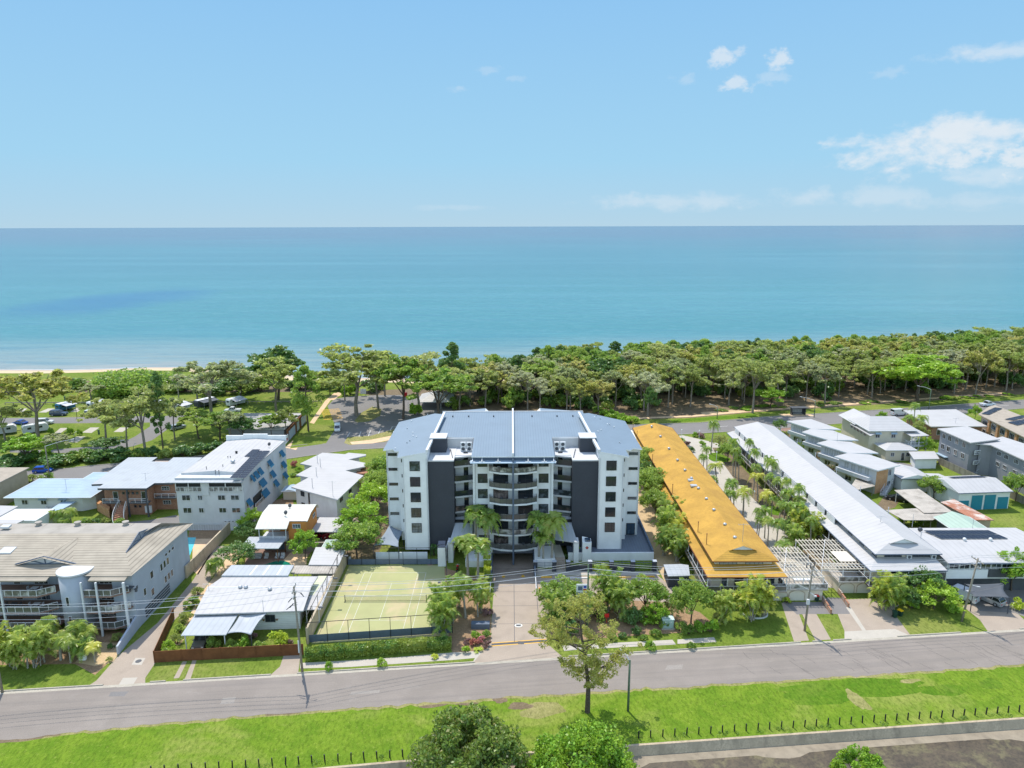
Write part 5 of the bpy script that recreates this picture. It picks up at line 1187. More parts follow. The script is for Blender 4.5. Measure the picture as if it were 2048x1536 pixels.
# long low white roofed house
H = thing('white_roof_house', 'low house with broad white metal roof beside the tennis court', 'house', (-40, 103, 0))
RO = [W(*p, z) for p, z in (((388, 1229), 3.3), ((606.5, 1222.5), 3.3), ((612, 1195), 3.5), ((636, 1152.5), 3.7), ((445, 1153.5), 3.7), ((415, 1175), 3.7))]
zf = lambda x, y: 3.35 + (min(y, 104.5) - 96.5) * .05 - max(0, y - 104.5) * .02
yr = W(415, 1175, 3.7)[1]
q = MB(); q.prism([RO[0], RO[1], (RO[2][0], yr), (RO[5][0], yr)], lambda x, y: zf(x, y) - .2, zf); q.prism([(RO[5][0], yr), (RO[2][0], yr), RO[3], RO[4]], lambda x, y: zf(x, y) - .2, lambda x, y: zf(x, y) - .001); q.build('roof', M['roofwhiteb'], H)
q = MB(); q.box(RO[5][0], RO[2][0], yr - .12, yr + .12, zf(0, yr) - .05, zf(0, yr) + .04); q.build('ridge_cap', M['whitemetal'], H)
walls(H, inset(RO, .7), 0, 3.15, M['whiteboard'])
yw = 98.0
wy = inset(RO, .7)[0][1]; win(H, *along(inset(RO, .7)[0], inset(RO, .7)[1], .70)[:2], 1.9, 1.5, 1.2, 0, 2, 1, fm='darkgrey'); win(H, *along(inset(RO, .7)[0], inset(RO, .7)[1], .52)[:2], 1.9, 1.0, 1.0, 0, 1, 1, fm='darkgrey')
for t_ in (.57, .635, .77):
 x, y, _ = along(inset(RO, .7)[0], inset(RO, .7)[1], t_); q = MB(); q.tube([(x, y - .12, 1.55), (x, y - .12, 1.8)], [.08, .2], 8); q.build('wall_planter', M['mulch'], H)
for p in ((481, 1177), (492, 1177), (540, 1181)): vent(H, *W(p[0], p[1], 3.6), 3.55, .35)
RR = [W(*p, 3.95) for p in ((443, 1151), (576, 1151), (588, 1130), (463, 1130))]; q = MB(); q.prism(RR, 3.7, 3.95); q.build('rear_roof', M['roofpale'], H)
q = MB()
for u in (.42, .62, .83):
 a, b_ = Vector(RR[0]).lerp(Vector(RR[1]), u), Vector(RR[3]).lerp(Vector(RR[2]), u); q.prism([(a.x - .15, a.y + .1), (a.x + .15, a.y + .1), (b_.x + .15, b_.y - .1), (b_.x - .15, b_.y - .1)], 3.95, 3.97)
q.build('skylight_strip', M['whitemetal'], H)
mast(H, *W(527, 1222, 3.4), 3.3, 1.9); mast(H, *W(418, 1180, 3.6), 3.5, 1.2)
canopyhouse('iron_lean_to', 'weathered ribbed iron roof between the white roofed house and the court shed', 'lean-to', [W(*p, 2.8) for p in ((581, 1147), (668, 1147), (675, 1131), (590, 1131))], 2.8, 'roofold')
H = thing('court_shed', 'shed with pale ribbed roof next to the tennis court wall', 'shed', (-33, 117, 0)); pp = [W(*p, 3.0) for p in ((617, 1129.5), (678, 1130), (692.5, 1094.5), (631.5, 1094.5))]
walls(H, inset(pp, .3), 0, 2.85, M['offwhite']); q = MB(); q.prism(pp, 2.85, 3.02); q.build('roof', M['roofwhite'], H)
t = canopyhouse('side_lean_to', 'narrow lean-to with pale yellow green sheet roof along the court wall', 'lean-to', [W(*p, 2.5) for p in ((606, 1220), (641, 1218.5), (668, 1152), (637, 1152))], 2.5, 'roofwhite')
q = MB(); q.prism([W(*p, 2.5) for p in ((614, 1190), (627, 1190), (655, 1152), (637, 1152))], 2.505, 2.52); q.build('fibreglass_sheet', mat('yellow green fibreglass', (.55, .58, .40), .6, .05, 1, ribs=(0, .3, .15), dirt=.25), t)
canopyhouse('carport', 'large flat pale carport in front of the white roofed house', 'carport', [W(*p, 2.9) for p in ((362, 1270.5), (452, 1269), (486, 1211.5), (401, 1212.5))], 2.9, 'roofpale', fascia='white')
sailmesh('shade_sail', 'large pale grey curved shade sail stretched from the carport to the white roofed house', [W3(454, 1267, 2.8), W3(502, 1270, 2.4), W3(537, 1223, 3.2), W3(486, 1213, 3.0)], M['roofpale'], .3, base=[1])
F_ = thing('paling_fence', 'brown timber paling fence in front of the large carport', 'fence', (-40, 90.4, 0))
FP_ = [W(*p) for p in ((309.5, 1325.5), (364, 1322), (404, 1320), (442, 1318), (478, 1316.5), (512, 1315), (562, 1312), (608, 1310))]
for i in range(len(FP_) - 1):
 a, b_ = FP_[i], FP_[i + 1]; q = MB(); q.prism([(a[0] + .04, a[1]), (b_[0] - .04, b_[1]), (b_[0] - .04, b_[1] + .08), (a[0] + .04, a[1] + .08)], 0, 1.75 + .03 * (i % 2)); q.build('panel', M['fencebrown'], F_)
 q = MB(); q.box(a[0] - .06, a[0] + .06, a[1] - .05, a[1] + .12, 0, 1.85); q.build('post', M['fencebrown'], F_)
F2 = thing('paling_fence', 'brown timber paling fence running back along the drive beside the carport', 'fence', (-52, 96, 0))
a, b_ = Vector(FP_[0]), Vector(W(349, 1236));
for i in range(5): p, r_ = a.lerp(b_, i / 5), a.lerp(b_, (i + 1) / 5); q = MB(); q.prism([(p.x, p.y + .1), (r_.x, r_.y + .05), (r_.x - .08, r_.y + .05), (p.x - .08, p.y + .1)], 0, 1.75); q.build('panel', M['fencebrown'], F2)
# roofs cut by the left edge
H = thing('edge_house', 'house with pale roof at the left edge behind the tiled apartments', 'house', (-93, 131, 0))
q = MB(); q.prism([(-108, 131), (-94, 131), (-94, 137), (-108, 137)], 0, 3.6); q.build('wall', M['whiteboard'], H)
for pts, lab in (([(-40, 1040), (0, 1032), (37, 1012), (-40, 1010)], 0), ([(-60, 1075), (-10, 1068), (48, 1040), (-60, 1038)], 1)):
 q = MB(); q.prism([W(p[0], p[1], 3.8 if lab == 0 else 4.6) for p in pts], 3.6 if lab == 0 else 4.4, 3.8 if lab == 0 else 4.6); q.build('roof', M['roofwhite'], H)
H = thing('brown_building', 'brown rendered building cut by the left edge above the pale roofs', 'house', (-120, 146, 0)); q = MB(); q.box(-128, -112.2, 143.5, 156, 0, 5.6); q.build('wall', M['tanwall'], H); q = MB(); q.box(-128.5, -111.8, 143, 156.5, 5.6, 5.8); q.build('roof', M['roofbrown'], H)
# caravan park office by the beach car park
H = thing('park_office', 'low building with flat grey roof and dark fence wall panels beside the car park', 'building', (-70, 210, 0))
pr = [W(*p, 3.2) for p in ((570, 858), (605, 826), (488, 826), (452, 858))]
q = MB(); q.prism(pr, 3.0, 3.2); q.build('roof', M['roofgrey'], H); walls(H, inset(pr, .5), 0, 3.0, M['greywall'])
q = MB(); pr2 = [W(*p, 3.25) for p in ((575, 841), (603, 830), (540, 829), (520, 840))]; q.prism(pr2, 3.2, 3.5); q.build('roof', M['roofwhite'], H)
a, b_ = Vector(W(577, 884)), Vector(W(613, 843)); e = (b_ - a)
F_ = thing('panel_wall', 'dark boundary wall with four pale mural panels facing the car park footpath', 'wall', (a.x, a.y, 0))
q = MB(); n_ = Vector((e.y, -e.x)).normalized(); q.prism([tuple(a), tuple(b_), tuple(b_ - n_ * .3), tuple(a - n_ * .3)], 0, 3.5); q.build('wall', M['fencebrown'], F_)
for u0, u1 in ((.04, .36), (.46, .58), (.70, .97)):
 p, r_ = a + e * u0 + n_ * .03, a + e * u1 + n_ * .03; q = MB(); q.prism([tuple(p), tuple(r_), tuple(r_ + n_ * .05), tuple(p + n_ * .05)], .3, 2.9); q.build('mural_panel', M['greyblue'], F_)
a2 = a - e.normalized() * 3.5; q = MB(); q.prism([tuple(a2 + n_ * .1), tuple(a + n_ * .1), tuple(a), tuple(a2)], .4, 2.4); o = q.build('notice_board', M['white'], F_)
q = MB(); c_ = a2.lerp(a, .5); q.prism([tuple(a2.lerp(a, .3) + n_ * .13), tuple(a2.lerp(a, .7) + n_ * .13), tuple(a2.lerp(a, .7) + n_ * .11), tuple(a2.lerp(a, .3) + n_ * .11)], .9, 1.7); q.build('notice_emblem', MATS['emblem red'], o)
H = thing('marquee_roof', 'pale low pitched roof among the trees right of the car park', 'shelter', (-28, 236, 0)); hiproof(H, *sorted((W(838, 815)[0], W(905, 815)[0])), 231, 243, 2.6, 5.2, M['roofwhite'], axis='x'); posts(H, [(-35, 232), (-24, 232), (-35, 242), (-24, 242)], 0, 2.5)
# ------------------------------------------------------------------ right side
def longblock(name, label, e0, e1, ze, zr, lowe, zl, roofm, roofl, wallm, zb, cat='apartment building', gabm='white'):
 H = thing(name, label, cat, ((e0[0] + e1[0]) / 2, 145, 0)); x0, x1, y0, y1 = e0[0], e1[0], e0[1], 186.0
 hiproof(H, x0, x1, y0, y1, ze, zr, M[roofm], axis='y', hs=3.4, he=2.0, gab=.42, fascia='fencebrown' if roofm == 'rooforange' else 'slate')
 wy = y0 + 1.0; walls(H, [(x0 + .7, wy), (x1 - .7, wy), (x1 - .7, y1 - 1), (x0 + .7, y1 - 1)], zb, ze - .1, M[wallm])
 # lower skirt roof around front and left
 lx0, lx1, ly = lowe; zi = zl + .75
 q = MB(); a0, a1, a2, a3 = (lx0, ly), (lx1, ly), (x1 - .7, wy), (x0 + .7, wy)
 q.face([(a0[0], a0[1], zl), (a1[0], a1[1], zl), (a2[0], a2[1], zi), (a3[0], a3[1], zi)]); q.face([(a0[0], a0[1], zl), (a3[0], a3[1], zi), (x0 + .7, y1, zi), (lx0, y1, zl)]); q.face([(a1[0], a1[1], zl), (lx1, wy + 9, zl), (x1 - .7, wy + 9, zi), (a2[0], a2[1], zi)])
 q.face([(a0[0], a0[1], zl - .05), (lx0, y1, zl - .05), (lx0 + .4, y1, zl - .05), (lx1, ly + .4, zl - .05), (a1[0], a1[1], zl - .05)])
 q.build('verandah_roof', M[roofl], H)
 q = MB(); q.bar((lx0, ly, zl - .03), (lx1, ly, zl - .03), .14); q.bar((lx0, ly, zl - .03), (lx0, y1, zl - .03), .14); q.build('gutter', M['fencebrown'] if roofm == 'rooforange' else M['slate'], H)
 return H, wy
e0 = W(1425, 1123, 6.35); e1 = W(1557, 1122, 6.35); l0, l1 = W(1415, 1155, 4.65), W(1574, 1152, 4.65)
H, wy = longblock('orange_roof_units', 'long two storey units with bright orange tiled roof running towards the sea', e0, e1, 6.35, 8.3, (l0[0], l1[0], l0[1]), 4.65, 'rooforange', 'rooforange', 'cream', 2.0)
R1 = H; lx0, lx1, ly = l0[0], l1[0], l0[1]
for x in (e0[0] + 2.9, e0[0] + 7.2): win(H, x, wy - .02, 5.78, 2.9, .95, 0, 4, 1, fm='darkgrey', gm='curtain')
for x, w_ in ((e0[0] + 1.9, .9), (e0[0] + 4.2, 1.4), (e0[0] + 6.7, 2.2), (e0[0] + 9.2, 1.6)): win(H, x, ly + 1.28, 3.35, w_, 1.9, 0, 2, 1, fm='darkgrey')
q = MB(); q.box(lx0 + 1.0, lx1 - 1.0, ly + 1.3, wy + .5, 2.15, 4.95); q.build('front_wall', M['cream'], H)
q = MB(); q.box(lx0, lx1, ly - .1, wy, 1.95, 2.15); q.box(lx0, e0[0] + .7, ly, 186, 1.95, 2.149); dk = q.build('verandah_floor', M['concrete'], H)
railing(dk, [(lx0 + .05, 140), (lx0 + .05, ly), (lx1 - .05, ly), (lx1 - .05, ly + 8)], 2.15, .95, 2.3, 'whitemetal', 'balglass', th=.07)
posts(H, [(lx0 + .1, ly + i * 3.2) for i in range(1, 12)] + [(lx0 + .1 + i * (lx1 - lx0 - .2) / 4, ly + .1) for i in range(5)], 2.15, 4.6)
for i in range(2): aircon(H, e0[0] + 5.1 + i * 1.2, ly + .8, 2.16, w=.9, h=.9, fans=1)
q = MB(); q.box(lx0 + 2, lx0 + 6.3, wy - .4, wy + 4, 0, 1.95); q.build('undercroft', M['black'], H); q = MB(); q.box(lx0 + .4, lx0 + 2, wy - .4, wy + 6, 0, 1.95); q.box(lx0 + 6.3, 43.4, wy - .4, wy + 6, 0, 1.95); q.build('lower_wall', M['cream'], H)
q = MB(); q.box(e0[0] + .6, e0[0] + .68, 109, 185, 2.2, 6.2); q.build('side_wall', M['white'], H)
for i in range(16):
 y = 110.5 + i * 4.6; win(H, e0[0] + .6, y, 5.55, 3.4, 1.3, -math.pi / 2, 3, 1, fm='whitemetal', gm='screen'); win(H, e0[0] + .6, y + .6, 3.3, 1.6, 2.0, -math.pi / 2, 2, 1, fm='darkgrey')
zr = 8.3; rx = (e0[0] + e1[0]) / 2
for p in ((1303.5, 850), (1321, 870), (1338, 894), (1355, 917), (1370, 937), (1383, 953), (1397, 973), (1413, 994), (1428, 1016), (1450, 1045), (1470, 1071)):
 x, y = W(p[0], p[1], 8.6); vent(H, x, y, zr - .35 - .0, .34)
for p in ((1384, 958), (1389, 969)): x, y = W(p[0], p[1], 8.3); q = MB(); q.box(x - .8, x + .5, y - .5, y + .5, 7.9, 8.2); q.build('roof_hatch', M['steel'], H)
for p in ((1266, 857), (1274, 872), (1305, 920), (1345, 981), (1396, 1059), (1413, 1084)):
 x, y = W(p[0], p[1], 7.0); pipe(H, x, y, 6.35 + max(0, (x - e0[0])) * .36, 1.9)
mast(H, *W(1485, 1082, 8.3), 8.3, 3.2)
e0 = W(1750, 1108.5, 6.55); e1 = W(1883, 1107, 6.55); l0, l1 = W(1741, 1142, 4.85), W(1893, 1139.5, 4.85)
H, wy = longblock('white_roof_units', 'long two storey units with brilliant white metal roof and white window screens', e0, e1, 6.55, 8.5, (l0[0], l1[0], l0[1]), 4.85, 'roofwhite', 'roofwhite', 'cream', 2.0, gabm='slate')
R2 = H; x0 = e0[0]; lx0, lx1, ly = l0[0], l1[0], l0[1]
for x in (x0 + 3.6, x0 + 8.3): win(H, x, wy - .02, 5.9, 2.9, 1.1, 0, 3, 1, fm='darkgrey')
for x in (x0 + 6.1, x0 + 10.2): aircon(H, x, wy - .5, 5.45, w=.8, h=.65, fans=1)
for x, w_ in ((x0 + 2.4, 1.4), (x0 + 6.9, 2.8)): win(H, x, ly + 1.28, 3.5, w_, 1.9, 0, 2, 1, fm='darkgrey')
q = MB(); q.box(lx0 + 1.0, lx1 - 1.0, ly + 1.3, wy + .5, 2.15, 5.1); q.build('front_wall', M['cream'], H)
q = MB(); q.box(lx0, lx1, ly - .1, wy, 1.95, 2.15); q.box(lx0, x0 + .7, ly, 186, 1.95, 2.149); dk = q.build('verandah_floor', M['concrete'], H)
railing(dk, [(lx0 + .05, 185), (lx0 + .05, ly), (lx1 - .05, ly)], 2.15, .95, 2.3, 'whitemetal', 'balglass', th=.07)
posts(H, [(lx0 + .1, ly + 2 + i * 3.4) for i in range(22)] + [(lx0 + .1 + i * (lx1 - lx0 - .2) / 2, ly + .1) for i in range(3)], 2.15, 4.8)
q = MB(); q.box(lx0 + .3, lx1 - .5, wy - .4, wy + 6, 0, 1.95); q.build('lower_wall', M['cream'], H)
for i in range(17):
 y = 110.5 + i * 4.4
 win(H, x0 + .68, y, 5.7, 1.5, 1.0, -math.pi / 2, 2, 1, fm='darkgrey')
 if i > 2: q = MB(); q.box(x0 - .1, x0 + .02, y + .3, y + 3.7, 5.0, 6.5); q.build('window_screen', M['screen'], H)
for i in range(12): win(H, x0 + .68, 112 + i * 6, 3.4, 1.8, 2.0, -math.pi / 2, 2, 1, fm='darkgrey', name='sliding_door')
for p in ((1760, 1052), (1825, 1048)): mast(H, *W(p[0], p[1], 7.6), 7.3, 2.2, ar=p[0] < 1800)
for i in range(7): pipe(H, e1[0] - .3, 115 + i * 11, 6.4, 1.4, 'canvas')
q = MB(); q.box(e1[0] - .75, e1[0] - .69, wy, 185, 2, 6.4); q.build('side_wall', M['cream'], H)
# garages with roof deck and pergolas between the two
def garage(name, label, x0, x1, y0, y1, z, doors, wallz):
 H = thing(name, label, 'garage', ((x0 + x1) / 2, y0, 0)); q = MB(); q.box(x0, x1, y0, y1, 0, z); q.build('wall', M['cream'], H)
 q = MB(); q.box(x0 - .2, x1 + .7, y0 - .35, y1, z, z + .18); dk = q.build('roof_deck', M['conclight'], H)
 railing(dk, [(x0 - .1, y0 - .25), (x1 + .6, y0 - .25), (x1 + .6, y1 - .5)], z + .18, .95, 2.6, 'whitemetal', 'balglass', th=.07)
 for xc, w_ in doors:
  q = MB(); n = 12; P_ = [(xc - w_ / 2, 0), (xc - w_ / 2, 1.1)] + [(xc - w_ / 2 * math.cos(math.pi * i / n), 1.1 + .72 * math.sin(math.pi * i / n)) for i in range(1, n)] + [(xc + w_ / 2, 1.1), (xc + w_ / 2, 0)]
  q.face([(a, y0 - .05, b_) for a, b_ in P_[::-1]]); q.face([(a, y0 - .01, b_) for a, b_ in P_]); o = q.build('garage_door', M['rollerdoor'], H)
  f = MB()
  for (a, b_), (c_, d_) in zip(P_, P_[1:]): f.bar((a, y0 - .06, b_), (c_, y0 - .06, d_), .09)
  f.build('arch', M['tanwall'], o)
 return H
xA0, xA1 = W(1541, 1200)[0], W(1643, 1200)[0]
G1 = garage('garage', 'cream double garage with arched roller doors and a roof deck under the left pergola', xA0, xA1, 105.9, 113, 1.95, ((W(1557, 1200)[0], 2.6), (W(1592, 1200)[0], 2.6)), 0)
xB0, xB1 = W(1667, 1180)[0] + .3, W(1739, 1180)[0]
G2 = garage('garage', 'cream double garage with arched roller doors under the right pergola by the white roofed units', xB0, xB1, 108.3, 115, 1.95, ((W(1687, 1180)[0], 2.5), (W(1722, 1180)[0], 2.5)), 0)
def pergola(name, label, x0, x1, y0, y1, z, n, z0):
 H = thing(name, label, 'pergola', (x0, y0, 0))
 for i in range(n): u = x0 + (x1 - x0) * i / (n - 1); q = MB(); q.box(u - .04, u + .04, y0 - .3, y1 + .3, z + .13, z + .28); q.build('rafter', M['pergola'], H)
 for j in range(7): v = y0 + (y1 - y0) * j / 6; q = MB(); q.box(x0 - .2, x1 + .2, v - .05, v + .05, z, z + .129); q.build('beam', M['pergola'], H)
 for x in (x0, (x0 + x1) / 2, x1):
  for y in (y0, (y0 + y1) / 2, y1): q = MB(); q.box(x - .06, x + .06, y - .06, y + .06, z0, z); q.build('post', M['whitemetal'], H)
 q = MB(); q.bar((x0, y0, z + .32), (x1 - 2, y1, z + .32), .07); q.build('brace', M['whitemetal'], H)
 return H
pergola('pergola', 'cream slatted pergola over the roof deck right of the orange roofed units', 44.0, 50.5, 105.8, 116.4, 4.1, 12, 2.1)
pg = pergola('pergola', 'cream slatted pergola with one solid panel left of the white roofed units', 51.4, 58.6, 108.6, 119.5, 4.1, 13, 2.1)
q = MB(); q.box(55.4, 58.2, 110.8, 114.6, 4.42, 4.46); q.build('solid_panel', M['pergola'], pg)
q = MB(); q.box(46.0, 49.0, 106.3, 107.3, 3.35, 3.45); q.box(46.2, 46.3, 106.8, 106.9, 2.13, 3.35); q.box(48.7, 48.8, 106.8, 106.9, 2.13, 3.35); o = q.build('market_table', M['whitemetal']); setp(o, 'white table standing on the deck under the left pergola', 'table')
for i, pp in enumerate(([(1645, 1202), (1662, 1228)], [(1677, 1187), (1697, 1215)])):
 a, b_ = Vector(W(*pp[0])), Vector(W(*pp[1])); F_ = thing('breeze_block_wall', ['low red breeze block wall beside the lawn strip, nearer the power pole', 'low red breeze block wall at the top of the sloping drive'][i], 'wall', (a.x, a.y, 0), 'breeze block walls')
 n = 3
 for k in range(n):
  p, r_ = a.lerp(b_, k / n), a.lerp(b_, (k + 1) / n); nn = Vector(((b_ - a).y, -(b_ - a).x)).normalized() * .12; h = .95 - .12 * k
  q = MB(); q.prism([tuple(p - nn), tuple(r_ - nn), tuple(r_ + nn), tuple(p + nn)], 0, h); o = q.build('block_panel', M['brick'], F_)
  q = MB()
  for u in (.25, .5, .75):
   for v in (.35, .68): c_ = p.lerp(r_, u) ; q.box(c_.x - .13, c_.x + .13, c_.y - .13, c_.y + .13, h * v - .08, h * v + .08)
  q.build('block_opening', M['conclight'], o)
# refuse shed
H = thing('refuse_shed', 'small charcoal refuse shed with a flat pale roof beside the orange roofed units', 'shed', (29, 112, 0))
sr_ = [W(*p, 2.2) for p in ((1336, 1152), (1380, 1151), (1377, 1130), (1362, 1128), (1327, 1129))]
q = MB(); q.prism(sr_, 2.05, 2.2); q.build('roof', M['roofpale'], H); walls(H, inset(sr_, .12), 0, 2.05, M['charcoal'])
# stepped villas right
H = thing('stepped_brick_villas', 'row of stepped two storey villas with white flat roofs and brick end wall', 'apartment building', (84, 170, 0))
mods = [[(1573.5, 842), (1622, 857.5), (1682, 859), (1622, 838)], [(1603.5, 864), (1657, 880), (1717, 880), (1666, 861), (1622, 857.5)], [(1633.5, 886), (1696, 906), (1757, 906), (1702, 884), (1657, 880)], [(1668.5, 912.5), (1756, 941), (1801, 930), (1738.5, 909), (1696, 906)]]
for i, mp in enumerate(mods):
 pts = [W(*p, 6.1 - i * .03) for p in mp]; q = MB(); q.prism(pts, 5.85 - i * .03, 6.1 - i * .03); q.m = [1, 0] + [1] * len(pts); q.build('roof', [M['roofwhite'], M['white']], H)
 wq = inset(pts, .8); walls(H, wq, 0, 5.85 - i * .03, M['offwhite'])
 a, b_ = wq[0], wq[1]
 wrow(H, a, b_, (.22, .40, .58, .76), 4.6, 1.35, 1.6, cols=2, fm='whitemetal', gm='curtain'); wrow(H, a, b_, (.3, .7), 1.6, 1.8, 1.2, cols=2, fm='whitemetal')
 q = MB(); x, y, an = along(a, b_, .5); e = Vector((math.cos(an), math.sin(an))); n_ = Vector((e.y, -e.x)); Ld = (Vector(b_) - Vector(a)).length
 p, r_ = Vector(a) + e * .2, Vector(a) + e * (Ld * .9); q.prism([tuple(p), tuple(r_), tuple(r_ + n_ * 1.3), tuple(p + n_ * 1.3)], 2.9, 3.75); q.build('balcony', M['offwhite'], H)
wq = inset([W(*p, 6) for p in mods[3]], .78); a, b_ = wq[1], wq[2]
q = MB(); e = (Vector(b_) - Vector(a)); n_ = Vector((e.y, -e.x)).normalized() * .08; r_ = Vector(a) + e * .62; q.prism([a, tuple(r_), tuple(r_ + n_), tuple(Vector(a) + n_)], 0, 5.8); q.build('end_wall', M['brickorange'], H)
for z in (4.4, 1.6): wrow(H, a, b_, (.72,), z, 1.1, 1.6, cols=2, fm='whitemetal')
s0 = W(1765, 993), W(1790, 966); stair(H, s0[0], s0[1], 1.1, .1, 2.9, 'steel', 9, 'stair', 'whitemetal')
mast(H, *W(1674, 884, 6), 6, 2.6, m_='steel')
canopyhouse('mossy_carport', 'dark weathered carport with slatted edge beside the brick end wall', 'carport', [W(*p, 2.4) for p in ((1700, 975), (1712, 980), (1750, 972), (1738, 956), (1712, 957))], 2.4, 'roofold', 'timber')
# timber house on stilts
H = thing('queenslander_house', 'cream timber house with white gable roofs, verandah and outside stairs', 'house', (100, 183, 0))
hiproof(H, 94.8, 108.2, 181.6, 193.5, 6.6, 9.0, M['roofwhite'], axis='x', hs=3.0, he=3.6, name='roof')
hiproof(H, 94.6, 103, 189, 199, 6.3, 8.2, M['roofwhite'], axis='y', hs=0, he=0)
walls(H, [(95.4, 182.2), (104.2, 182.2), (107.6, 184), (107.6, 193), (95.4, 198)], 0, 6.5, M['creamboard'])
q = MB(); q.prism([W(*p, 5.8) for p in ((1700, 847.5), (1741, 871.5), (1762, 862), (1719, 845.5))], 5.6, 5.78); q.build('skillion_roof', M['roofwhite'], H)
q = MB(); pv = [(105.2, 179.6), (110.2, 180.2), (109.2, 184.6), (104.4, 184.2)]; q.prism(pv, lambda x, y: 5.5 + (y - 180) * .12, lambda x, y: 5.65 + (y - 180) * .12); q.build('verandah_roof', M['roofwhite'], H)
posts(H, [(105.5, 179.9), (109.8, 180.4), (107.6, 180.1)], 0, 5.5); q = MB(); q.prism(pv, 2.7, 2.85); vf = q.build('verandah_floor', M['offwhite'], H); railing(vf, [(105.2, 184), (105.4, 179.8), (110, 180.3), (109.2, 184.4)], 2.85, 1.0, 1.2, th=.08, bal=.25)
stair(H, W(1803, 908), W(1829, 893), 1.0, .1, 2.8, 'whitemetal', 9, 'stair', 'whitemetal')
q = MB(); q.box(97.2, 104.6, 176.4, 182.2, 0, 2.9); q.build('annex_wall', M['creamboard'], H); hiproof(H, 96.8, 105.0, 176.0, 182.6, 3.0, 4.0, M['roofwhite'], axis='x')
for x in (97.6, 101.8): win(H, x, 182.15, 5.0, 1.2, 1.1, 0, 2, 1, fm='whitemetal'); q = MB(); q.prism([(x - .8, 181.5), (x + .8, 181.5), (x + .8, 182.1), (x - .8, 182.1)], lambda u, v: 5.6 + (v - 181.5) * .6, lambda u, v: 5.65 + (v - 181.5) * .6); q.build('window_hood', M['rooflight'], H)
for x in (98.9, 102.9): win(H, x, 176.35, 1.7, 1.0, 1.1, 0, 2, 1, fm='whitemetal')
win(H, 101.6, 176.35, 1.15, .9, 2.1, 0, 1, 1, fm='whitemetal', name='door')
for i in range(5): win(H, 95.35, 184.5 + i * 1.9, 4.9, 1.3, 1.1, -math.pi / 2, 2, 1, fm='whitemetal')
# laundry, sheds
H = thing('laundry_shed', 'small pale block building with white roof and wheelie bins along its front', 'shed', (104, 172, 0)); pp = [W(*p, 2.7) for p in ((1828, 918.5), (1879, 917.5), (1869, 902.5), (1817, 903))]
q = MB(); q.prism(pp, 2.55, 2.7); q.build('roof', M['roofwhite'], H); walls(H, inset(pp, .5), 0, 2.55, M['white'])
H = thing('gable_shed', 'pale shed with two white gable roofs behind the large shed', 'shed', (92, 157, 0))
hiproof(H, 88.8, 96.2, 153.6, 161.4, 3.4, 4.3, M['roofwhite'], axis='y', hs=0, he=0, fascia='slate'); walls(H, [(89.3, 154.2), (95.7, 154.2), (95.7, 161), (89.3, 161)], 0, 3.4, M['whiteboard'])
q = MB(); q.prism([(96.2, 153.8), (101, 153.2), (100, 158), (96.2, 158.4)], 2.9, 3.05); q.build('lean_to_roof', M['roofwhite'], H)
H = thing('large_shed', 'large white metal shed with three teal roller doors and a smaller teal door', 'shed', (100, 147, 0))
walls(H, [(95.6, 143.2), (107.2, 144.2), (106.2, 153.6), (94.6, 152.6)], 0, 4.0, M['whiteboard'])
a, b_, c_, d_ = (95.3, 142.8), (107.6, 143.8), (106.5, 154.1), (94.2, 153.1)
q = MB(); m0, m1 = ((a[0] + d_[0]) / 2, (a[1] + d_[1]) / 2), ((b_[0] + c_[0]) / 2, (b_[1] + c_[1]) / 2); Z4 = lambda p, z: (p[0], p[1], z)
q.face([Z4(a, 4.05), Z4(b_, 4.05), Z4(m1, 5.3), Z4(m0, 5.3)]); q.face([Z4(m0, 5.3), Z4(m1, 5.3), Z4(c_, 4.05), Z4(d_, 4.05)]); q.face([Z4(a, 4.05), Z4(m0, 5.3), Z4(d_, 4.05)], 1); q.face([Z4(b_, 4.05), Z4(c_, 4.05), Z4(m1, 5.3)], 1)
q.build('roof', [M['roofwhiteb'], M['whiteboard']], H); q = MB(); q.bar(Z4(a, 4.0), Z4(b_, 4.0), .14); q.build('gutter', M['slate'], H)
for t_, w_, h_ in ((.11, 2.3, 2.2), (.365, 2.5, 3.3), (.62, 2.5, 3.3), (.875, 2.4, 2.7)):
 x, y, an = along((95.6, 143.2), (107.2, 144.2), t_, .03); q = MB(); e = Vector((math.cos(an), math.sin(an))) * w_ / 2; q.prism([(x - e.x, y - e.y - .05), (x + e.x, y + e.y - .05), (x + e.x, y + e.y + .02), (x - e.x, y - e.y + .02)], .05, h_); q.build('roller_door', M['teal'], H)
solar(H, (97.5, 148.6, 5.25), (105.5, 149.3, 5.25), (97.3, 150.6, 4.85), 8, 1)
canopyhouse('old_carport', 'long weathered grey carport roof in the back yard with a black car at its end', 'carport', [W(*p, 2.8) for p in ((1788.5, 980), (1848, 1026), (1906, 1024), (1838, 977.5))], 2.8, 'roofold')
canopyhouse('old_awning', 'weathered low iron roof between the yard fence and the green gable roof', 'lean-to', [W(*p, 2.6) for p in ((1771, 1020), (1808, 1040), (1866, 1040), (1890, 1026), (1840, 1016))], 2.6, 'roofold', 'timber')
H = thing('rusty_shed', 'brick shed with rusty striped iron roof beside the large white shed', 'shed', (93, 137, 0)); pp = [W(*p, 2.9) for p in ((1881, 1004), (1950, 1040), (1988, 1040), (1908, 998))]; q = MB(); q.prism(pp, 2.75, 2.9); q.build('roof', M['roofrust'], H); walls(H, inset(pp, .35), 0, 2.75, M['tanwall'])
H = thing('green_gable_shed', 'shed with sage green gable roof behind the solar roofed house', 'shed', (87, 129, 0)); hiproof(H, 84.0, 91.2, 123.8, 132.6, 3.1, 4.3, M['roofgreen'], axis='y', hs=0, he=0); walls(H, [(84.5, 124.3), (90.7, 124.3), (90.7, 132), (84.5, 132)], 0, 3.1, M['darkgrey'])
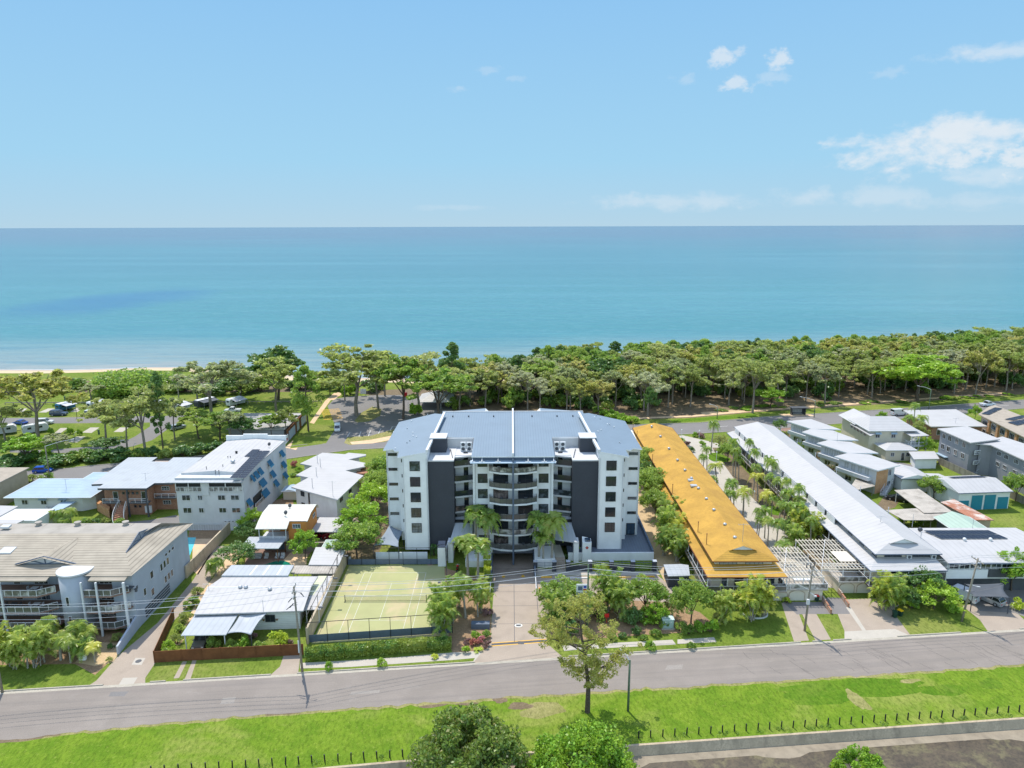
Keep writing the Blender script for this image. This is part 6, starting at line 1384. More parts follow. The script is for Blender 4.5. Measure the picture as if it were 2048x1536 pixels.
# grey three storey flats
H = thing('grey_apartments', 'grey three storey flats with white roof and white railed outside stairs', 'apartment building', (118, 168, 0))
rg1 = [W(*p, 8.6) for p in ((1875, 857), (1941, 885.5), (2000, 878), (1935, 852.5))]; rg2 = [W(*p, 8.0) for p in ((1949, 887), (1982, 890), (2070, 930), (2120, 910), (2005, 873))]
w1 = inset(rg1, .6); w2 = inset(rg2, .6)
q = MB(); q.prism(rg1, 8.35, 8.6); q.build('roof', M['roofwhite'], H); q = MB(); q.prism(rg2, 7.75, 8.0); q.build('roof', M['roofwhite'], H)
walls(H, w1, 0, 8.35, M['greywall']); walls(H, w2, 0, 7.75, M['greywall'])
for z in (7.2, 4.4): wrow(H, w1[0], w1[1], (.14, .34, .58, .82), z, 1.3, 1.4, cols=2, fm='whitemetal', gm='glassb')
q = MB(); a, b_ = Vector(w1[0]), Vector(w1[1]); e = (b_ - a); n_ = Vector((e.y, -e.x)).normalized(); p, r_ = a + e * .02, a + e * .36; q.prism([tuple(p), tuple(r_), tuple(r_ + n_ * .9), tuple(p + n_ * .9)], 2.1, 2.3); q.build('awning', M['rooflight'], H)
for z in (6.6, 4.0): wrow(H, w2[1], w2[2], (.2, .38, .62, .84), z, 1.5, 1.1, cols=3, fm='whitemetal', gm='glassb')
a, b_ = W(1946, 930, 2.7), W(1985, 925, 2.7)
for z0 in (2.7, 5.3):
 p0, p1 = W(1946, 930 - (z0 - 2.7) * 0, 2.7), W(1988, 924, 2.7); q = MB(); q.prism([p0, p1, (p1[0], p1[1] + 2.5), (p0[0], p0[1] + 2.5)], z0 - .15, z0); o = q.build('landing', M['greywall'], H); railing(o, [p0, p1], z0, 1.0, 3.0, th=.16, mids=2)
 stair(H, (p0[0] + 1, p0[1] + .6), (p1[0] - .5, p1[1] + .6), 1.0, z0 - 2.5 if z0 > 3 else .2, z0, 'greywall' if 0 else 'steel', 8, 'stair', 'whitemetal')
H = thing('flat_roof_shop', 'low building with wide flat white roof on the esplanade behind palm trees', 'building', (128, 203, 0)); rr_ = [W(*p, 4.2) for p in ((1806, 820.5), (1862, 853), (1975, 852.5), (1936, 832), (1912, 818.5))]
q = MB(); q.prism(rr_, 3.95, 4.2); q.build('roof', M['roofwhite'], H); walls(H, inset(rr_, 1.0), 0, 3.95, M['brick'])
wr = inset(rr_, .95); wrow(H, wr[1], wr[2], (.2, .5, .8), 2.2, 3.0, 1.6, cols=3, fm='whitemetal'); mast(H, *W(1911, 846, 4.3), 4.2, 1.6)
H = thing('brown_roof_apartments', 'tan brick townhouses with brown sheet roof and solar panels at the right edge', 'apartment building', (145, 192, 0))
rr_ = [W(*p, 6.2) for p in ((1957, 828), (2060, 880), (2110, 868), (2060, 838), (1990, 810), (1978, 813))]
q = MB(); q.prism(rr_, 5.95, 6.2); q.build('roof', M['roofbrown'], H); wr = inset(rr_, .8); walls(H, wr, 0, 5.95, M['tanwall'])
for i in range(5): wrow(H, wr[0], wr[1], (.1 + .19 * i,), 4.4, 2.3, 1.6, cols=3, fm='whitemetal'); wrow(H, wr[0], wr[1], (.1 + .19 * i,), 1.6, 1.6, 1.5, cols=2, fm='whitemetal')
e = Vector(wr[1]) - Vector(wr[0]); n_ = Vector((e.y, -e.x)).normalized()
for i in range(4): p = Vector(wr[0]) + e * (.19 * (i + 1)); q = MB(); q.prism([tuple(p), tuple(p + e.normalized() * .9), tuple(p + e.normalized() * .9 + n_ * .5), tuple(p + n_ * .5)], 0, 5.9); q.build('pier', M['brickorange'], H)
solar(H, W3(1962, 828, 6.3), W3(1978, 830, 6.3), W3(1990, 815, 6.3), 2, 3); solar(H, W3(2008, 839, 6.3), W3(2026, 841, 6.3), W3(2044, 831, 6.3), 2, 3); solar(H, W3(2014, 845, 6.3), W3(2034, 851, 6.3), W3(2052, 838, 6.3), 2, 3)
# solar roofed house front right
H = thing('solar_roof_house', 'high set house with wide white metal roof and a long row of solar panels', 'house', (84, 113, 0))
ze, zr = 5.7, 6.4; f0, f1 = W(1905, 1127, ze), W(2100, 1125, ze); r0, r1 = W(1864, 1082, zr), W(2110, 1080, zr); k0, k1 = W(1823, 1057, ze + .1), W(2100, 1052, ze + .1)
y0, y1, y2 = f0[1], r0[1], k0[1]; xs0, xs1 = 71.6, 92
q = MB(); q.face([(xs0, y0, ze), (xs1, y0, ze), (xs1, y1, zr), (xs0, y1, zr)]); q.face([(xs0, y1, zr), (xs1, y1, zr), (xs1, y2, ze + .2), (xs0, y2, ze + .2)]); q.face([(xs0, y0, ze - .1), (xs0, y2, ze - .1), (xs1, y2, ze - .1), (xs1, y0, ze - .1)]); q.build('roof', M['roofwhiteb'], H)
q = MB(); q.bar((xs0, y0, ze - .05), (xs1, y0, ze - .05), .16); q.build('gutter', M['slate'], H)
walls(H, [(xs0 + .6, y0 + .9), (xs1 - .6, y0 + .9), (xs1 - .6, y2 - .6), (xs0 + .6, y2 - .6)], 2.5, ze - .1, M['whiteboard']); q = MB(); q.box(xs0 + .65, xs1 - 1, y0 + 1.6, y2 - 1, 0, 2.5); q.build('lower_wall', M['darkgrey'], H)
q = MB(); q.box(xs0 + .4, xs0 + 7.2, y0 + .7, y0 + .9, 2.6, 4.2); q.build('balustrade_wall', M['white'], H); q = MB(); q.box(xs0 + 7.3, xs0 + 13, y0 + .6, y0 + .9, 2.9, 4.2); q.build('balustrade_wall', M['darkgrey'], H)
for i in range(7): win(H, xs0 + 1.5 + i * 1.75, y0 + .85, 4.85, 1.65, 1.1, 0, 2, 1, fm='whitemetal')
q = MB(); q.box(xs0 + .5, xs0 + .6, y0 + 1, y2 - .6, 0, 5.6); q.build('side_wall', M['whiteboard'], H)
sl = (ze + .2 - zr) / (y2 - y1); s0, s1, s2 = W(1883, 1079, 6.4), W(2018, 1079, 6.4), W(1866, 1067, 6.2)
solar(H, (s0[0], s0[1], 6.40), (s1[0], s0[1], 6.40), (s0[0] - .9, s2[1] + 1.2, 6.2), 13, 2)
for px in (1929, 1981): vent(H, *W(px, 1079, 6.6), 6.35, .3, 'white')
dish(H, *W(1840, 1064, 6), 5.9); mast(H, *W(1945, 1056, 6), 5.9, 2.2, ar=False); mast(H, *W(2030, 1118, 5.9), 5.8, 1.5)
# ------------------------------------------------------------------ vegetation
def leafmesh(name, cen, size, seed, par, m_, asp=.5, core=None, upb=0.0):
 """cen: (N,3) leaf centres -> N small loose quads, each at its own angle"""
 rs = np.random.RandomState(seed); N = len(cen)
 nrm = rs.normal(size=(N, 3)); nrm[:, 2] = nrm[:, 2] * (1 - upb) + upb * 1.6 * np.abs(rs.normal(size=N)); nrm /= np.linalg.norm(nrm, axis=1)[:, None] + 1e-9
 a = np.cross(nrm, rs.normal(size=(N, 3))); a /= np.linalg.norm(a, axis=1)[:, None] + 1e-9; b_ = np.cross(nrm, a)
 s = size * rs.uniform(.65, 1.35, size=(N, 1))
 v = np.stack([cen - a * s, cen - b_ * s * asp + a * s * .1, cen + a * s, cen + b_ * s * asp + a * s * .1], 1).reshape(-1, 3)
 nv = len(v); cv, cf = ([], []) if core is None else core
 if len(cv): v = np.vstack([v, np.array(cv)])
 me = bpy.data.meshes.new(name); me.vertices.add(len(v)); me.vertices.foreach_set('co', v.astype(np.float32).ravel())
 loops = list(range(4 * N)); starts = list(range(0, 4 * N, 4)); tot = [4] * N
 for f in cf: starts.append(len(loops)); loops += [nv + i for i in f]; tot.append(len(f))
 me.loops.add(len(loops)); me.loops.foreach_set('vertex_index', loops)
 me.polygons.add(len(starts)); me.polygons.foreach_set('loop_start', starts)
 me.update(calc_edges=True); me.validate()
 me.materials.append(m_)
 o = bpy.data.objects.new(name, me); COL.objects.link(o)
 if par: o.parent = par
 ORG[o.name] = Vector((0, 0, 0)); return o
def clump(rs, c, r, n, flat=.7):
 d = rs.normal(size=(n, 3)); d /= np.linalg.norm(d, axis=1)[:, None]; rad = rs.uniform(.35, 1.0, size=(n, 1)) ** .6
 return np.array(c) + d * rad * np.array([r, r, r * flat])
def P0(name='tree'): return thing(name, 'x', 'tree', (0, 0, 0), local=True)
def tree(seed, H, spread, fork=.38, limbs=5, sub=3, n=4200, leaf=.34, lm='gum', bark='bark', cr=1.25, flat=.62, low=.5, lean=(0, 0), tr=.28, dome=.9, name='tree', inner=.5):
 rd = random.Random(seed); rs = np.random.RandomState(seed); t = P0(name); tm = MB(); tips = []
 f = Vector((lean[0] * .4 + rd.gauss(0, .25), lean[1] * .4 + rd.gauss(0, .25), H * fork))
 m1 = Vector((f.x * .35 + rd.gauss(0, .15), f.y * .35, f.z * .5)); tm.tube([(0, 0, -.3), m1, f], [tr, tr * .8, tr * .68], 7, cap=False)
 for i in range(limbs):
  az_ = 2 * math.pi * (i + rd.uniform(-.25, .25)) / limbs; rr = spread * rd.uniform(.35, .85) if i else spread * .12
  top = H * (low + (1 - low) * math.cos(min(1.2, rr / spread * 1.15)) ** dome) * rd.uniform(.84, .97)
  e = Vector((lean[0] + rr * math.cos(az_), lean[1] + rr * math.sin(az_), top))
  md = f.lerp(e, .5) + Vector((rd.gauss(0, .3), rd.gauss(0, .3), rd.uniform(-.2, .6)))
  tm.tube([f, md, e], [tr * .5, tr * .33, tr * .14], 5, cap=False); tips.append((e, 1.0)); tips.append((md.lerp(e, .55), inner))
  for j in range(sub):
   a2 = az_ + rd.uniform(-1.1, 1.1); b0 = f.lerp(e, rd.uniform(.35, .8)); r2 = spread * rd.uniform(.55, 1.0)
   z2 = H * (low + (1 - low) * math.cos(min(1.35, r2 / spread * 1.3)) ** dome) * rd.uniform(.78, .98)
   e2 = Vector((lean[0] + r2 * math.cos(a2), lean[1] + r2 * math.sin(a2), z2)); tm.tube([b0, b0.lerp(e2, .55) + Vector((0, 0, rd.uniform(-.1, .5))), e2], [tr * .24, tr * .16, tr * .07], 4, cap=False); tips.append((e2, 1.0))
 w_ = sum(q[1] for q in tips); C_ = []
 for e, k in tips:
  nn = int(n * k / w_); r_ = cr * rd.uniform(.7, 1.25) * (k ** .3)
  for q_ in range(4):
   o_ = Vector((rd.gauss(0, r_ * .65), rd.gauss(0, r_ * .65), rd.gauss(0, r_ * .33))); C_.append(clump(rs, e + o_, r_ * rd.uniform(.4, .8), nn // 4, flat))
 tm.build('trunk', M[bark], t, smooth=True); leafmesh('crown', np.vstack(C_), leaf, seed + 1, t, L[lm], .5, upb=.5); return t
def casuarina(seed, H, spread, n=3600, leaf=.32, lm='dark', base=.3, name='tree'):
 rd = random.Random(seed); rs = np.random.RandomState(seed); t = P0(name); tm = MB(); tm.tube([(0, 0, -.3), (rd.gauss(0, .2), 0, H * .5), (rd.gauss(0, .3), 0, H * .96)], [.24, .17, .05], 6, cap=False); C_ = []
 k = 34
 for i in range(k):
  z = H * (base + (1 - base) * (i / k) ** .9); rr = spread * (math.sin(math.pi * min(1, (i / k) * .8 + .22)) ** .7) * rd.uniform(.25, 1.0); a = rd.uniform(0, 6.28)
  e = Vector((rr * math.cos(a), rr * math.sin(a), z)); tm.tube([(0, 0, z - rr * .45), e], [.08, .025], 4, cap=False)
  C_.append(clump(rs, e, rd.uniform(.55, 1.15) * spread * .32, n // k, .75))
 tm.build('trunk', M['barkdark'], t, smooth=True); leafmesh('crown', np.vstack(C_), leaf, seed, t, L[lm], .4, upb=.35); return t
def bush(seed, r, h, n=1500, leaf=.2, lm='mid', clumps=16, name='shrub', stem=True, flat=.85, cs=(.24, .42)):
 rd = random.Random(seed); rs = np.random.RandomState(seed); t = P0(name); C_ = []; tm = MB()
 for i in range(clumps):
  a = rd.uniform(0, 6.28); u = rd.uniform(.05, 1) ** .55; zz = h * (.12 + .70 * math.sqrt(max(0, 1 - u * u * .92))) * rd.uniform(.55, 1.0); rr = r * (.74 if cs[0] > .2 else .88) * u
  e = (rr * math.cos(a), rr * math.sin(a), zz); C_.append(clump(rs, e, r * rd.uniform(*cs), n // clumps, flat))
  if stem and i % 3 == 0: tm.tube([(0, 0, -.1), (rr * .4 * math.cos(a), rr * .4 * math.sin(a), zz * .5), e], [.07, .05, .02], 4, cap=False)
 c = np.vstack(C_); c[:, 2] = np.maximum(c[:, 2], .05)
 if stem: tm.build('stem', M['barkdark'], t)
 leafmesh('foliage', c, leaf, seed, t, L[lm], .6, upb=.5); return t
def palm(seed, h, fl, nf=11, lm='palm', tr=.13, lean=.3, shaft=True, name='palm_tree', lw=.095, drop=1.0, stems=1, up=.9, ll=.26):
 rd = random.Random(seed); t = P0(name); tm = MB(); fm = MB(); sm = MB()
 for s_ in range(stems):
  hh = h * (1 if s_ == 0 else rd.uniform(.12, .95)); a0 = rd.uniform(0, 6.28); ln_ = lean if stems == 1 else rd.uniform(.4, 1.5)
  top = Vector((ln_ * math.cos(a0), ln_ * math.sin(a0), hh)); b0 = Vector((0 if stems == 1 else rd.gauss(0, .3), 0 if stems == 1 else rd.gauss(0, .3), -.1))
  tm.tube([b0, b0.lerp(top, .5) - Vector((top.x * .15, top.y * .15, 0)), top], [tr * 1.25, tr, tr * .85], 6, cap=False)
  if shaft: sm.tube([top - Vector((0, 0, .15)), top + Vector((0, 0, fl * .28))], [tr * 1.05, tr * .5], 6)
  c0 = top + Vector((0, 0, fl * .2))
  for i in range(nf):
   az_ = 2 * math.pi * i / nf + rd.uniform(-.25, .25); lf = fl * rd.uniform(.8, 1.12); rise = rd.uniform(.15, 1.0) * up * fl * .75; dr = drop * fl * rd.uniform(.7, 1.15)
   dx, dy = math.cos(az_), math.sin(az_); K = 9; pts = []
   for k in range(K + 1):
    u = k / K; rad = lf * (u - .18 * u * u) * .88; pts.append(c0 + Vector((dx * rad, dy * rad, rise * math.sin(min(1, u * 1.15) * 1.7) - dr * u ** 2.3)))
   side = Vector((-dy, dx, 0))
   for k in range(1, K + 1):
    p = pts[k]; tdir = (pts[k] - pts[k - 1]).normalized(); u = k / K; w_ = fl * ll * math.sin(math.pi * (.16 + .80 * u)) * rd.uniform(.85, 1.15)
    for sg in (-1, 1):
     for hf in (0, .5):
      p2 = p - (pts[k] - pts[k - 1]) * hf; e = p2 + side * sg * w_ + tdir * w_ * .55 - Vector((0, 0, w_ * rd.uniform(.1, .45)))
      fm.face([p2 - tdir * lw, e - tdir * lw * .2, e + tdir * lw * .4, p2 + tdir * lw])
   for k in range(K): fm.face([pts[k] - side * .03, pts[k + 1] - side * .02, pts[k + 1] + side * .02, pts[k] + side * .03])
 if h > .4: tm.build('trunk', M['palmbark'], t, smooth=True)
 if shaft: sm.build('crownshaft', M['crownshaft'], t, smooth=True)
 fm.build('crown', L[lm], t); return t
USED = set()
def plant(proto, x, y, s=1.0, sz=None, rot=None, label='', cat='tree', group=None, z=0.0, rng=random.Random(77), name=None):
 rot = rng.uniform(0, 6.28) if rot is None else rot; sc = (s, s, sz if sz else s)
 if proto.name not in USED and proto.get('_base') is None:
  USED.add(proto.name); proto['_base'] = 1; proto.location = (x, y, z); proto.rotation_euler = (0, 0, rot); proto.scale = sc; proto['label'] = label; proto['category'] = cat
  if group: proto['group'] = group
  if name: proto.name = name
  return proto
 o = dup(proto, (x, y, z), rot, sc, label, group, name, cat)
 if '_base' in o: del o['_base']
 if not group and 'group' in o: del o['group']
 return o
G = [tree(11, 15, 5.2, .40, 5, 3, 4200, .36, 'gum'), tree(12, 15, 4.6, .45, 4, 4, 4200, .36, 'gum'), tree(13, 15, 5.6, .34, 6, 3, 4600, .36, 'gum2', lean=(.8, 0)), tree(14, 15, 4.4, .5, 4, 3, 3600, .34, 'paper', lean=(-.8, .5), cr=1.05),
  tree(15, 15, 5.0, .42, 5, 3, 4000, .34, 'paper', cr=1.1), tree(16, 15, 4.8, .36, 5, 4, 4800, .36, 'mid', 'barkdark', cr=1.3)]
KS = [casuarina(21, 15, 3.0), casuarina(22, 15, 3.6, lm='mid'), tree(23, 15, 4.6, .33, 6, 4, 5200, .36, 'dark', 'barkdark', cr=1.3), tree(24, 14, 5.4, .28, 7, 4, 6000, .36, 'bright', 'barkdark', cr=1.35, low=.4)]
BS = [bush(31, 2.0, 3.0, 1500, .22, 'mid'), bush(32, 2.0, 3.0, 1500, .22, 'dark'), bush(33, 2.0, 2.8, 1500, .22, 'bright'), bush(34, 2.0, 2.6, 1300, .2, 'hedge')]
def gtree(proto, base, topy, wpx, label, nomH, nomW, cat='tree', group=None, z=0.0, rot=None):
 x, y = W(base[0], base[1], z); H_ = ZY(topy, y) - z; zc = y * cp + 50 * sp; w_ = wpx / FP * zc
 return plant(proto, x, y, w_ / nomW, H_ / nomH, rot, label, cat, group, z)
# --- caravan park and foreshore trees, one by one
GT = 'trees in the caravan park'
for a in [(G[2], (75, 872), 728, 128, 'broad olive gum tree with pale forked trunk at the left end of the caravan park'), (G[0], (292, 912), 770, 100, 'leaning gum tree with sparse crown beside the hedge below the caravan road'),
   (KS[0], (327, 905), 742, 42, 'tall dark slender tree with bare lower trunk beside the caravan road bend'), (G[4], (425, 850), 712, 128, 'wide grey green gum tree over the dark caravan'), (KS[2], (556, 800), 686, 98, 'large dark green tree standing above the others by the shore'),
   (G[0], (553, 826), 715, 86, 'light green gum tree in front of the large dark tree'), (KS[1], (617, 862), 732, 52, 'dark narrow tree with twin trunks beside the mural wall'), (G[0], (713, 832), 690, 138, 'tall spreading gum tree on the traffic island of the car park'),
   (G[1], (757, 818), 700, 78, 'straight gum tree at the tip of the traffic island'), (G[5], (806, 838), 706, 92, 'green gum tree right of the traffic island with shaded trunk'), (G[1], (212, 878), 792, 70, 'gum tree standing on the lawn between pale caravan pads'),
   (G[3], (255, 905), 800, 62, 'thin grey gum tree by the hedge near the brick flats roof'), (G[0], (10, 880), 805, 70, 'dark leafed gum tree cut by the left edge of the caravan park'), (G[3], (350, 880), 785, 50, 'slender young gum left of the office building'),
   (G[5], (398, 878), 815, 60, 'bushy green tree behind the white flats parapet'), (G[5], (440, 880), 820, 66, 'bushy tree in front of the park office roof'), (G[3], (462, 885), 812, 56, 'pale trunked tree nearest the white flats parapet'), (KS[2], (488, 884), 830, 45, 'dark bushy tree beside the park office'),
   (G[5], (545, 878), 825, 44, 'small spreading tree at the corner of the park office'), (G[1], (573, 876), 810, 40, 'thin tree left of the mural wall'), (KS[2], (480, 800), 740, 60, 'dark tree between the wide gum and the shore'), (G[4], (395, 800), 745, 60, 'pale wispy tree behind the parked caravans'),
   (G[3], (182, 800), 762, 50, 'grey leafed tree in front of the large green mound'), (KS[0], (660, 790), 745, 30, 'small dark tree at the start of the beach path'), (G[5], (880, 850), 735, 110, 'leafy gum tree in front of the pale marquee roof'), (G[0], (838, 828), 700, 96, 'tall gum tree right of the car park entrance'),
   (KS[0], (905, 800), 685, 52, 'dark tall tree poking above the gums near the marquee'), (G[4], (690, 800), 735, 46, 'pale tree shading the car park corner'), (KS[2], (1120, 790), 715, 60, 'dark tree behind the tall block roof'), (G[0], (770, 792), 708, 60, 'gum tree at the sea end of the car park')]:
 gtree(a[0], a[1], a[2], a[3] * 1.22, a[4], 15, 10.6 if a[0] not in (KS[0], KS[1]) else 7, 'tree', GT)
MD = bush(41, 9, 7, 9000, .34, 'mid', 60, name='shrub_mound'); x, y = W(225, 800); plant(MD, x, y + 14, 1.75, 1.15, 0, 'large rounded dark green thicket by the beach at the left', 'thicket')
for i, (px, py, w_, k) in enumerate([(20, 782, 50, 0), (70, 784, 50, 1), (120, 782, 40, 0), (330, 780, 50, 3), (370, 782, 50, 0), (430, 786, 50, 1), (480, 786, 44, 3), (520, 782, 44, 0), (600, 778, 40, 1), (640, 776, 36, 0), (680, 780, 30, 1), (150, 778, 46, 3), (290, 784, 44, 0), (745, 782, 34, 1), (700, 790, 24, 2), (830, 830, 22, 2)]):
 gtree(BS[k], (px, py), py - 32, w_ * 1.5, 'foreshore shrub in the green strip between the lawn and the beach', 3, 4, 'shrub', 'foreshore shrubs')
EH = [(15, 925, 60, 1), (50, 920, 50, 1), (0, 938, 60, 1), (85, 915, 55, 2), (75, 905, 0, 2), (115, 925, 60, 1), (150, 918, 55, 3), (175, 912, 45, 3), (205, 915, 55, 1), (240, 912, 50, 1), (270, 912, 45, 3), (305, 908, 36, 1), (330, 912, 30, 3), (365, 906, 44, 1), (400, 902, 40, 1), (435, 900, 40, 1)]
for i, (px, py, w_, k) in enumerate(EH):
 if w_: gtree(BS[k], (px, py + 6), py - 22, w_ * 1.15, 'dense shrub in the hedge row between the esplanade and the caravan park', 3, 4, 'shrub', 'esplanade hedge shrubs')
gtree(KS[3], (58, 925), 868, 86, 'bright green round tree beside the street lamp on the left', 14, 11.5); gtree(G[3], (120, 915), 858, 60, 'thin grey tree right of the bright round tree', 15, 10); gtree(KS[2], (215, 908), 872, 52, 'dark round tree above the hedge near the caravan drive', 15, 9)
for i, (px, py, t_, w_) in enumerate([(141, 868, 847, 14), (160, 870, 852, 11), (103, 868, 849, 14), (109, 812, 803, 9)]): gtree(BS[2], (px, py), t_, w_, ['small planted tree between caravan pads, left one', 'smallest planted tree between the pads', 'planted tree next to the white caravan', 'tiny tree beside the blue caravan'][i], 3, 4, 'tree')
# --- bush belt to the right
rf = random.Random(4); cnt = 0; placed = []
def lerpline(pts, x): return float(np.interp(x, [p[0] for p in pts], [p[1] for p in pts]))
FRONT = [(-28, 232), (0, 226), (20, 222), (40, 227), (62, 232), (82, 236), (130, 243), (180, 255), (240, 272)]
BACK = [(-28, 262), (0, 272), (36, 286), (100, 300), (200, 321), (260, 334)]
tries = 0
while cnt < 275 and tries < 9000:
 tries += 1; x = rf.uniform(-26, 232); f0, b0 = lerpline(FRONT, x), lerpline(BACK, x); u = rf.random() ** 1.0; y = f0 + (b0 - f0) * u
 if abs(x) > y * .80 + 10: continue
 if any((x - a) ** 2 + (y - b_) ** 2 < (4.6 if u < .5 else 4.2) ** 2 for a, b_ in placed): continue
 placed.append((x, y)); cnt += 1
 rowf = u
 if rowf < .35: k = rf.choice([0, 0, 1, 1, 2, 3, 4, 4, 3]); p = G[k]; H_ = rf.uniform(11.5, 16.5); w_ = rf.uniform(1.0, 1.3); lb = 'pale barked gum tree in the front rows of the bush belt'; gp = 'front row gum trees of the bush belt'
 elif rowf < .72: p = rf.choice([G[0], G[1], G[5], G[4], G[2], KS[2], KS[1]]); H_ = rf.uniform(13.5, 17); w_ = rf.uniform(1.05, 1.35); lb = 'tree in the thick middle of the bush belt'; gp = 'middle trees of the bush belt'
 else: p = rf.choice([KS[0], KS[1], KS[2], KS[0], G[5], G[0]]); H_ = rf.uniform(11.5, 15); w_ = rf.uniform(1.1, 1.5); lb = 'dark shore side tree at the back of the bush belt against the sea'; gp = 'shore side trees of the bush belt'
 if x < 5: H_ *= .88
 bd_ = ['behind the left tower wing', 'behind the right tower wing', 'behind the orange roof', 'behind the white units', 'near the bus shelter', 'behind the timber house', 'behind the flat shop', 'behind the brown townhouses', 'at the far right'][min(8, sum(x > v for v in (2, 28, 50, 75, 97, 120, 145, 172)))]
 sp_ = {id(G[0]): 'olive gum', id(G[1]): 'tall gum', id(G[2]): 'golden gum', id(G[3]): 'leaning grey gum', id(G[4]): 'grey green gum', id(G[5]): 'green leafy tree', id(KS[0]): 'dark slender tree', id(KS[1]): 'green slender tree', id(KS[2]): 'dark round tree'}[id(p)]
 lb = '%s, %s row of the bush belt, %s' % (sp_, 'front' if rowf < .35 else 'middle' if rowf < .72 else 'back', bd_)
 plant(p, x, y, w_ * H_ / 15, H_ / 15, None, lb, 'tree', gp)
for (px, py, t_, w_, p, lb) in [(1835, 800, 705, 130, KS[3], 'broad bright green tree leaning over the esplanade at the right'), (1505, 826, 715, 92, G[0], 'tall straight gum beside the esplanade footpath'), (1540, 815, 775, 60, KS[3], 'low bright green tree left of the bus shelter'), (1950, 790, 688, 60, G[2], 'yellowish crown tree standing out in the bush belt'), (1650, 808, 722, 70, G[3], 'leaning grey gum behind the bus shelter'), (1295, 832, 740, 80, G[4], 'gum tree with white forked trunk above the orange roof'), (1300, 845, 770, 30, KS[2], 'small dark tree near the orange roof end')]:
 gtree(p, (px, py), t_, w_, lb, 15, 10.5, 'tree')
for i in range(130):
 x = rf.uniform(-22, 215); u = rf.random(); y = lerpline(FRONT, x) + 2 + u * 34
 if abs(x) > y * .8 + 8: continue
 s = rf.uniform(.9, 2.2); plant(BS[rf.choice([0, 1, 1, 3])], x, y, s, s * rf.uniform(.8, 1.3), None, 'dark undergrowth shrub under the bush belt, ' + ['behind the tall block', 'behind the orange roof', 'behind the white roofed units', 'near the bus shelter', 'behind the timber house', 'at the far right'][min(5, sum(x > v for v in (28, 50, 75, 110, 150)))], 'shrub', 'undergrowth shrubs of the bush belt')
for i in range(26):
 x = rf.uniform(64, 190); y = lerpline(FRONT, x) - rf.uniform(2, 6); s = rf.uniform(.5, .9); plant(BS[rf.choice([2, 3])], x, y, s * 1.4, s * .28, None, 'low creeping ground cover clump on the bank above the esplanade', 'ground cover', 'bank ground cover clumps')
for i, (px, py) in enumerate([(1225, 838), (1245, 843), (1262, 846), (1215, 832)]): gtree(BS[2], (px, py), py - 18, 34, 'bright shrub behind the right corner of the blue grey roof', 3, 4, 'shrub', 'shrubs behind the right roof corner')
# --- neighbourhood trees, crown centre pixel + height of that centre
def atc(px, py, zc): return W(px, py, zc)
ND = [tree(51, 7, 3.1, .30, 6, 4, 5200, .20, 'bright', 'barkdark', cr=.95, low=.3, tr=.16, flat=.8), tree(52, 7, 3.2, .25, 6, 4, 5600, .20, 'mid', 'barkdark', cr=1.0, low=.3, tr=.16, flat=.8), tree(53, 7, 2.9, .3, 6, 4, 4800, .19, 'dark', 'barkdark', cr=.95, low=.3, tr=.16, flat=.8), tree(54, 7, 3.0, .35, 5, 4, 4000, .18, 'gum', 'bark', cr=.85, low=.35, tr=.14)]
SB = [bush(61, 1.0, 1.5, 900, .10, 'mid', 12), bush(62, 1.0, 1.5, 900, .10, 'bright', 12), bush(63, 1.0, 1.4, 900, .10, 'dark', 12), bush(64, 1.0, 1.4, 900, .10, 'lime', 12), bush(65, 1.0, 1.4, 800, .11, 'red', 10), bush(66, 1.0, 1.4, 800, .11, 'plum', 10), bush(67, 1.0, 1.5, 900, .11, 'pink', 12), bush(68, 1.0, 1.4, 900, .09, 'gum', 12)]
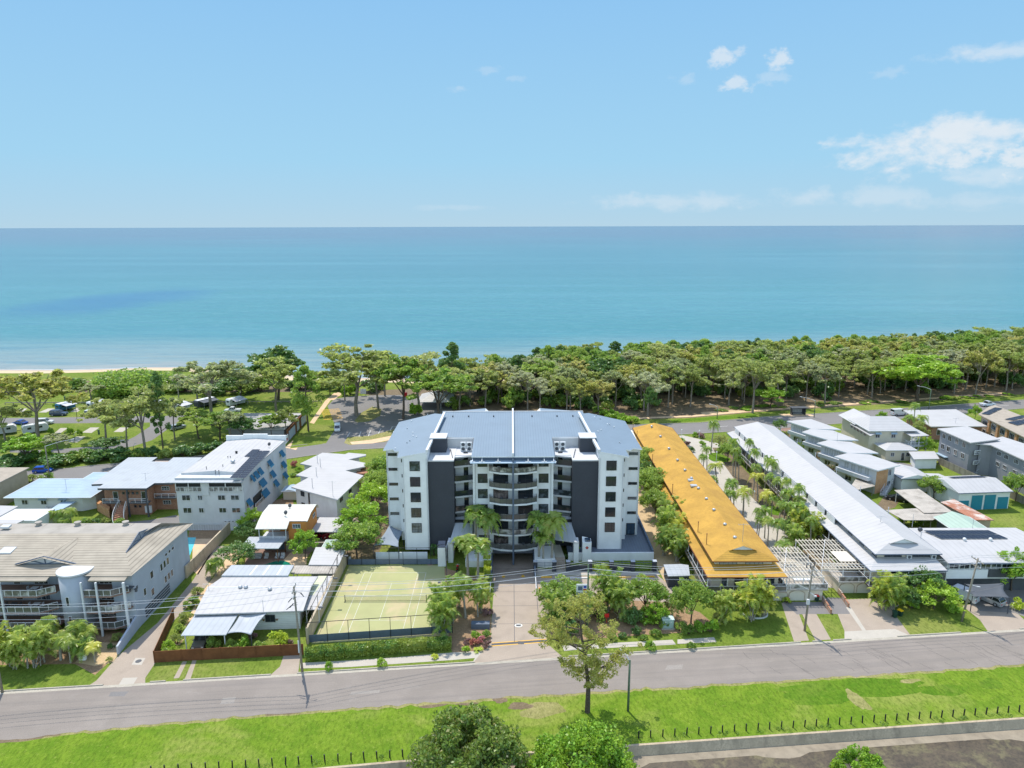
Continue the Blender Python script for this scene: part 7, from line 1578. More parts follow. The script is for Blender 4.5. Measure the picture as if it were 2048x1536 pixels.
for (px, py, zc, s, sz, k, lb) in [(765, 935, 5.5, 1.25, 1.15, 1, 'leafy green tree left of the tall block near its roof corner'), (745, 990, 5, 1.25, 1.1, 0, 'bright green tree left of the tall block, third from the street'), (722, 1032, 4.5, 1.35, 1.0, 0, 'sunlit green tree left of the tall block in the middle of the row'), (712, 1075, 4, 1.25, .95, 1, 'large green tree overhanging the back corner of the tennis court'),
         (752, 965, 5, 1.0, 1.1, 1, 'narrow green tree second from the roof corner left of the tall block'), (608, 1086, 3, .75, .8, 0, 'bright tree by the courtyard pool'), (474, 1108, 2.5, .95, .7, 2, 'dusky shrub tree left of the patio roof'), (506, 1040, 3, .7, .75, 0, 'small green tree left of the orange house'), (497, 1062, 2.2, .75, .6, 2, 'dark leafy tree at the corner of the white flats'),
         (1287, 912, 5.5, 1.15, 1.1, 1, 'green tree between the tall block and the orange roof, farthest one'), (1303, 962, 5, 1.3, 1.15, 1, 'large green tree between the tall block and the orange roof'), (1293, 940, 4.5, 1.0, 1.0, 2, 'dark tree between the two larger trees right of the tall block'), (1312, 1000, 4, .9, .9, 1, 'green tree nearest the palms right of the tall block'),
         (1385, 1190, 4.8, .95, 1.0, 1, 'round crowned tree on a clear trunk beside the refuse shed'), (1130, 1195, 2.8, 1.15, .8, 1, 'dense green tree at the left end of the driveway planting'), (1290, 1195, 2.8, 1.0, .85, 1, 'green tree in the middle of the car park planting'), (1315, 1222, 2.4, .5, .55, 0, 'bright green small tree in the car park planting'), (1345, 1215, 2, .5, .45, 3, 'wispy olive shrub tree left of the round crowned tree'),
         (1870, 972, 3, .95, .75, 1, 'green tree beside the large white shed'), (1853, 888, 3, .7, .7, 0, 'bright round tree left of the grey flats'), (1835, 858, 4.5, .95, 1.0, 3, 'olive tree beside the timber house stairs'), (1765, 832, 2, .5, .5, 0, 'small tree behind the timber house roof'), (1845, 1165, 3.2, .95, .85, 2, 'dark tree under the white roofed units verandah'), (1872, 1190, 2.4, 1.0, .65, 0, 'bright tree beside the white van'),
         (2030, 1140, 3.8, 1.0, 1.0, 0, 'yellow green tree at the right edge in front of the solar roof house'), (1822, 1195, 1.8, .6, .5, 2, 'low dark tree next to the palm on the right lawn'), (1560, 845, 3, .6, .6, 2, 'small dark tree at the sea end of the white roofed units'), (1440, 883, 2.5, .7, .65, 3, 'grey round tree in the palm courtyard'), (1456, 905, 2.5, .75, .7, 1, 'round green tree in the palm courtyard'), (1952, 822, 3, .5, .7, 0, 'small bright tree beside the brown roofed townhouses'),
         (2035, 975, 3.2, .9, .9, 1, 'green tree in front of the grey flats at the right edge'), (1578, 1055, 2.4, .6, .65, 2, 'dark plum toned tree in the courtyard near the pergola')]:
 x, y = atc(px, py, zc); plant(ND[k], x, y, s, sz, None, lb, 'tree')
for i, (px, py, s, sz, k, lb, gp) in enumerate(
 [(330 + 7 * 0, 1305, 1.1, 1.1, 0, 'd', 0), (352, 1278, 1.3, 1.2, 7, 'd', 0), (362, 1256, 1.2, 1.2, 0, 'd', 0), (372, 1232, 1.4, 1.3, 7, 'd', 0), (384, 1205, 1.5, 1.4, 0, 'd', 0), (395, 1182, 1.2, 1.2, 7, 'd', 0), (338, 1290, 1.1, 1.1, 1, 'd', 0)]):
 x, y = W(px, py, .8); plant(SB[k], x, y, s, sz, None, 'leafy shrub in the row between the drive and the large carport', 'shrub', 'shrubs along the drive')
for i, (px, py, s, sz, k, lb) in enumerate([(428, 1283, 1.3, 1.9, 0, 'tall green shrub behind the paling fence in front of the carport'), (462, 1288, 1.3, 1.5, 0, 'green shrub behind the paling fence below the shade sail'), (482, 1284, 1.4, 1.5, 1, 'bright green shrub behind the fence left of the round one'), (520, 1288, 1.25, 1.2, 0, 'round shrub behind the fence below the shade sail edge'), (555, 1272, 1.7, 1.9, 3, 'lime green shrub behind the paling fence'), (573, 1283, 1.0, 1.0, 5, 'plum coloured shrub right of the lime one'),
  (505, 1270, .8, .9, 5, 'dark red leaved plant under the shade sail'), (658, 1331, .75, .9, 1, 'clipped round bush on the footpath left of the court middle'), (764, 1323, .85, .95, 1, 'clipped round bush on the footpath below the court'), (868, 1311, .7, .45, 3, 'low variegated bush on the footpath below the court corner'), (1302, 1290, 1.0, .95, 1, 'clipped bush on the footpath right of the gum'), (1383, 1288, .75, .95, 0, 'narrow clipped bush on the footpath near the lawn'),
  (952, 1268, .95, .9, 1, 'bright croton bush beside the dark planter box'), (972, 1265, .95, .9, 0, 'glossy bush at the edge of the driveway'), (950, 1283, .9, .9, 4, 'pink red cordyline in the driveway garden'), (965, 1276, .8, .8, 4, 'orange red cordyline behind the pink one'), (975, 1286, .8, .8, 5, 'purple leaved bush at the driveway edge'), (935, 1280, .7, .8, 5, 'plum bush left of the pink cordyline'), (931, 1296, .8, .8, 1, 'strappy green plant at the front of the driveway garden'), (957, 1299, .9, .35, 3, 'low clipped yellow edging bush at the driveway corner'),
  (975, 1220, .9, 1.1, 5, 'purple shrub beside the driveway halfway up'), (1000, 1245, .01, .01, 0, ''), (1400, 1250, 1.2, 1.5, 1, 'yellow green shrub at the foot of the round crowned tree'), (1422, 1248, 1.3, 1.7, 1, 'bright shrub right of the round crowned tree'), (1438, 1232, 1.2, 1.5, 7, 'olive shrub at the lawn corner'), (1362, 1250, 1.1, 1.3, 0, 'clipped shrub right of the green kiosk'), (1380, 1256, 1.0, 1.2, 0, 'dark shrub behind the edging in the car park bed'),
  (1312, 1262, .9, 1.0, 0, 'dark shrub left of the green kiosk'), (1272, 1258, .9, 1.0, 2, 'dark shrub in the car park bed under the trees'), (1287, 1272, .8, .7, 0, 'low round shrub in front of the car park bed'), (1245, 1268, .8, .7, 2, 'low dark shrub at the front of the car park bed'), (1310, 1236, 1.0, 1.2, 1, 'yellow green shrub near the car park planting centre'),
  (1225, 1270, .9, .9, 0, 'shrub beside the gum in the car park bed'), (1120, 1225, 2.0, 2.2, 0, 'dense shrub at the driveway corner of the car park planting'), (1140, 1222, 1.8, 1.8, 1, 'leafy shrub behind the gum near the driveway'), (1195, 1215, 2.0, 2.2, 0, 'leafy shrub at the foot of the sign pole'), (1262, 1225, 1.9, 2.2, 2, 'dark shrub between the cane palms and the middle tree'), (1295, 1228, 1.7, 1.9, 1, 'bright shrub under the middle tree of the car park planting'), (1330, 1240, 1.3, 1.4, 0, 'shrub behind the electrical kiosk'), (1232, 1190, 1.8, 2.3, 1, 'bright leafy shrub by the wheel stops'), (1140, 1250, 1.7, 1.7, 2, 'dark shrub under the left side of the gum crown'), (1573, 1198, .8, .9, 3, 'small yellow bush right of the golden palm clump'), (1825, 1205, 1.3, 1.2, 1, 'bright rounded bush behind the wheelie bins on the right lawn'), (1795, 1200, 1.2, 1.2, 0, 'green bush left of the wheelie bins on the lawn'), (1905, 1212, 1.5, 1.4, 1, 'yellow green bush beside the right power pole'), (2040, 1205, 1.3, 1.5, 3, 'yellow bush at the right edge beside the drive'),
  (1570, 865, 1.6, 1.6, 7, 'bushy plant left of the stepped villas, first from the road'), (1605, 888, 1.8, 1.7, 0, 'green bush left of the stepped villas'), (1640, 912, 1.9, 1.9, 6, 'pink flowering bougainvillea left of the stepped villas'), (1662, 938, 2.0, 1.9, 6, 'second pink bougainvillea closer to the brick end wall'), (1680, 958, 1.3, 1.2, 2, 'dark plant under the second bougainvillea'), (1800, 1040, 1.6, 1.0, 1, 'yellow flowering hedge plant beside the green gable shed'), (1835, 1042, 1.6, 1.0, 1, 'second yellow hedge plant beside the green gable shed'),
  (1895, 985, 1.3, .9, 1, 'low bush below the tree beside the large shed'), (1955, 960, 1.6, 1.2, 1, 'bush along the timber fence before the grey flats'), (1985, 962, 1.6, 1.2, 1, 'second bush along the timber fence before the grey flats'), (2000, 1000, 1.4, 1.2, 0, 'bush beside the large shed at the right'), (1372, 885, 1.5, 1.3, 5, 'plum bush at the sea end of the palm courtyard'), (1382, 897, 1.2, 1.3, 2, 'dark bush next to the plum bush in the courtyard'), (1365, 880, 1.2, 1.1, 1, 'bright bush behind the plum bush'), (1400, 868, 1.6, 1.3, 5, 'reddish shrub beside the courtyard entrance'), (1405, 885, 1.2, 1.2, 1, 'green shrub below the reddish one'), (1390, 868, 1.0, 1.1, 1, 'green shrub left of the reddish one'),
  (590, 925, 1.2, 1.4, 4, 'red leaved bush by the road behind the white villas'), (598, 938, 1.2, .9, 1, 'lime bush beside the red leaved one'), (588, 948, 1.2, .8, 0, 'dark low bush behind the garden shed'), (650, 1120, 1.0, 1.0, 1, 'flowering bush in the courtyard rockery'), (620, 1122, .8, .7, 7, 'small bush on the courtyard sandstone'), (560, 1000, .01, .01, 0, ''), (30, 965, 2.2, 1.8, 7, 'brownish hedge bush by the road at the left edge'), (60, 955, 2.4, 1.6, 7, 'second roadside bush left of the blue roofed house'), (92, 950, 2.0, 1.2, 0, 'roadside bush in front of the blue roofed house'),
  (235, 1272, 1.0, 1.1, 7, 'flowering shrub at the end of the garden wall'), (222, 1290, .6, .7, 2, 'small cactus like plant on the sandy bed'), (218, 1318, .6, .6, 7, 'grey tuft plant at the corner of the front lawn'), (250, 1238, 1.6, 1.1, 2, 'dark round shrub below the right hand balconies'), (225, 1242, 1.4, 1.0, 2, 'dark shrub below the balconies, left one'), (1132, 1112, .7, .8, 2, 'round shrub beside the right entry ramp'), (1156, 1100, .8, 1.1, 1, 'frangipani bush at the corner of the white pillar'), (868, 1096, 1.0, 1.9, 2, 'dark shrub at the foot of the left charcoal tower'),
  (1140, 1098, .01, .01, 0, ''), (210, 1040, 1.2, 1.1, 7, 'shrub by the curved brick stairs'), (190, 1042, 1.4, 1.2, 2, 'dark shrub by the brick stairs garden'), (235, 1046, 1.2, .9, 1, 'yellow bush at the foot of the curved brick stairs')]):
 if s < .1: continue
 x, y = W(px, py, .8 * sz); plant(SB[k], x, y, s, sz, None, lb, 'shrub')
# --- palms
def ORD(i):
 a = ['first', 'second', 'third', 'fourth', 'fifth', 'sixth', 'seventh', 'eighth', 'ninth', 'tenth', 'eleventh', 'twelfth', 'thirteenth', 'fourteenth', 'fifteenth', 'sixteenth', 'seventeenth', 'eighteenth', 'nineteenth']
 if i < 19: return a[i]
 i += 1; t = {2: 'twent', 3: 'thirt', 4: 'fort'}[i // 10]; return t + 'ieth' if i % 10 == 0 else t + 'y-' + a[i % 10 - 1]
PA = [palm(71, 6.5, 2.3), palm(72, 6.5, 2.5, 12, lean=.6), palm(73, 5.6, 2.4, 10, 'gold', lean=.5)]
FX_ = [palm(74, 6.5, 3.0, 16, 'palm', .17, .2, lw=.16, ll=.22, drop=.9, up=1.2)]
AR = [palm(75, 4.2, 2.5, 8, 'gold', .06, stems=9, shaft=False, up=1.7, drop=.65, lw=.09, ll=.20), palm(76, 4.2, 2.6, 8, 'palm', .06, stems=9, shaft=False, up=1.7, drop=.65, lw=.09, ll=.20)]
CY = [palm(77, 1.6, 2.5, 22, 'palm', .2, .0, shaft=False, up=.9, drop=.75), palm(78, 2.6, 2.6, 18, 'palm', .18, .1, shaft=False, drop=.85)]
PG = 'palms in the courtyard between the orange and white roofs'
for i, (px, py, h, s, yl) in enumerate(sorted([(a, b, c, d, j in (7, 15, 9, 19)) for j, (a, b, c, d) in enumerate([(1425, 851, 8, 1.15), (1497, 887, 7, .85), (1512, 908, 7, .9), (1533, 926, 7, .85), (1548, 930, 7.2, .9), (1470, 889, 8, 1.0), (1474, 906, 7, 1.0), (1437, 928, 6.5, 1.25), (1510, 936, 6, .95), (1519, 949, 6, 1.1), (1543, 957, 6, .9), (1558, 965, 6, .9), (1575, 967, 6.5, .85), (1455, 972, 5.5, .95), (1471, 969, 5.5, .9), (1490, 978, 6.5, 1.25),
  (1466, 990, 5, .95), (1572, 988, 6, .95), (1601, 982, 7.4, 1.0), (1535, 984, 6, 1.0), (1517, 1025, 5.2, .8), (1533, 1027, 5.2, .8), (1519, 1044, 4.2, .75), (1539, 1043, 5, .85), (1556, 1047, 5, .85), (1580, 1015, 5.6, .95), (1595, 1015, 6, .95), (1545, 1000, 5, .85), (1416, 902, 5, .9), (1408, 916, 5, .9), (1428, 960, 4.5, .9), (1440, 1000, 4.5, .9), (1610, 1030, 5.5, .9), (1625, 1045, 5.5, .9), (1562, 1088, 3.6, 1.0), (1600, 1000, 5, .9), (1480, 920, 5, .9), (1560, 1010, 5, .8)])], key=lambda r: -W(r[0], r[1], r[2])[1])):
 x, y = W(px, py, h); p = PA[2 if yl else i % 2]; plant(p, x, y, s, h / 6.5, None, ('%s palm in the orange and white courtyard, %s from the esplanade end' % ('yellow green' if p is PA[2] else 'slender green', ORD(i))), 'palm', PG)
for (px, py, h, s, p, lb) in [(1608, 1058, 2.6, 1.1, AR[0], 'golden cane palm clump beside the white roofed units near the pergola'), (1632, 1062, 2.6, 1.0, AR[0], 'second golden cane clump touching the verandah of the white roofed units'), (1590, 1085, 2.2, .9, AR[1], 'green cane clump behind the pergola'), (1347, 1022, 4, 1.1, AR[1], 'tall cane palm clump left of the orange roofed units, farthest'), (1335, 1050, 3.6, 1.15, AR[1], 'cane palm clump behind the charcoal side gate'), (1362, 1060, 3.6, 1.1, AR[0], 'golden cane clump against the orange roofed verandah'), (1355, 1092, 3, 1.0, AR[1], 'cane palm clump beside the refuse shed'), (1330, 1085, 2.6, .9, AR[1], 'cane palm clump at the right end of the terrace wall'),
  (1505, 1205, 3.0, 1.15, AR[0], 'large golden palm clump in a round bed on the front lawn'), (1530, 1208, 2.2, .8, AR[0], 'smaller golden palm beside the large clump on the front lawn'), (1768, 1165, 4.5, 1.0, AR[0], 'palm clump with yellow crownshafts on the right lawn'), (1790, 1175, 3.8, .9, AR[1], 'green palm clump beside the yellow crownshaft palms'),
  (1215, 1180, 3.6, 1.1, AR[1], 'cane palm clump right of the sign pole'), (1240, 1200, 3.2, 1.0, AR[1], 'cane palm clump behind the gum in the car park bed'), (1165, 1218, 2.4, .8, AR[1], 'cane palm clump below the pole sign'), (1110, 1215, 2.8, .9, AR[1], 'cane palm clump beside the driveway edge'), (1450, 1215, 2.4, .8, AR[1], 'cane palm clump between the lawn and the orange roofed units'),
  (884, 1200, 3.2, .95, AR[1], 'cane palm clump against the court fence, back one'), (886, 1235, 3, 1.05, AR[1], 'cane palm clump against the court fence, front one'), (962, 1195, 2.6, .85, AR[1], 'cane palm clump beside the driveway'), (915, 1185, 2.6, .8, AR[1], 'cane palm clump behind the front garden palm'),
  (15, 1283, 3.6, 1.0, AR[0], 'golden cane clump at the left edge of the front garden'), (66, 1290, 3.4, .95, AR[1], 'green cane clump in the front garden of the balcony apartments'), (25, 1310, 2.2, .7, AR[1], 'low cane clump near the left power pole')]:
 x, y = W(px, py, h); plant(p, x, y, s, s * .95, None, lb, 'palm', None, name='cane_palm')
for (px, py, h, s, lb) in [(952, 1035, 7.6, .95, 'left one of the two tall foxtail palms by the left entry canopy'), (974, 1045, 7.2, .9, 'right one of the two tall foxtail palms by the left entry canopy'), (935, 1092, 5.6, .95, 'front foxtail palm left of the garage ramp'), (955, 1098, 5.6, 1.0, 'front foxtail palm next to the garage ramp'), (1078, 1050, 7.4, .95, 'tall foxtail palm right of the balconies, left stem'), (1104, 1052, 7.4, .95, 'tall foxtail palm right of the balconies, right stem'), (1087, 1080, 5.0, .8, 'shorter foxtail palm in the white planter')]:
 x, y = W(px, py, h); plant(FX_[0], x, y, s * 1.3, h / 6.5, None, lb, 'palm', None, name='foxtail_palm')
for (px, py, h, s, k, lb) in [(40, 1262, 4.4, .85, 0, 'slender palm in the left front garden, nearest the left edge'), (62, 1272, 4.0, .8, 2, 'yellow slender palm in the left front garden'), (80, 1266, 4.6, .85, 1, 'tallest slender palm in the left front garden'), (48, 1290, 3.6, .8, 1, 'low slender palm in the left front garden'), (135, 1282, 3.4, .8, 0, 'slender palm beside the pale feathery palm'), (185, 1288, 2.8, .75, 2, 'small yellow palm at the right of the front garden'), (955, 1180, 4.6, .9, 0, 'palm beside the driveway behind the purple shrub'), (905, 1195, 4.4, .85, 2, 'yellow palm in the driveway garden'), (930, 1172, 5.5, 1.25, 1, 'single palm with slim trunk in the driveway garden'), (352, 745, 9, 1.3, 0, 'lone coconut palm on the foreshore'), (1822, 838, 6, 1.2, 0, 'palm in front of the flat roofed shop, left one'), (1848, 838, 6, 1.1, 1, 'palm in front of the flat roofed shop, right one'), (1832, 815, 7.5, 1.1, 0, 'tallest palm beside the flat roofed shop')]:
 x, y = W(px, py, h); plant(PA[k], x, y, s, h / 6.5, None, lb, 'palm')
for (px, py, h, s, k, lb) in [(430, 1135, 1.6, 1.0, 0, 'fountain shaped cycad palm beside the pool terrace wall'), (112, 1032, 2.4, .9, 1, 'spiky date palm behind the tiled roof, left one'), (140, 1030, 2.4, .9, 1, 'spiky date palm behind the tiled roof beside the brick stairs'), (128, 1045, 1.6, .8, 0, 'low yellow green palm behind the tiled roof'), (170, 1042, 1.6, .7, 0, 'low palm between the date palms and the brick stairs'), (240, 1042, 1.4, .6, 0, 'small yellow palm at the end of the brick stairs garden'),
  (94, 1261, 3.2, .95, 1, 'feathery palm under the middle balconies'), (117, 1287, 2.6, 1.1, 1, 'feathery palm on the front lawn left of the letterbox'), (151, 1265, 2.8, 1.0, 1, 'pale feathery palm below the round tower'), (172, 1272, 2.4, .95, 1, 'feathery palm right of the round tower base'), (166, 1295, 1.8, 1.0, 0, 'low palm beside the letterbox')]:
 x, y = W(px, py, h); plant(CY[k], x, y, s, (h / (1.6 if k == 0 else 2.6)) if k else s, None, lb, 'palm', None, name='date_palm')
# --- hedges
def hedge(name, label, pts, w_, h, lm='hedge', n=700, leaf=.11, seed=1, group=None, round_=.25):
 rs = np.random.RandomState(seed); a, b_ = Vector(pts[0]), Vector(pts[1]); Ld = (b_ - a).length; e = (b_ - a).normalized(); nn = Vector((-e.y, e.x))
 u = rs.uniform(0, Ld, n); top = rs.rand(n) < .45; v = np.where(top, rs.uniform(-w_ / 2, w_ / 2, n), np.where(rs.rand(n) < .65, -w_ / 2, w_ / 2) + rs.normal(0, .06, n)); z = np.where(top, h + rs.normal(0, .07, n) + .10 * np.sin(u * 2.7 + seed), rs.uniform(.05, h, n))
 endm = rs.rand(n) < .12; u = np.where(endm, np.where(rs.rand(n) < .5, 0, Ld), u); v = np.where(endm, rs.uniform(-w_ / 2, w_ / 2, n), v)
 t = thing(name, label, 'hedge', (a.x, a.y, 0), group); cx_ = e.x * u - nn.x * 0 + nn.x * v; cy_ = e.y * u + nn.y * v
 q = MB(); i_ = .09
 p0, p1 = Vector((0, 0)) + e * i_, e * (Ld - i_); q.prism([tuple(p0 - nn * (w_ / 2 - i_)), tuple(p1 - nn * (w_ / 2 - i_)), tuple(p1 + nn * (w_ / 2 - i_)), tuple(p0 + nn * (w_ / 2 - i_))], 0, h - i_)
 leafmesh('foliage', np.stack([cx_, cy_, z], 1), leaf, seed, t, L[lm], .6, core=(q.v, q.f), upb=.2); return t
HP = [(612, 1319), (652, 1316), (692, 1312), (745, 1307), (800, 1303), (855, 1299), (903, 1296)]
HLB = ['rounded hedge bush by the power pole at the left end of the court hedge', 'court hedge bush second from the power pole', 'court hedge section behind the first clipped bush', 'court hedge section behind the second clipped bush', 'court hedge section right of the second clipped bush', 'last section of the court hedge by the driveway garden']
for i in range(6):
 a, b_ = Vector(W(*HP[i])), Vector(W(*HP[i + 1])); b_ = a.lerp(b_, .93 if i < 2 else .985); hedge('court_hedge', HLB[i], [a, b_], 1.2, 1.55 + .12 * math.sin(i * 2.1), 'hedge', 1500, .13, 90 + i, 'hedge along the tennis court')
for i, (px, px2, py, lb) in enumerate([(1183, 1219, 1140, 'clipped lime green box hedge between the charcoal piers'), (1269, 1302, 1140, 'clipped dark green box hedge between the last charcoal piers')]): a, b_ = W(px, py), W(px2, py); hedge('box_hedge', lb, [a, b_], .9, 1.0, 'lime' if i == 0 else 'mid', 900, .08, 110 + i)
for i, (py, px) in enumerate([(1168, 977), (1150, 976), (1137, 976), (1127, 975)]): a = W(px - 8, py); hedge('box_hedge', ['large clipped hedge block beside the driveway, nearest the street', 'second clipped hedge block beside the garage ramp', 'third clipped hedge block beside the garage ramp', 'smallest clipped hedge block nearest the garage'][i], [(a[0], a[1]), (a[0] + 1.3, a[1])], 1.3 if i else 2.4, 1.35, 'lime' if i else 'hedge', 700, .09, 120 + i, 'hedge blocks beside the ramp')
a, b_ = W(1690, 862), W(1745, 852); hedge('roadside_hedge', 'dark clipped hedge on the esplanade left of the timber house', [a, b_], 1.6, 1.4, 'mid', 900, .2, 130)
# --- big trees close to the camera
BT = bush(81, 6.9, 11.6, 27000, .20, 'nearbig', 190, name='tree', flat=.8, cs=(.10, .22)); plant(BT, -4.7, 66.6, 1, 1, .4, 'big dark green tree at the canal edge in the bottom middle', 'tree', None, -1.1)
BT = bush(82, 6.6, 11.0, 27000, .18, 'bright', 190, name='tree', flat=.8, cs=(.10, .22)); plant(BT, 7.5, 65.7, 1, 1, .4, 'big bright green tree at the canal edge right of the dark one', 'tree', None, -1.7)
BT = bush(83, 2.9, 5.9, 6500, .15, 'bright', 60, name='tree', flat=.8, cs=(.12, .25)); plant(BT, *W(1722, 1521, 2.5), 1, 1.05, .4, 'small bright green tree growing out of the canal at the bottom right', 'tree', None, -1.1)
# street gum with an open, long crown
def streetgum():
 rd = random.Random(9); rs = np.random.RandomState(9); t = P0('gum_tree'); tm = MB(); C_ = []
 tr_ = [Vector(p) for p in ((0, 0, -.2), (.05, 0, 3.5), (-.3, .1, 7), (-.9, .2, 10.5), (-1.3, .2, 14.6))]; tm.tube(tr_, [.36, .27, .21, .13, .04], 8, cap=False)
 spec = [(3.4, .8, 2.3, 4.8), (4.6, 2.6, 1.8, 6.0), (5.6, 0.1, 3.6, 7.4), (6.3, 3.6, 2.6, 7.6), (7.2, 1.4, 2.9, 9.4), (7.6, 4.6, 2.8, 9.4), (8.3, 2.6, 4.6, 10.6), (8.8, 0.2, 3.2, 11.4), (9.2, 3.3, 5.0, 11.6), (9.8, 5.4, 3.4, 12.6), (10.2, 1.8, 3.2, 13.0), (10.6, 3.9, 3.8, 13.6), (11.4, 2.9, 3.9, 12.6), (12, .6, 2.4, 14.2), (12.6, 3.2, 2.4, 14.9), (13.4, 1.2, 1.2, 15.6), (13.6, 4.4, 1.4, 15.4), (4.0, 5.4, 1.5, 5.2), (6.8, 5.2, 2.4, 8.4), (9.0, 2.9, 3.0, 9.9), (5.2, 0.3, 4.3, 8.0)]
 for (z0, a, r_, z1) in spec:
  k = np.interp(z0, [p.z for p in tr_], range(len(tr_))); i = int(min(k, 3)); b0 = tr_[i].lerp(tr_[i + 1], k - i); r_ *= 1.22; e = Vector((b0.x + r_ * math.cos(a), b0.y + r_ * math.sin(a) * .8, z1))
  md = b0.lerp(e, .5) + Vector((0, 0, -.3)); tm.tube([b0, md, e], [.10, .07, .02], 5, cap=False)
  for f_ in (1.0, .78, .55):
   c_ = md.lerp(e, (f_ - .5) * 2)
   for j in range(4): o_ = Vector((rd.gauss(0, .55), rd.gauss(0, .55), rd.gauss(0, .45))); C_.append(clump(rs, c_ + o_, rd.uniform(.35, .68), 66, .8))
 tm.build('trunk', M['barkdark'], t, smooth=True); leafmesh('crown', np.vstack(C_), .145, 9, t, L['gum2'], .42, upb=.3); return t
sg_ = streetgum(); plant(sg_, 9.4, 78.7, 1.0, 1.0, 0, 'tall open crowned gum tree on the verge beside the road', 'tree')
# tufts on the canal edge, one mass
rs = np.random.RandomState(3); C_ = []
for i in range(150):
 x = rs.uniform(-60, 80); y = lerpline(CANAL, x)
 if rs.rand() < .62: C_.append(clump(rs, (x, y + rs.uniform(.1, .9), .1), rs.uniform(.2, .55), 70, .45))
 else: C_.append(clump(rs, (x, y - rs.uniform(.6, 1.1), -1.5), rs.uniform(.2, .6), 70, .45))
o = leafmesh('weeds', np.vstack(C_), .09, 4, None, L['mid'], .3); o['kind'] = 'stuff'; o['label'] = 'rough weeds along the canal wall'
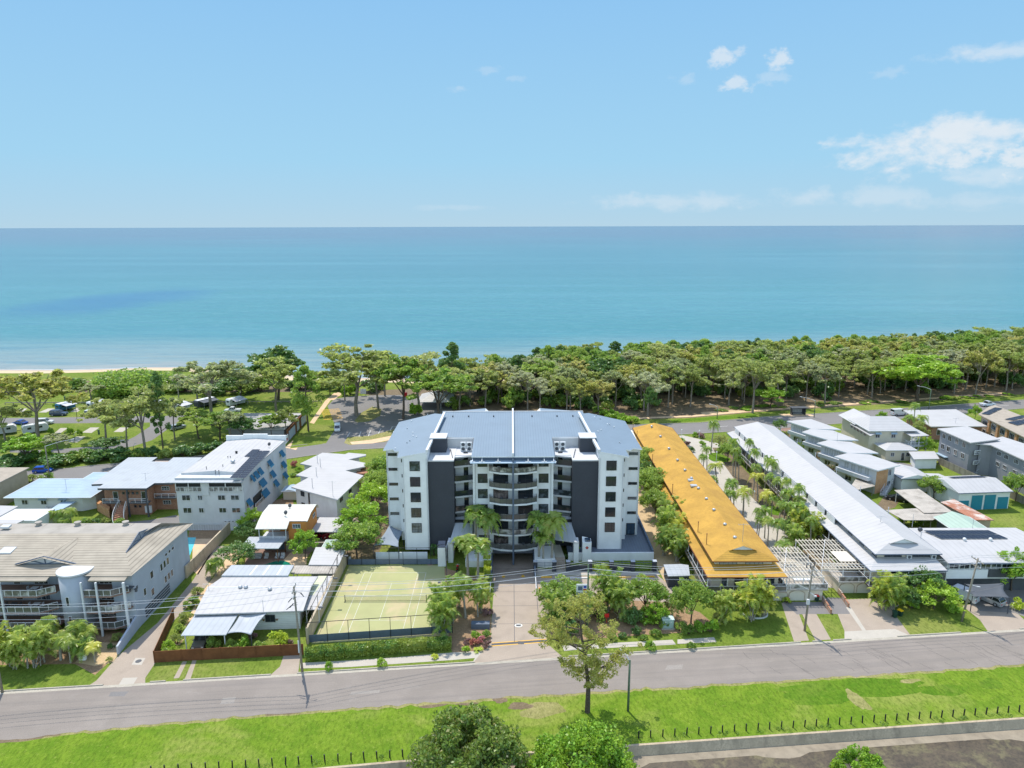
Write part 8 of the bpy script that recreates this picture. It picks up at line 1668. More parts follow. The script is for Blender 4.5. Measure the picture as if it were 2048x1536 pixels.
# ------------------------------------------------------------------ vehicles
def car(name, label, cat, x, y, ang, Lc=4.4, Wc=1.8, Hc=1.5, col=(.5, .5, .5), kind='hatch', z=0.0, group=None):
 """local axes: x forward. kind: hatch, suv, ute, van, sedan"""
 cm = mat('car paint ' + name + str(col), col, .28, .03, 2, spec=.6, metal=.15)
 t = thing(name, label, cat, (x, y, z), group, ang, local=True); h = Lc / 2; w = Wc / 2; sh = Hc * .60
 prof = {'hatch': [(-h, .35, .92), (-h + .08, .30, 1.0), (-h * .3, .25, 1.0), (h * .45, .25, .98), (h * .72, .28, .9), (h - .1, .32, .74), (h, .38, .6)],
   'sedan': [(-h, .38, .86), (-h + .1, .30, .95), (-h * .5, .25, 1.0), (h * .42, .25, .98), (h * .7, .28, .88), (h - .1, .32, .72), (h, .38, .58)],
   'suv': [(-h, .45, .95), (-h + .1, .38, 1.0), (0, .34, 1.0), (h * .42, .34, 1.0), (h * .7, .36, .95), (h - .06, .4, .86), (h, .45, .7)],
   'ute': [(-h, .5, .92), (-h + .06, .42, .95), (0, .38, .97), (h * .4, .38, 1.0), (h * .7, .4, .95), (h - .06, .44, .84), (h, .48, .68)],
   'van': [(-h, .4, 1.0), (-h + .1, .35, 1.05), (0, .32, 1.05), (h * .55, .32, 1.05), (h * .78, .34, .95), (h - .06, .38, .8), (h, .42, .66)]}[kind]
 q = MB(); rings = []
 for i, (px, zb, zt) in enumerate(prof):
  ww = w * (.90 if i in (0, len(prof) - 1) else (.97 if i in (1, len(prof) - 2) else 1)); zt = sh * zt; zb = zb * .8; zm = (zb + zt) * .55
  rings.append([(px, -ww * .94, zb), (px, -ww, zm), (px, -ww * .95, zt), (px, ww * .95, zt), (px, ww, zm), (px, ww * .94, zb)])
 for a, b_ in zip(rings, rings[1:]):
  for j in range(6): q.face([a[j], a[(j + 1) % 6], b_[(j + 1) % 6], b_[j]])
 q.face(rings[0]); q.face(rings[-1][::-1]); body = q.build('body', cm, t)
 gh = {'hatch': (-.94, -.72, .18, .52), 'sedan': (-.72, -.36, .16, .50), 'suv': (-.96, -.88, .18, .46), 'ute': (-.28, -.16, .22, .46), 'van': (-.98, -.94, .42, .74)}[kind]
 xs = [g_ * h for g_ in gh]; zt = Hc; zb = sh - .03; wi = w * .80
 q = MB(); B4 = [(xs[0], -w * .92, zb), (xs[3], -w * .92, zb), (xs[3], w * .92, zb), (xs[0], w * .92, zb)]; T4_ = [(xs[1], -wi, zt - .06), (xs[2], -wi, zt - .06), (xs[2], wi, zt - .06), (xs[1], wi, zt - .06)]
 for i in range(4): j = (i + 1) % 4; q.face([B4[i], B4[j], T4_[j], T4_[i]])
 q.build('windows', M['glass'], t)
 q = MB(); e = .05; q.prism([(xs[1] - e, -wi - e), (xs[2] + e, -wi - e), (xs[2] + e, wi + e), (xs[1] - e, wi + e)], zt - .09, zt - .01); q.prism([(xs[1] + .1, -wi + .1), (xs[2] - .1, -wi + .1), (xs[2] - .1, wi - .1), (xs[1] + .1, wi - .1)], zt - .012, zt + .02)
 for sg in (-1, 1):
  for u in (0, .42, 1): xb = xs[0] + (xs[3] - xs[0]) * u; xt = xs[1] + (xs[2] - xs[1]) * u; q.bar((xb, sg * w * .925, zb), (xt, sg * (wi + .01), zt - .05), .07)
 q.build('roof', cm, t)
 if kind == 'van':
  q = MB(); q.box(-h * .9, h * .1, -w * .93, w * .93, sh * 1.02, zt - .12); q.build('side_panel', cm, t)
 if kind == 'ute':
  q = MB(); q.box(-h + .12, xs[0] - .05, -w * .84, w * .84, sh * .9, sh * .945); q.build('tray_liner', M['black'], t)
  q = MB(); q.bar((-h * .36, -w * .8, zt - .25), (-h * .36, w * .8, zt - .25), .06); q.bar((-h * .36, -w * .8, sh * .9), (-h * .36, -w * .8, zt - .25), .06); q.bar((-h * .36, w * .8, sh * .9), (-h * .36, w * .8, zt - .25), .06); q.build('roll_bar', M['black'], t)
 for ax in (-h * .60, h * .62):
  for sg in (-1, 1):
   q = MB(); r_ = .33 if kind in ('hatch', 'sedan') else .38; q.cyl((ax, sg * w - (.22 if sg > 0 else 0) - .0, r_), r_, .22, 14, 0, 'y'); o = q.build('wheel', M['tyre'], t)
   q = MB(); q.cyl((ax, sg * (w + .005) - (.02 if sg > 0 else 0), r_), r_ * .62, .02, 10, 0, 'y'); q.build('rim', M['rim'], o)
 for sg in (-1, 1):
  q = MB(); q.box(h - .12, h + .01, sg * w * .72 - .17, sg * w * .72 + .17, sh * .56, sh * .72); q.build('headlight', M['lampglass'], t)
  q = MB(); q.box(-h - .01, -h + .08, sg * w * .78 - .12, sg * w * .78 + .12, sh * .62, sh * .86); q.build('tail_light', M['redlens'], t)
  q = MB(); q.box(xs[3] - .25, xs[3] - .1, sg * (w + .02) - .1, sg * (w + .02) + .1, sh, sh + .14); q.build('wing_mirror', cm, t)
 return t
def rdir(x): return math.atan2(.26, 1)
car('hatchback', 'bright blue hatchback driving on the esplanade road', 'car', *W(86, 944), math.atan2(.2, 1), 4.3, 1.8, 1.5, (.01, .08, .42), 'hatch', .01)
car('sedan', 'dark maroon car at the left edge of the esplanade road', 'car', *W(22, 953), math.atan2(.25, 1) + math.pi, 4.6, 1.8, 1.45, (.06, .012, .02), 'sedan', .01)
car('four_wheel_drive', 'navy four wheel drive with canopy parked on the caravan park lawn', 'car', *W(118, 831), .05, 5.2, 1.95, 1.9, (.045, .065, .11), 'suv')
car('four_wheel_drive', 'white four wheel drive parked under the gum by the caravan road', 'car', *W(186, 831), .05, 5.0, 1.95, 1.85, (.62, .63, .64), 'suv')
car('pickup', 'white pickup with open tray parked near the park office', 'pickup', *W(466, 824), math.pi + .1, 5.3, 1.95, 1.8, (.66, .67, .68), 'ute')
car('sports_car', 'blue low sedan on the lawn beside the caravan road', 'car', *W(41, 848), 2.9, 4.6, 1.85, 1.35, (.01, .07, .35), 'sedan')
car('wagon', 'silver grey wagon parked on the grass at the caravan road bend', 'car', *W(356, 858), 1.0, 4.7, 1.85, 1.6, (.33, .35, .37), 'suv')
car('tow_car', 'white wagon hitched in front of the nearest white caravan', 'car', *W(90, 848), math.pi * .06, 4.9, 1.95, 1.85, (.6, .6, .6), 'suv')
car('van', 'white van parked beside the bush at the front right', 'van', *W(1922, 1196), -.95 + math.pi, 4.9, 1.9, 1.95, (.64, .67, .72), 'van')
car('hatchback', 'silver hatchback parked under the charcoal shade sail', 'car', *W(1978, 1203), math.pi - 1.05, 4.4, 1.8, 1.5, (.42, .42, .43), 'hatch', .013)
car('sedan', 'black sedan at the end of the old carport', 'car', *W(1795, 1001), 2.5, 4.6, 1.8, 1.45, (.012, .012, .014), 'sedan')
car('hatchback', 'red hatchback under the ribbed carport', 'car', *W(641, 1073), -.6, 4.2, 1.75, 1.45, (.35, .01, .03), 'hatch')
car('wagon', 'bronze grey wagon under the large front carport', 'car', *W(405, 1285), -1.45, 4.6, 1.85, 1.6, (.16, .15, .14), 'suv')
car('van', 'white delivery van partly hidden behind palms on the esplanade', 'van', *W(1797, 830), .2, 5.2, 2, 2.1, (.64, .66, .68), 'van', .01)
car('pickup', 'white pickup on the esplanade beside the brown roofed townhouses', 'pickup', *W(1974, 812), .2, 5.2, 1.95, 1.8, (.6, .64, .7), 'ute', .01)
car('van', 'small white van driving out of the beach car park', 'van', *W(675, 861), -1.35, 4.4, 1.75, 1.9, (.68, .69, .7), 'van', .012)
def caravan(label, x, y, ang, Lc=6.2, wm='whitemetal', awn=None, awm='canvas', Wc=2.3):
 t = thing('caravan', label, 'caravan', (x, y, 0), 'caravans on the park sites', ang, local=True); q = MB(); h = Lc / 2; w = Wc / 2
 pr = [(-h, .5), (-h, 2.3), (-h + .25, 2.65), (h - .7, 2.65), (h - .1, 2.1), (h, 1.3), (h - .2, .5)]
 n = len(q.v); q.face([(a, -w, b_) for a, b_ in pr]); q.face([(a, w, b_) for a, b_ in pr[::-1]])
 for i in range(len(pr)): a, b_ = pr[i], pr[(i + 1) % len(pr)]; q.face([(a[0], -w, a[1]), (a[0], w, a[1]), (b_[0], w, b_[1]), (b_[0], -w, b_[1])])
 q.build('body', M[wm], t); q = MB(); q.box(-h + .3, h - .8, -w + .1, w - .1, 2.65, 2.7); q.build('roof', M['whitemetal'], t)
 for xx in (-h * .5, h * .35):
  for sg in (-1, 1): q = MB(); q.box(xx - .5, xx + .5, sg * w - .02, sg * w + .02, 1.5, 2.1); q.build('window', M['glass'], t)
 q = MB(); q.box(-h - .02, -h + .02, -.6, .6, 1.5, 2.1); q.build('window', M['glass'], t)
 q = MB(); q.box(-.3, .3, -.3, .3, 2.7, 2.85); q.build('roof_hatch', M['steel'], t)
 for sg in (-1, 1): q = MB(); q.cyl((0, sg * w - (.2 if sg > 0 else 0), .35), .35, .2, 12, 0, 'y'); q.build('wheel', M['tyre'], t)
 q = MB(); q.bar((h - .2, -.5, .5), (h + 1.2, 0, .5), .08); q.bar((h - .2, .5, .5), (h + 1.2, 0, .5), .08); q.build('drawbar', M['black'], t)
 if awn:
  q = MB(); q.prism([(-h + .6, -w - 2.6), (h - 1, -w - 2.6), (h - 1, -w), (-h + .6, -w)], lambda a, b_: 2.2 + (b_ + w + 2.6) * .13 - .04, lambda a, b_: 2.2 + (b_ + w + 2.6) * .13); o = q.build('awning', M[awm], t)
  q = MB()
  for a in (-h + .7, h - 1.1): q.bar((a, -w - 2.5, 0), (a, -w - 2.5, 2.2), .05)
  q.build('awning_pole', M['steel'], o)
 return t
caravan('blue nosed caravan with grey awning out beside the navy four wheel drive', *W(132, 820), 1.15, 5.6, 'bluehood', True)
caravan('nearest white caravan with blue side stripe behind the big gum trunk', *W(72, 865), .75, 6.6, 'whitemetal')
caravan('white caravan with solar roof behind the white four wheel drive', *W(195, 816), 1.1, 6, 'whitemetal', True)
caravan('caravan with long striped awning left of the dark caravan', *W(312, 818), 1.1, 6, 'canvas', True, 'canvas')
caravan('pale caravan between the striped awning one and the dark one', *W(362, 820), 1.1, 5.6, 'whitemetal', True)
caravan('large dark caravan with charcoal side tent under the wide gum', *W(412, 812), 1.0, 7.5, 'darkgrey', True, 'saildark')
caravan('white caravan with grey awning right of the dark caravan', *W(472, 810), 1.0, 6.2, 'whitemetal', True)
caravan('caravan mostly hidden by leaves at the left edge', *W(10, 868), .6, 6.2, 'canvas')
# motorcycle on the side ramp
t = thing('motorcycle', 'black motorcycle with red and white panels parked on the side ramp', 'motorcycle', (*W(915, 1142), .0), None, 1.45, local=True)
for ax in (-.7, .7): q = MB(); q.cyl((ax, -.07, .32), .32, .14, 14, 0, 'y'); o = q.build('wheel', M['tyre'], t); q = MB(); q.cyl((ax, -.08, .32), .17, .16, 10, 0, 'y'); q.build('rim', M['rim'], o)
q = MB(); q.tube([(-.75, 0, .75), (-.2, 0, .78), (.15, 0, .95), (.45, 0, .85)], [.12, .17, .2, .12], 8); q.build('fuel_tank', M['binred'], t, smooth=True)
q = MB(); q.box(-.35, .3, -.16, .16, .3, .65); q.bar((.7, .09, .3), (.45, .09, 1.0), .05); q.bar((.7, -.09, .3), (.45, -.09, 1.0), .05); q.bar((-.7, .1, .32), (-.1, .1, .5), .06); q.bar((-.7, -.1, .32), (-.1, -.1, .5), .06); q.build('engine_frame', M['black'], t)
q = MB(); q.tube([(-.85, 0, .9), (-.3, 0, .86), (0, 0, .9)], [.1, .16, .1], 6); q.build('seat', M['black'], t); q = MB(); q.bar((.42, -.38, 1.08), (.42, .38, 1.08), .04); q.build('handlebar', M['steel'], t)
q = MB(); q.face([(.5, -.2, .8), (.85, -.12, .75), (.85, .12, .75), (.5, .2, .8), (.45, .14, 1.15), (.45, -.14, 1.15)]); q.build('fairing', M['whitemetal'], t)
# ------------------------------------------------------------------ street furniture
def pole(name, label, x, y, h, kind='timber', arms=(), lean=(0, 0), mtl='timber', r0=.17, cat='power pole', group=None):
 t = thing(name, label, cat, (x, y, 0), group); q = MB(); q.tube([(x, y, -.2), (x + lean[0] * .5, y + lean[1] * .5, h * .5), (x + lean[0], y + lean[1], h)], [r0, r0 * .85, r0 * .68], 10); q.build('shaft', M[mtl], t, smooth=True)
 for (zz, hw, an) in arms:
  dx, dy = math.cos(an) * hw, math.sin(an) * hw; px_, py_ = x + lean[0] * zz / h, y + lean[1] * zz / h; q = MB(); q.bar((px_ - dx, py_ - dy, zz), (px_ + dx, py_ + dy, zz), .12); o = q.build('crossarm', M['timber'], t)
  for u in (-.95, -.45, .45, .95): q = MB(); q.tube([(px_ + dx * u, py_ + dy * u, zz + .05), (px_ + dx * u, py_ + dy * u, zz + .3)], [.05, .07], 6); q.build('insulator', M['offwhite'], o)
 return t
PB = [(*W(5, 1385), 12.2, 'leaning timber power pole at the left edge of the front street'), (*W(605, 1345), 12.9, 'tall timber power pole with switchgear beside the tennis court'), (11.3, 97.4, 10.8, 'green power pole standing in the car park planting'), (*W(1609, 1262), 10.7, 'dark timber power pole with lamp arm in front of the pergolas'), (*W(1923, 1243), 10.6, 'leaning timber power pole on the right hand lawn')]
PB.append((96, 103.5, 10.8, '')); PB.insert(0, (-104, 79, 12, ''))
armA = math.pi / 2 + .1
tops = []
for i, (x, y, h, lb) in enumerate(PB):
 if lb:
  leans = {1: (-.1, 0), 2: (-.35, .1), 4: (.3, 0), 5: (1.1, 0)}.get(i, (0, 0))
  pl = pole('power_pole', lb, x, y, h, arms=((h - .35, 1.25, armA), (h - 1.35, .9, armA)) if i != 3 else (), lean=leans, mtl='polegreen' if i == 3 else 'timber', group='power poles along the front street')
  if i == 2:
   for k, (a, b_) in enumerate(((-1.2, -2.2), (-1.0, -3.0), (-1.5, -3.3), (1.0, -1.4))): q = MB(); q.tube([(x + a, y - .1, h + b_), (x + a * .55, y, h + b_ + .55)], [.05, .08], 6); q.tube([(x, y, h + b_ + .7), (x + a * .55, y, h + b_ + .55)], .03, 4); q.build('fuse_switch', M['darkgrey'], pl)
   q = MB(); q.tube([(x - .2, y - .2, 3.2), (x - .2, y - .2, 5.0)], .09, 6); q.build('cable_guard', M['whitemetal'], pl)
  if i == 4:
   q = MB(); q.box(x - .22, x + .22, y - .4, y - .1, 4.6, 5.4); q.build('pole_box', M['offwhite'], pl); q = MB(); q.bar((x, y, 6.6), (x + .9, y - .3, 6.0), .08); q.bar((x - 1.7, y + .1, 7.7), (x, y, 6.9), .07); q.box(x + .75, x + 1.15, y - .45, y - .2, 5.85, 6.05); q.build('lamp_arm', M['offwhite'], pl)
   for u in (-.5, .1, .6): q = MB(); q.tube([(x + u, y + .2, h - .4), (x + u, y + .2, h + .4)], [.09, .06], 6); q.build('insulator', M['darkgrey'], pl)
  if i == 5: q = MB(); q.bar((x + .7, y, 6.2), (x + 1.6, y + .1, 5.9), .07); q.bar((x + 1.5, y + .1, 5.9), (x + 2.2, y + .2, 5.75), .16, .08); q.build('lamp_arm', M['whitemetal'], pl)
  x, y = x + leans[0], y + leans[1]
 tops.append((x, y, h))
WN = ['upper sea side', 'upper middle', 'upper street side', 'lower sea side', 'lower street side']
for i in range(len(tops) - 1):
 a, b_ = tops[i], tops[i + 1]
 for j, (off, dz) in enumerate(((1.2, -.05), (.5, -.05), (-1.15, -.05), (.8, -1.05), (-.8, -1.05))):
  p0 = Vector((a[0] + math.cos(armA) * off, a[1] + math.sin(armA) * off, a[2] + dz)); p1 = Vector((b_[0] + math.cos(armA) * off, b_[1] + math.sin(armA) * off, b_[2] + dz)); sag = .018 * (p1 - p0).length + .35; n = 12
  pts = [p0.lerp(p1, k / n) - Vector((0, 0, sag * 4 * (k / n) * (1 - k / n))) for k in range(n + 1)]
  q = MB(); q.tube(pts, .022, 4); o = q.build('power_line', M['offwhite' if j < 3 else 'steel'])
  span = ['beyond the left edge', 'left street', 'tennis court to driveway', 'car park planting', 'pergola front', 'right edge'][i]; setp(o, '%s power line of the %s span' % (WN[j], span), 'power line', 'power lines along the front street')
def lamp(label, x, y, h, ax, ay, mtl='steel', r0=.09, topw=.35, cat='street lamp', name='street_lamp', group=None):
 t = thing(name, label, cat, (x, y, 0), group); q = MB(); q.tube([(x, y, -.1), (x, y, h)], [r0, r0 * .8], 8); q.build('shaft', M[mtl], t, smooth=True)
 q = MB(); q.tube([(x, y, h - .1), (x + ax * .5, y + ay * .5, h + .45), (x + ax, y + ay, h + .6)], [.06, .05, .05], 6); q.build('arm', M['whitemetal'], t)
 q = MB(); e = Vector((ax, ay, 0)).normalized() * topw; q.bar((x + ax - e.x * .3, y + ay - e.y * .3, h + .6), (x + ax + e.x, y + ay + e.y, h + .66), .24, .12); o = q.build('lamp_head', M['offwhite'], t); return t
lamp('green timber street lamp on the verge with a short pale arm', 14.56, 78.85, 7.2, -.85, 1.2, 'polegreen', .16)
for (px, py, tp, ax, ay, lb) in [(100, 958, 885, 4.5, 3.5, 'tall street lamp on the left by the blue hatchback'), (1857, 822, 778, -3, 2.0, 'curved arm street lamp above the flat roofed shop'), (1628, 835, 800, -3.5, 2.5, 'street lamp with long diagonal arm beside the bus shelter'), (1434, 838, 812, -2.0, 1.0, 'street lamp on the esplanade above the palm courtyard')]:
 x, y = W(px, py); lamp(lb, x, y, ZY(tp, y) - .5, ax, ay, 'timber' if px < 200 else 'polegreen', .14, .5)
for i, (px, py, tp) in enumerate([(19, 800, 778), (154, 835, 798), (150, 885, 866), (268, 905, 890)]): x, y = W(px, py); lamp(['thin lamp post at the back of the caravan lawn', 'leaning lamp post by the blue nosed caravan', 'short lamp post between the pads and the hedge', 'short lamp post above the brick flats'][i], x, y, ZY(tp, y), .4, .3, 'darkgrey', .08, .25)
for i, (px, py, tp) in enumerate([(1432, 930, 907), (1428, 957, 940), (1363, 875, 862), (1398, 878, 864), (1508, 1000, 986)]):
 x, y = W(px, py); h = max(1.8, ZY(tp, y)); t = thing('garden_lamp', ['white garden lamp in the middle of the palm courtyard', 'white garden lamp nearer the orange roof in the courtyard', 'white globe lamp at the left of the courtyard entrance', 'white globe lamp on the brick pillar of the courtyard entrance', 'white garden lamp under the courtyard palms'][i], 'garden lamp', (x, y, 0), 'courtyard garden lamps')
 q = MB(); q.tube([(x, y, 0), (x, y, h)], .05, 6); q.build('post', M['whitemetal'], t); q = MB(); q.tube([(x, y, h), (x, y, h + .2), (x, y, h + .45)], [.1, .2, .05], 8); q.build('lantern', M['lampglass'], t)
# balcony furniture of the near left block
for i, (px, z_, lb) in enumerate([(30, 3.85, 'left'), (75, 3.85, 'middle'), (120, 3.85, 'right'), (30, 6.5, 'left'), (100, 6.5, 'right'), (232, 3.85, 'far right'), (228, 6.5, 'far right')]):
 x = W(px, 1215, z_)[0]; y = 97.6; q = MB(); q.box(x - .5, x + .5, y - .4, y + .4, z_ + .68, z_ + .74); q.bar((x, y, z_), (x, y, z_ + .7), .12)
 for s in (-1, 1): q.box(x + s * .85 - .22, x + s * .85 + .22, y - .22, y + .22, z_ + .42, z_ + .48); q.box(x + s * 1.05 - .03, x + s * 1.05 + .03, y - .22, y + .22, z_ + .45, z_ + .95); q.bar((x + s * .85, y, z_), (x + s * .85, y, z_ + .45), .3)
 setp(q.build('outdoor_setting', M['canvas' if i % 2 else 'darkgrey']), 'outdoor table and chairs on the %s balcony of the near left block, %s' % ('top' if z_ > 5 else 'middle', lb), 'outdoor setting', 'balcony settings of the near left block')
# bollards along the canal
a, b_ = Vector(W(1277, 1476.6)), Vector(W(2060, 1422.7)); n = 35
pb = None
def bollard(x, y, lb):
 global pb
 if pb is None:
  q = MB(); q.tube([(0, 0, -.2), (0, 0, .98)], [.085, .08], 8); pb = q.build('verge_post', M['black']); setp(pb, lb, 'post', 'row of verge posts above the canal'); pb.location = (x, y, 0); return
 o = pb.copy(); COL.objects.link(o); o.location = (x, y, 0); o.rotation_euler = (random.Random(x).gauss(0, .02), random.Random(y).gauss(0, .02), 0); o['label'] = lb
for i in range(n): p = a.lerp(b_, i / (n - 1)); bollard(p.x, p.y, 'dark verge post, %s from the left right of the bright tree' % ORD(i))
a, b_ = Vector(W(303, 1547)), Vector(W(831, 1511.5));
for i in range(21): p = a.lerp(b_, i / 20); bollard(p.x, p.y, 'dark verge post, %s from the left before the dark tree' % ORD(i))
# tennis court kit
def fencerun(name, label, pts, h, post=3.0, screen=None, mtl='black', top=True, th=.07, mid=False):
 t = thing(name, label, 'fence', (pts[0][0], pts[0][1], 0)); rq = MB();
 for i in range(len(pts) - 1):
  a, b_ = Vector(pts[i]), Vector(pts[i + 1]); n = max(1, round((b_ - a).length / post))
  rq.bar((a.x, a.y, h), (b_.x, b_.y, h), th);
  if mid: rq.bar((a.x, a.y, h * .5), (b_.x, b_.y, h * .5), th * .6)
  for k in range(n + 1): p = a.lerp(b_, k / n); q = MB(); q.tube([(p.x, p.y, 0), (p.x, p.y, h)], th * .6, 6); q.build('post', M[mtl], t)
  if screen: q = MB(); q.prism([(a.x, a.y + .03), (b_.x, b_.y + .03), (b_.x, b_.y + .05), (a.x, a.y + .05)], .05, screen); q.build('windbreak', M['slate' if screen > .5 else mtl], t)
 rq.build('rail', M[mtl], t); return t
f0, f1, f2, f3 = W(613, 1286), W(905, 1266), (-12.3, 118.9), (-29.9, 118.9)
fencerun('court_fence', 'tall black rail fence with navy windbreak along the street side of the tennis court', [f0, f1], 3.3, 3.0, 1.25)
fencerun('court_fence', 'tall black mesh fence along the driveway side of the tennis court', [f1, (-10.6, 106), (-12.1, 118.9)], 3.3, 2.6, None, mid=True)
fencerun('court_fence', 'black fence with dark windbreak at the building end of the tennis court', [f2, f3], 3.3, 2.6, 1.1)
q = MB(); q.prism([(-30.35, 93.8), (-30.05, 93.8), (-30.15, 119), (-30.45, 119)], 0, 2.6); o = q.build('court_wall', M['blockwall']); setp(o, 'stained block wall between the tennis court and the white roofed house', 'wall')
fencerun('wall_top_fence', 'black rail fence standing on the block wall left of the tennis court', [(-30.2, 94.0), (-30.3, 119)], 4.4, 3.2, None, mid=True)
nt_ = thing('tennis_net', 'tennis net with dark posts across the green court', 'tennis net', ((cx0 + cx1) / 2, ym, 0))
for x in (cx0 - 1.2, cx1 + 1.2): q = MB(); q.tube([(x, ym, 0), (x, ym, 1.1)], .06, 8); q.bar((x, ym - .5, .04), (x, ym + .3, .04), .08); q.build('post', M['black'], nt_)
q = MB(); ns = 24
for k in range(ns):
 u0, u1 = k / ns, (k + 1) / ns; X = lambda u: cx0 - 1.2 + u * (cx1 - cx0 + 2.4); zt = lambda u: 1.07 - .14 * math.sin(math.pi * u)
 q.bar((X(u0), ym, zt(u0)), (X(u1), ym, zt(u1)), .05, .07)
q.build('tape', M['linewhite'], nt_); q = MB()
for k in range(110): u = k / 110; q.bar((X(u), ym, .05), (X(u), ym, 1.0 - .14 * math.sin(math.pi * u)), .010)
for zz in (.12, .3, .48, .66, .82): q.bar((cx0 - 1.2, ym, zz), (cx1 + 1.2, ym, zz), .010)
q.bar((cx0 - 1.2, ym, .06), (cx1 + 1.2, ym, .06), .03); q.build('mesh', M['black'], nt_)
for i, (x, y, dx, lb) in enumerate([(-30.2, 96.5, 1.3, 'court floodlight on the left wall, nearest the street'), (-30.2, 105.5, 1.3, 'court floodlight in the middle of the left wall'), (-30.3, 113.5, 1.3, 'court floodlight at the far end of the left wall'), (-10.2, 104.0, -1.2, 'court floodlight on the driveway side, middle'), (-11.9, 117.6, -1.0, 'court floodlight at the back right corner')]):
 t = thing('floodlight', lb, 'floodlight', (x, y, 0), 'tennis court floodlights'); q = MB(); q.tube([(x, y, 0), (x, y, 4.6), (x + dx, y, 4.5)], .05, 6); q.build('mast', M['black'], t); q = MB(); q.box(x + dx - .1, x + dx + .55 * (1 if dx > 0 else -1), y - .18, y + .18, 4.35, 4.5); q.build('lamp_head', M['darkgrey'], t)
q = MB(); x, y = W(700, 1124); q.box(x - .2, x + .2, y - .15, y + .15, 0, 1.0); o = q.build('court_box', M['whitemetal']); setp(o, 'small white box at the back left of the tennis court', 'box')
# timber fence by the grey flats, park fences
fp = [W(1876, 928), W(1948, 962), W(2060, 1015)]; t = thing('paling_fence', 'grey green timber paling fence in front of the grey flats', 'fence', (*fp[0], 0))
for i in range(2): a, b_ = Vector(fp[i]), Vector(fp[i + 1]); q = MB(); q.prism([tuple(a), tuple(b_), (b_.x + .06, b_.y + .06), (a.x + .06, a.y + .06)], 0, 1.8); q.build('panel', M['fencegrey'], t)
t = thing('park_rail', 'long low rail along the back of the caravan sites', 'fence', (-200, 235, 0)); a, b_ = Vector(W(10, 809)), Vector(W(643, 806)); q = MB(); q.prism([tuple(a), tuple(b_), (b_.x, b_.y + .3), (a.x, a.y + .3)], .5, .75); q.build('rail', M['timber'], t)
for k in range(40): p = a.lerp(b_, k / 39); q = MB(); q.box(p.x - .1, p.x + .1, p.y, p.y + .2, 0, .5); q.build('post', M['timber'], t)
for i, (px, py) in enumerate([(80, 812), (198, 868), (130, 800)]): x, y = W(px, py); q = MB(); q.box(x - .2, x + .2, y - .2, y + .2, 0, 1.2); q.box(x - .26, x + .26, y - .26, y + .26, 1.2, 1.35); o = q.build('power_pedestal', M['polegreen']); setp(o, ['green power pedestal at the far left caravan site', 'grey power pedestal between the gum and the pads', 'power pedestal behind the blue nosed caravan'][i], 'pedestal', 'caravan site power pedestals')
# bus shelter
H = thing('bus_shelter', 'dark bus shelter with bench on the esplanade footpath', 'bus shelter', (*W(1596, 830), 0)); x, y = W(1596, 830)
q = MB(); q.box(x - 2.2, x + 2.2, y + 1.0, y + 1.1, 0, 2.4); q.box(x - 2.2, x - 2.1, y - .6, y + 1, 0, 2.4); q.box(x + 2.1, x + 2.2, y - .6, y + 1, 0, 2.4); q.build('wall', M['darkgrey'], H)
q = MB(); q.box(x - 2.6, x + 2.6, y - 1.0, y + 1.3, 2.4, 2.6); q.build('roof', M['darkgrey'], H); q = MB(); q.box(x - 1.4, x + 1.4, y + .5, y + .9, .4, .48); q.build('bench', M['whitemetal'], H); win(H, x, y + .98, 1.4, 3, 1.2, 0, 3, 1, fm='whitemetal', gm='curtain')
patch('shelter_slab', M['sandpave'], wpts=[(x - 5, y - 1.8), (x + 5, y - 1.4), (x + 4, y + 1.4), (x - 6, y + 1.4)], z=.021)
# electrical kiosk
x, y = W(1336, 1258); H = thing('electrical_kiosk', 'pale green electrical kiosk cabinet at the front of the car park planting', 'cabinet', (x, y, 0)); q = MB(); q.box(x - .85, x + .85, y, y + 1.2, .1, 1.5); q.build('cabinet', M['kiosk'], H); q = MB(); q.box(x - .92, x + .92, y - .07, y + 1.27, 1.5, 1.6); q.build('lid', mat('pale kiosk lid', (.5, .62, .62), .5), H)
for sg in (-1, 1): q = MB(); q.box(x + sg * .43 - .38, x + sg * .43 + .38, y - .03, y, .2, 1.4); o = q.build('door', M['kiosk'], H); q = MB(); q.box(x + sg * .43 - .1, x + sg * .43 + .1, y - .045, y - .03, 1.05, 1.2); q.build('label_plate', M['linewhite'], o)
q = MB(); q.box(x - 1.0, x + 1.0, y - .3, y + 1.4, 0, .1); q.build('plinth', M['conclight'], H)
# wheelie bins
def bin_(x, y, lid, label, group=None, rot=0):
 t = thing('wheelie_bin', label, 'wheelie bin', (x, y, 0), group, rot, local=True); q = MB(); q.face([(-.22, -.25, .08), (.22, -.25, .08), (.28, -.33, .95), (-.28, -.33, .95)]); q.face([(.22, .25, .08), (-.22, .25, .08), (-.28, .33, .95), (.28, .33, .95)])
 q.face([(.22, -.25, .08), (.22, .25, .08), (.28, .33, .95), (.28, -.33, .95)]); q.face([(-.22, .25, .08), (-.22, -.25, .08), (-.28, -.33, .95), (-.28, .33, .95)]); q.face([(-.22, -.25, .08), (-.22, .25, .08), (.22, .25, .08), (.22, -.25, .08)]); q.build('tub', M['bingreen'], t)
 q = MB(); q.prism([(-.31, -.36), (.31, -.36), (.31, .38), (-.31, .38)], lambda a, b_: .95, lambda a, b_: 1.0 + (b_ + .36) * .12); q.build('lid', M[lid], t)
 for sg in (-1, 1): q = MB(); q.cyl((sg * .26 - .03, .28, .1), .1, .06, 8, 0, 'x'); q.build('wheel', M['tyre'], t)
 return t
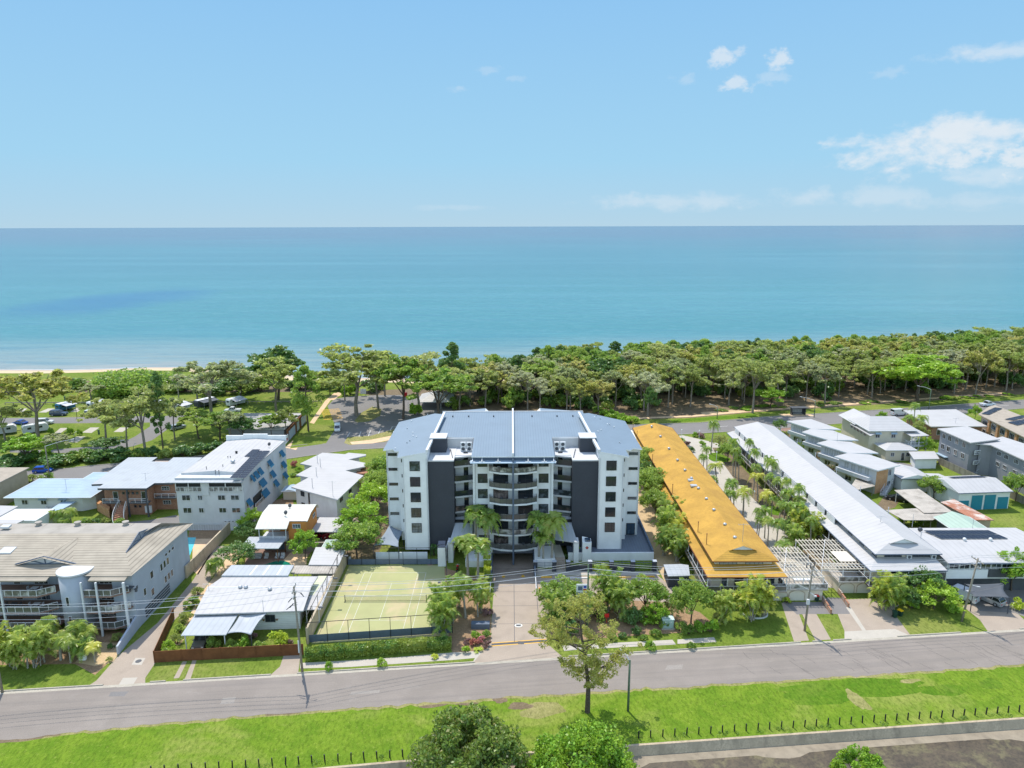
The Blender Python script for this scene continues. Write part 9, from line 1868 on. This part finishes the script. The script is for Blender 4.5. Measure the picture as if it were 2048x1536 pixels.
for i in range(6): x, y = W(645 + i * 5.6, 1031); bin_(x, y, 'binred' if i < 3 else 'binyellow', ('red lidded' if i < 3 else 'yellow lidded') + ' wheelie bin in the row behind the white villas, number %s from the left' % ['one', 'two', 'three', 'four', 'five', 'six'][i], 'bins behind the white villas')
for i in range(5): x, y = W(1831 + i * 4.4, 932); bin_(x, y, 'binred' if i in (0, 4) else 'binyellow', ['leftmost red lidded bin at the laundry shed', 'yellow lidded bin next to the leftmost at the laundry shed', 'middle yellow lidded bin at the laundry shed', 'yellow lidded bin second from the right at the laundry shed', 'rightmost red lidded bin at the laundry shed'][i], 'bins at the laundry shed')
bin_(*W(1633, 1202), 'binred', 'red lidded wheelie bin in front of the left garages'); bin_(*W(1789, 1235), 'bingreen', 'dark wheelie bin on the right lawn edge'); bin_(*W(1800, 1232), 'binyellow', 'yellow lidded wheelie bin on the right lawn edge', rot=.5)
x, y = W(1576, 1201); q = MB(); q.tube([(x, y, 0), (x, y, .25), (x, y, .5)], [.18, .32, .28], 12); o = q.build('flower_pot', M['terracotta']); setp(o, 'round terracotta pot between the arched garage doors', 'pot')
# business sign on the sign pole
x, y = W(1166, 1192, 4.2); t = thing('business_sign', 'white pole sign with dark blue lettering above the car park planting', 'sign', (x, y, 0))
q = MB(); q.bar((x + .55, y + .1, 0), (x + .55, y + .1, 6.1), .14); q.build('post', M['slate'], t); q = MB(); q.box(x - 1.05, x + .75, y - .08, y + .06, 4.0, 6.2); q.build('board', M['whitemetal'], t)
q = MB()
LT = {'O': [(0, 0, .1, 1), (.5, 0, .6, 1), (.1, 0, .5, .14), (.1, .86, .5, 1)], 'N': [(0, 0, .12, 1), (.48, 0, .6, 1), (.12, .62, .3, .95), (.28, .3, .48, .62)], 'E': [(0, 0, .12, 1), (.12, 0, .55, .14), (.12, .43, .45, .57), (.12, .86, .55, 1)]}
for wd, zz, hh in (('ONE', 4.25, .62),):
 for i, ch in enumerate(wd):
  for (u0, v0, u1, v1) in LT[ch]: q.box(x - .85 + i * .55 + u0 * .72, x - .85 + i * .55 + u1 * .72, y - .10, y - .08, zz + v0 * hh, zz + v1 * hh)
q.build('lettering', M['glassblue'], t)
q = MB(); q.box(x - .8, x - .1, y - .10, y - .08, 5.2, 5.9); q.build('emblem', M['slate'], t); q = MB(); q.box(x + .0, x + .55, y - .10, y - .08, 5.1, 5.45); q.build('emblem', M['redlens'], t); q = MB(); q.box(x + .05, x + .5, y - .10, y - .08, 5.6, 5.95); q.build('emblem', mat('sign blue', (.02, .05, .4), .5), t)
q = MB(); x, y = W(1213, 1246); q.box(x - .35, x + .35, y - .05, y, 1.0, 1.6); q.bar((x, y, 0), (x, y, 1), .08); o = q.build('red_sign', M['binred']); setp(o, 'small red sign half hidden behind the street gum', 'sign')
# shade sails and small things at the right
sailmesh('shade_sail', 'charcoal shade sail over the silver hatchback at the right', [W3(1934, 1186, 2.6), W3(1945, 1193, 2.6), W3(2020, 1196, 2.7), W3(2008, 1168, 3.2)], M['saildark'], .15, base=[1, 2])
sailmesh('shade_sail', 'second charcoal shade sail behind the first at the right', [W3(1930, 1168, 3.0), W3(1940, 1184, 2.7), W3(2012, 1186, 2.6), W3(2006, 1166, 3.2)], M['saildark'], .1, base=[0])
x, y = W(166, 1323, 0); t = thing('letterbox', 'white letterbox block on the front lawn of the balcony apartments', 'letterbox', (x, y, 0)); q = MB(); q.box(x - .45, x + .45, y - .12, y + .25, .25, 1.15); q.build('box', M['white'], t); q = MB(); q.box(x - .48, x + .48, y - .15, y + .28, 1.15, 1.2); q.build('cap', M['conclight'], t)
x, y = W(2034, 1217); q = MB(); q.tube([(x, y, 0), (x, y, .9)], .05, 6); q.box(x - .25, x + .25, y - .2, y + .2, .9, 1.25); o = q.build('letterbox', M['whitemetal']); setp(o, 'white letterbox on a post beside the right hand drive', 'letterbox')
x, y = W(962, 1258); q = MB(); q.box(x - 1.5, x + 1.3, y, y + 1.0, 0, .8); o = q.build('planter_box', M['slate']); setp(o, 'slate blue planter box behind the coloured cordylines', 'planter')
q = MB(); q.tube([W3(1300 + 220, 1262, .05)[:2] + (.12,), W3(1490, 1263, .1)], .05, 5);
x, y = W(1512, 1240); t = thing('garden_edging', 'white curved stone edging around the golden palm clump', 'garden edging', (x, y, 0)); q = MB(); c_ = W(1510, 1228)
for k in range(16):
 a0, a1 = math.pi * (1.0 + k / 16), math.pi * (1.0 + (k + 1) / 16); q.prism([(c_[0] + 2.0 * math.cos(a0), c_[1] + 1.5 * math.sin(a0)), (c_[0] + 2.0 * math.cos(a1), c_[1] + 1.5 * math.sin(a1)), (c_[0] + 1.8 * math.cos(a1), c_[1] + 1.3 * math.sin(a1)), (c_[0] + 1.8 * math.cos(a0), c_[1] + 1.3 * math.sin(a0))], 0, .22)
q.build('stone_ring', M['offwhite'], t)
x, y = W(673, 795); t = thing('information_sign', 'tall white information sign at the beach end of the car park', 'sign', (*W(727, 792), 0)); x, y = W(727, 792); q = MB(); q.box(x - 1.0, x + 1.0, y - .08, y + .08, .8, 2.6); q.build('board', M['whitemetal'], t); q = MB(); q.box(x - .95, x - .85, y - .05, y + .05, 0, .8); q.box(x + .85, x + .95, y - .05, y + .05, 0, .8); q.build('legs', M['darkgrey'], t)
x, y = W(811, 793); q = MB(); q.box(x - .6, x + .6, y - .5, y + .5, 0, 1.5); o = q.build('red_kiosk', M['binred']); setp(o, 'small red kiosk under the trees at the back of the car park', 'kiosk')
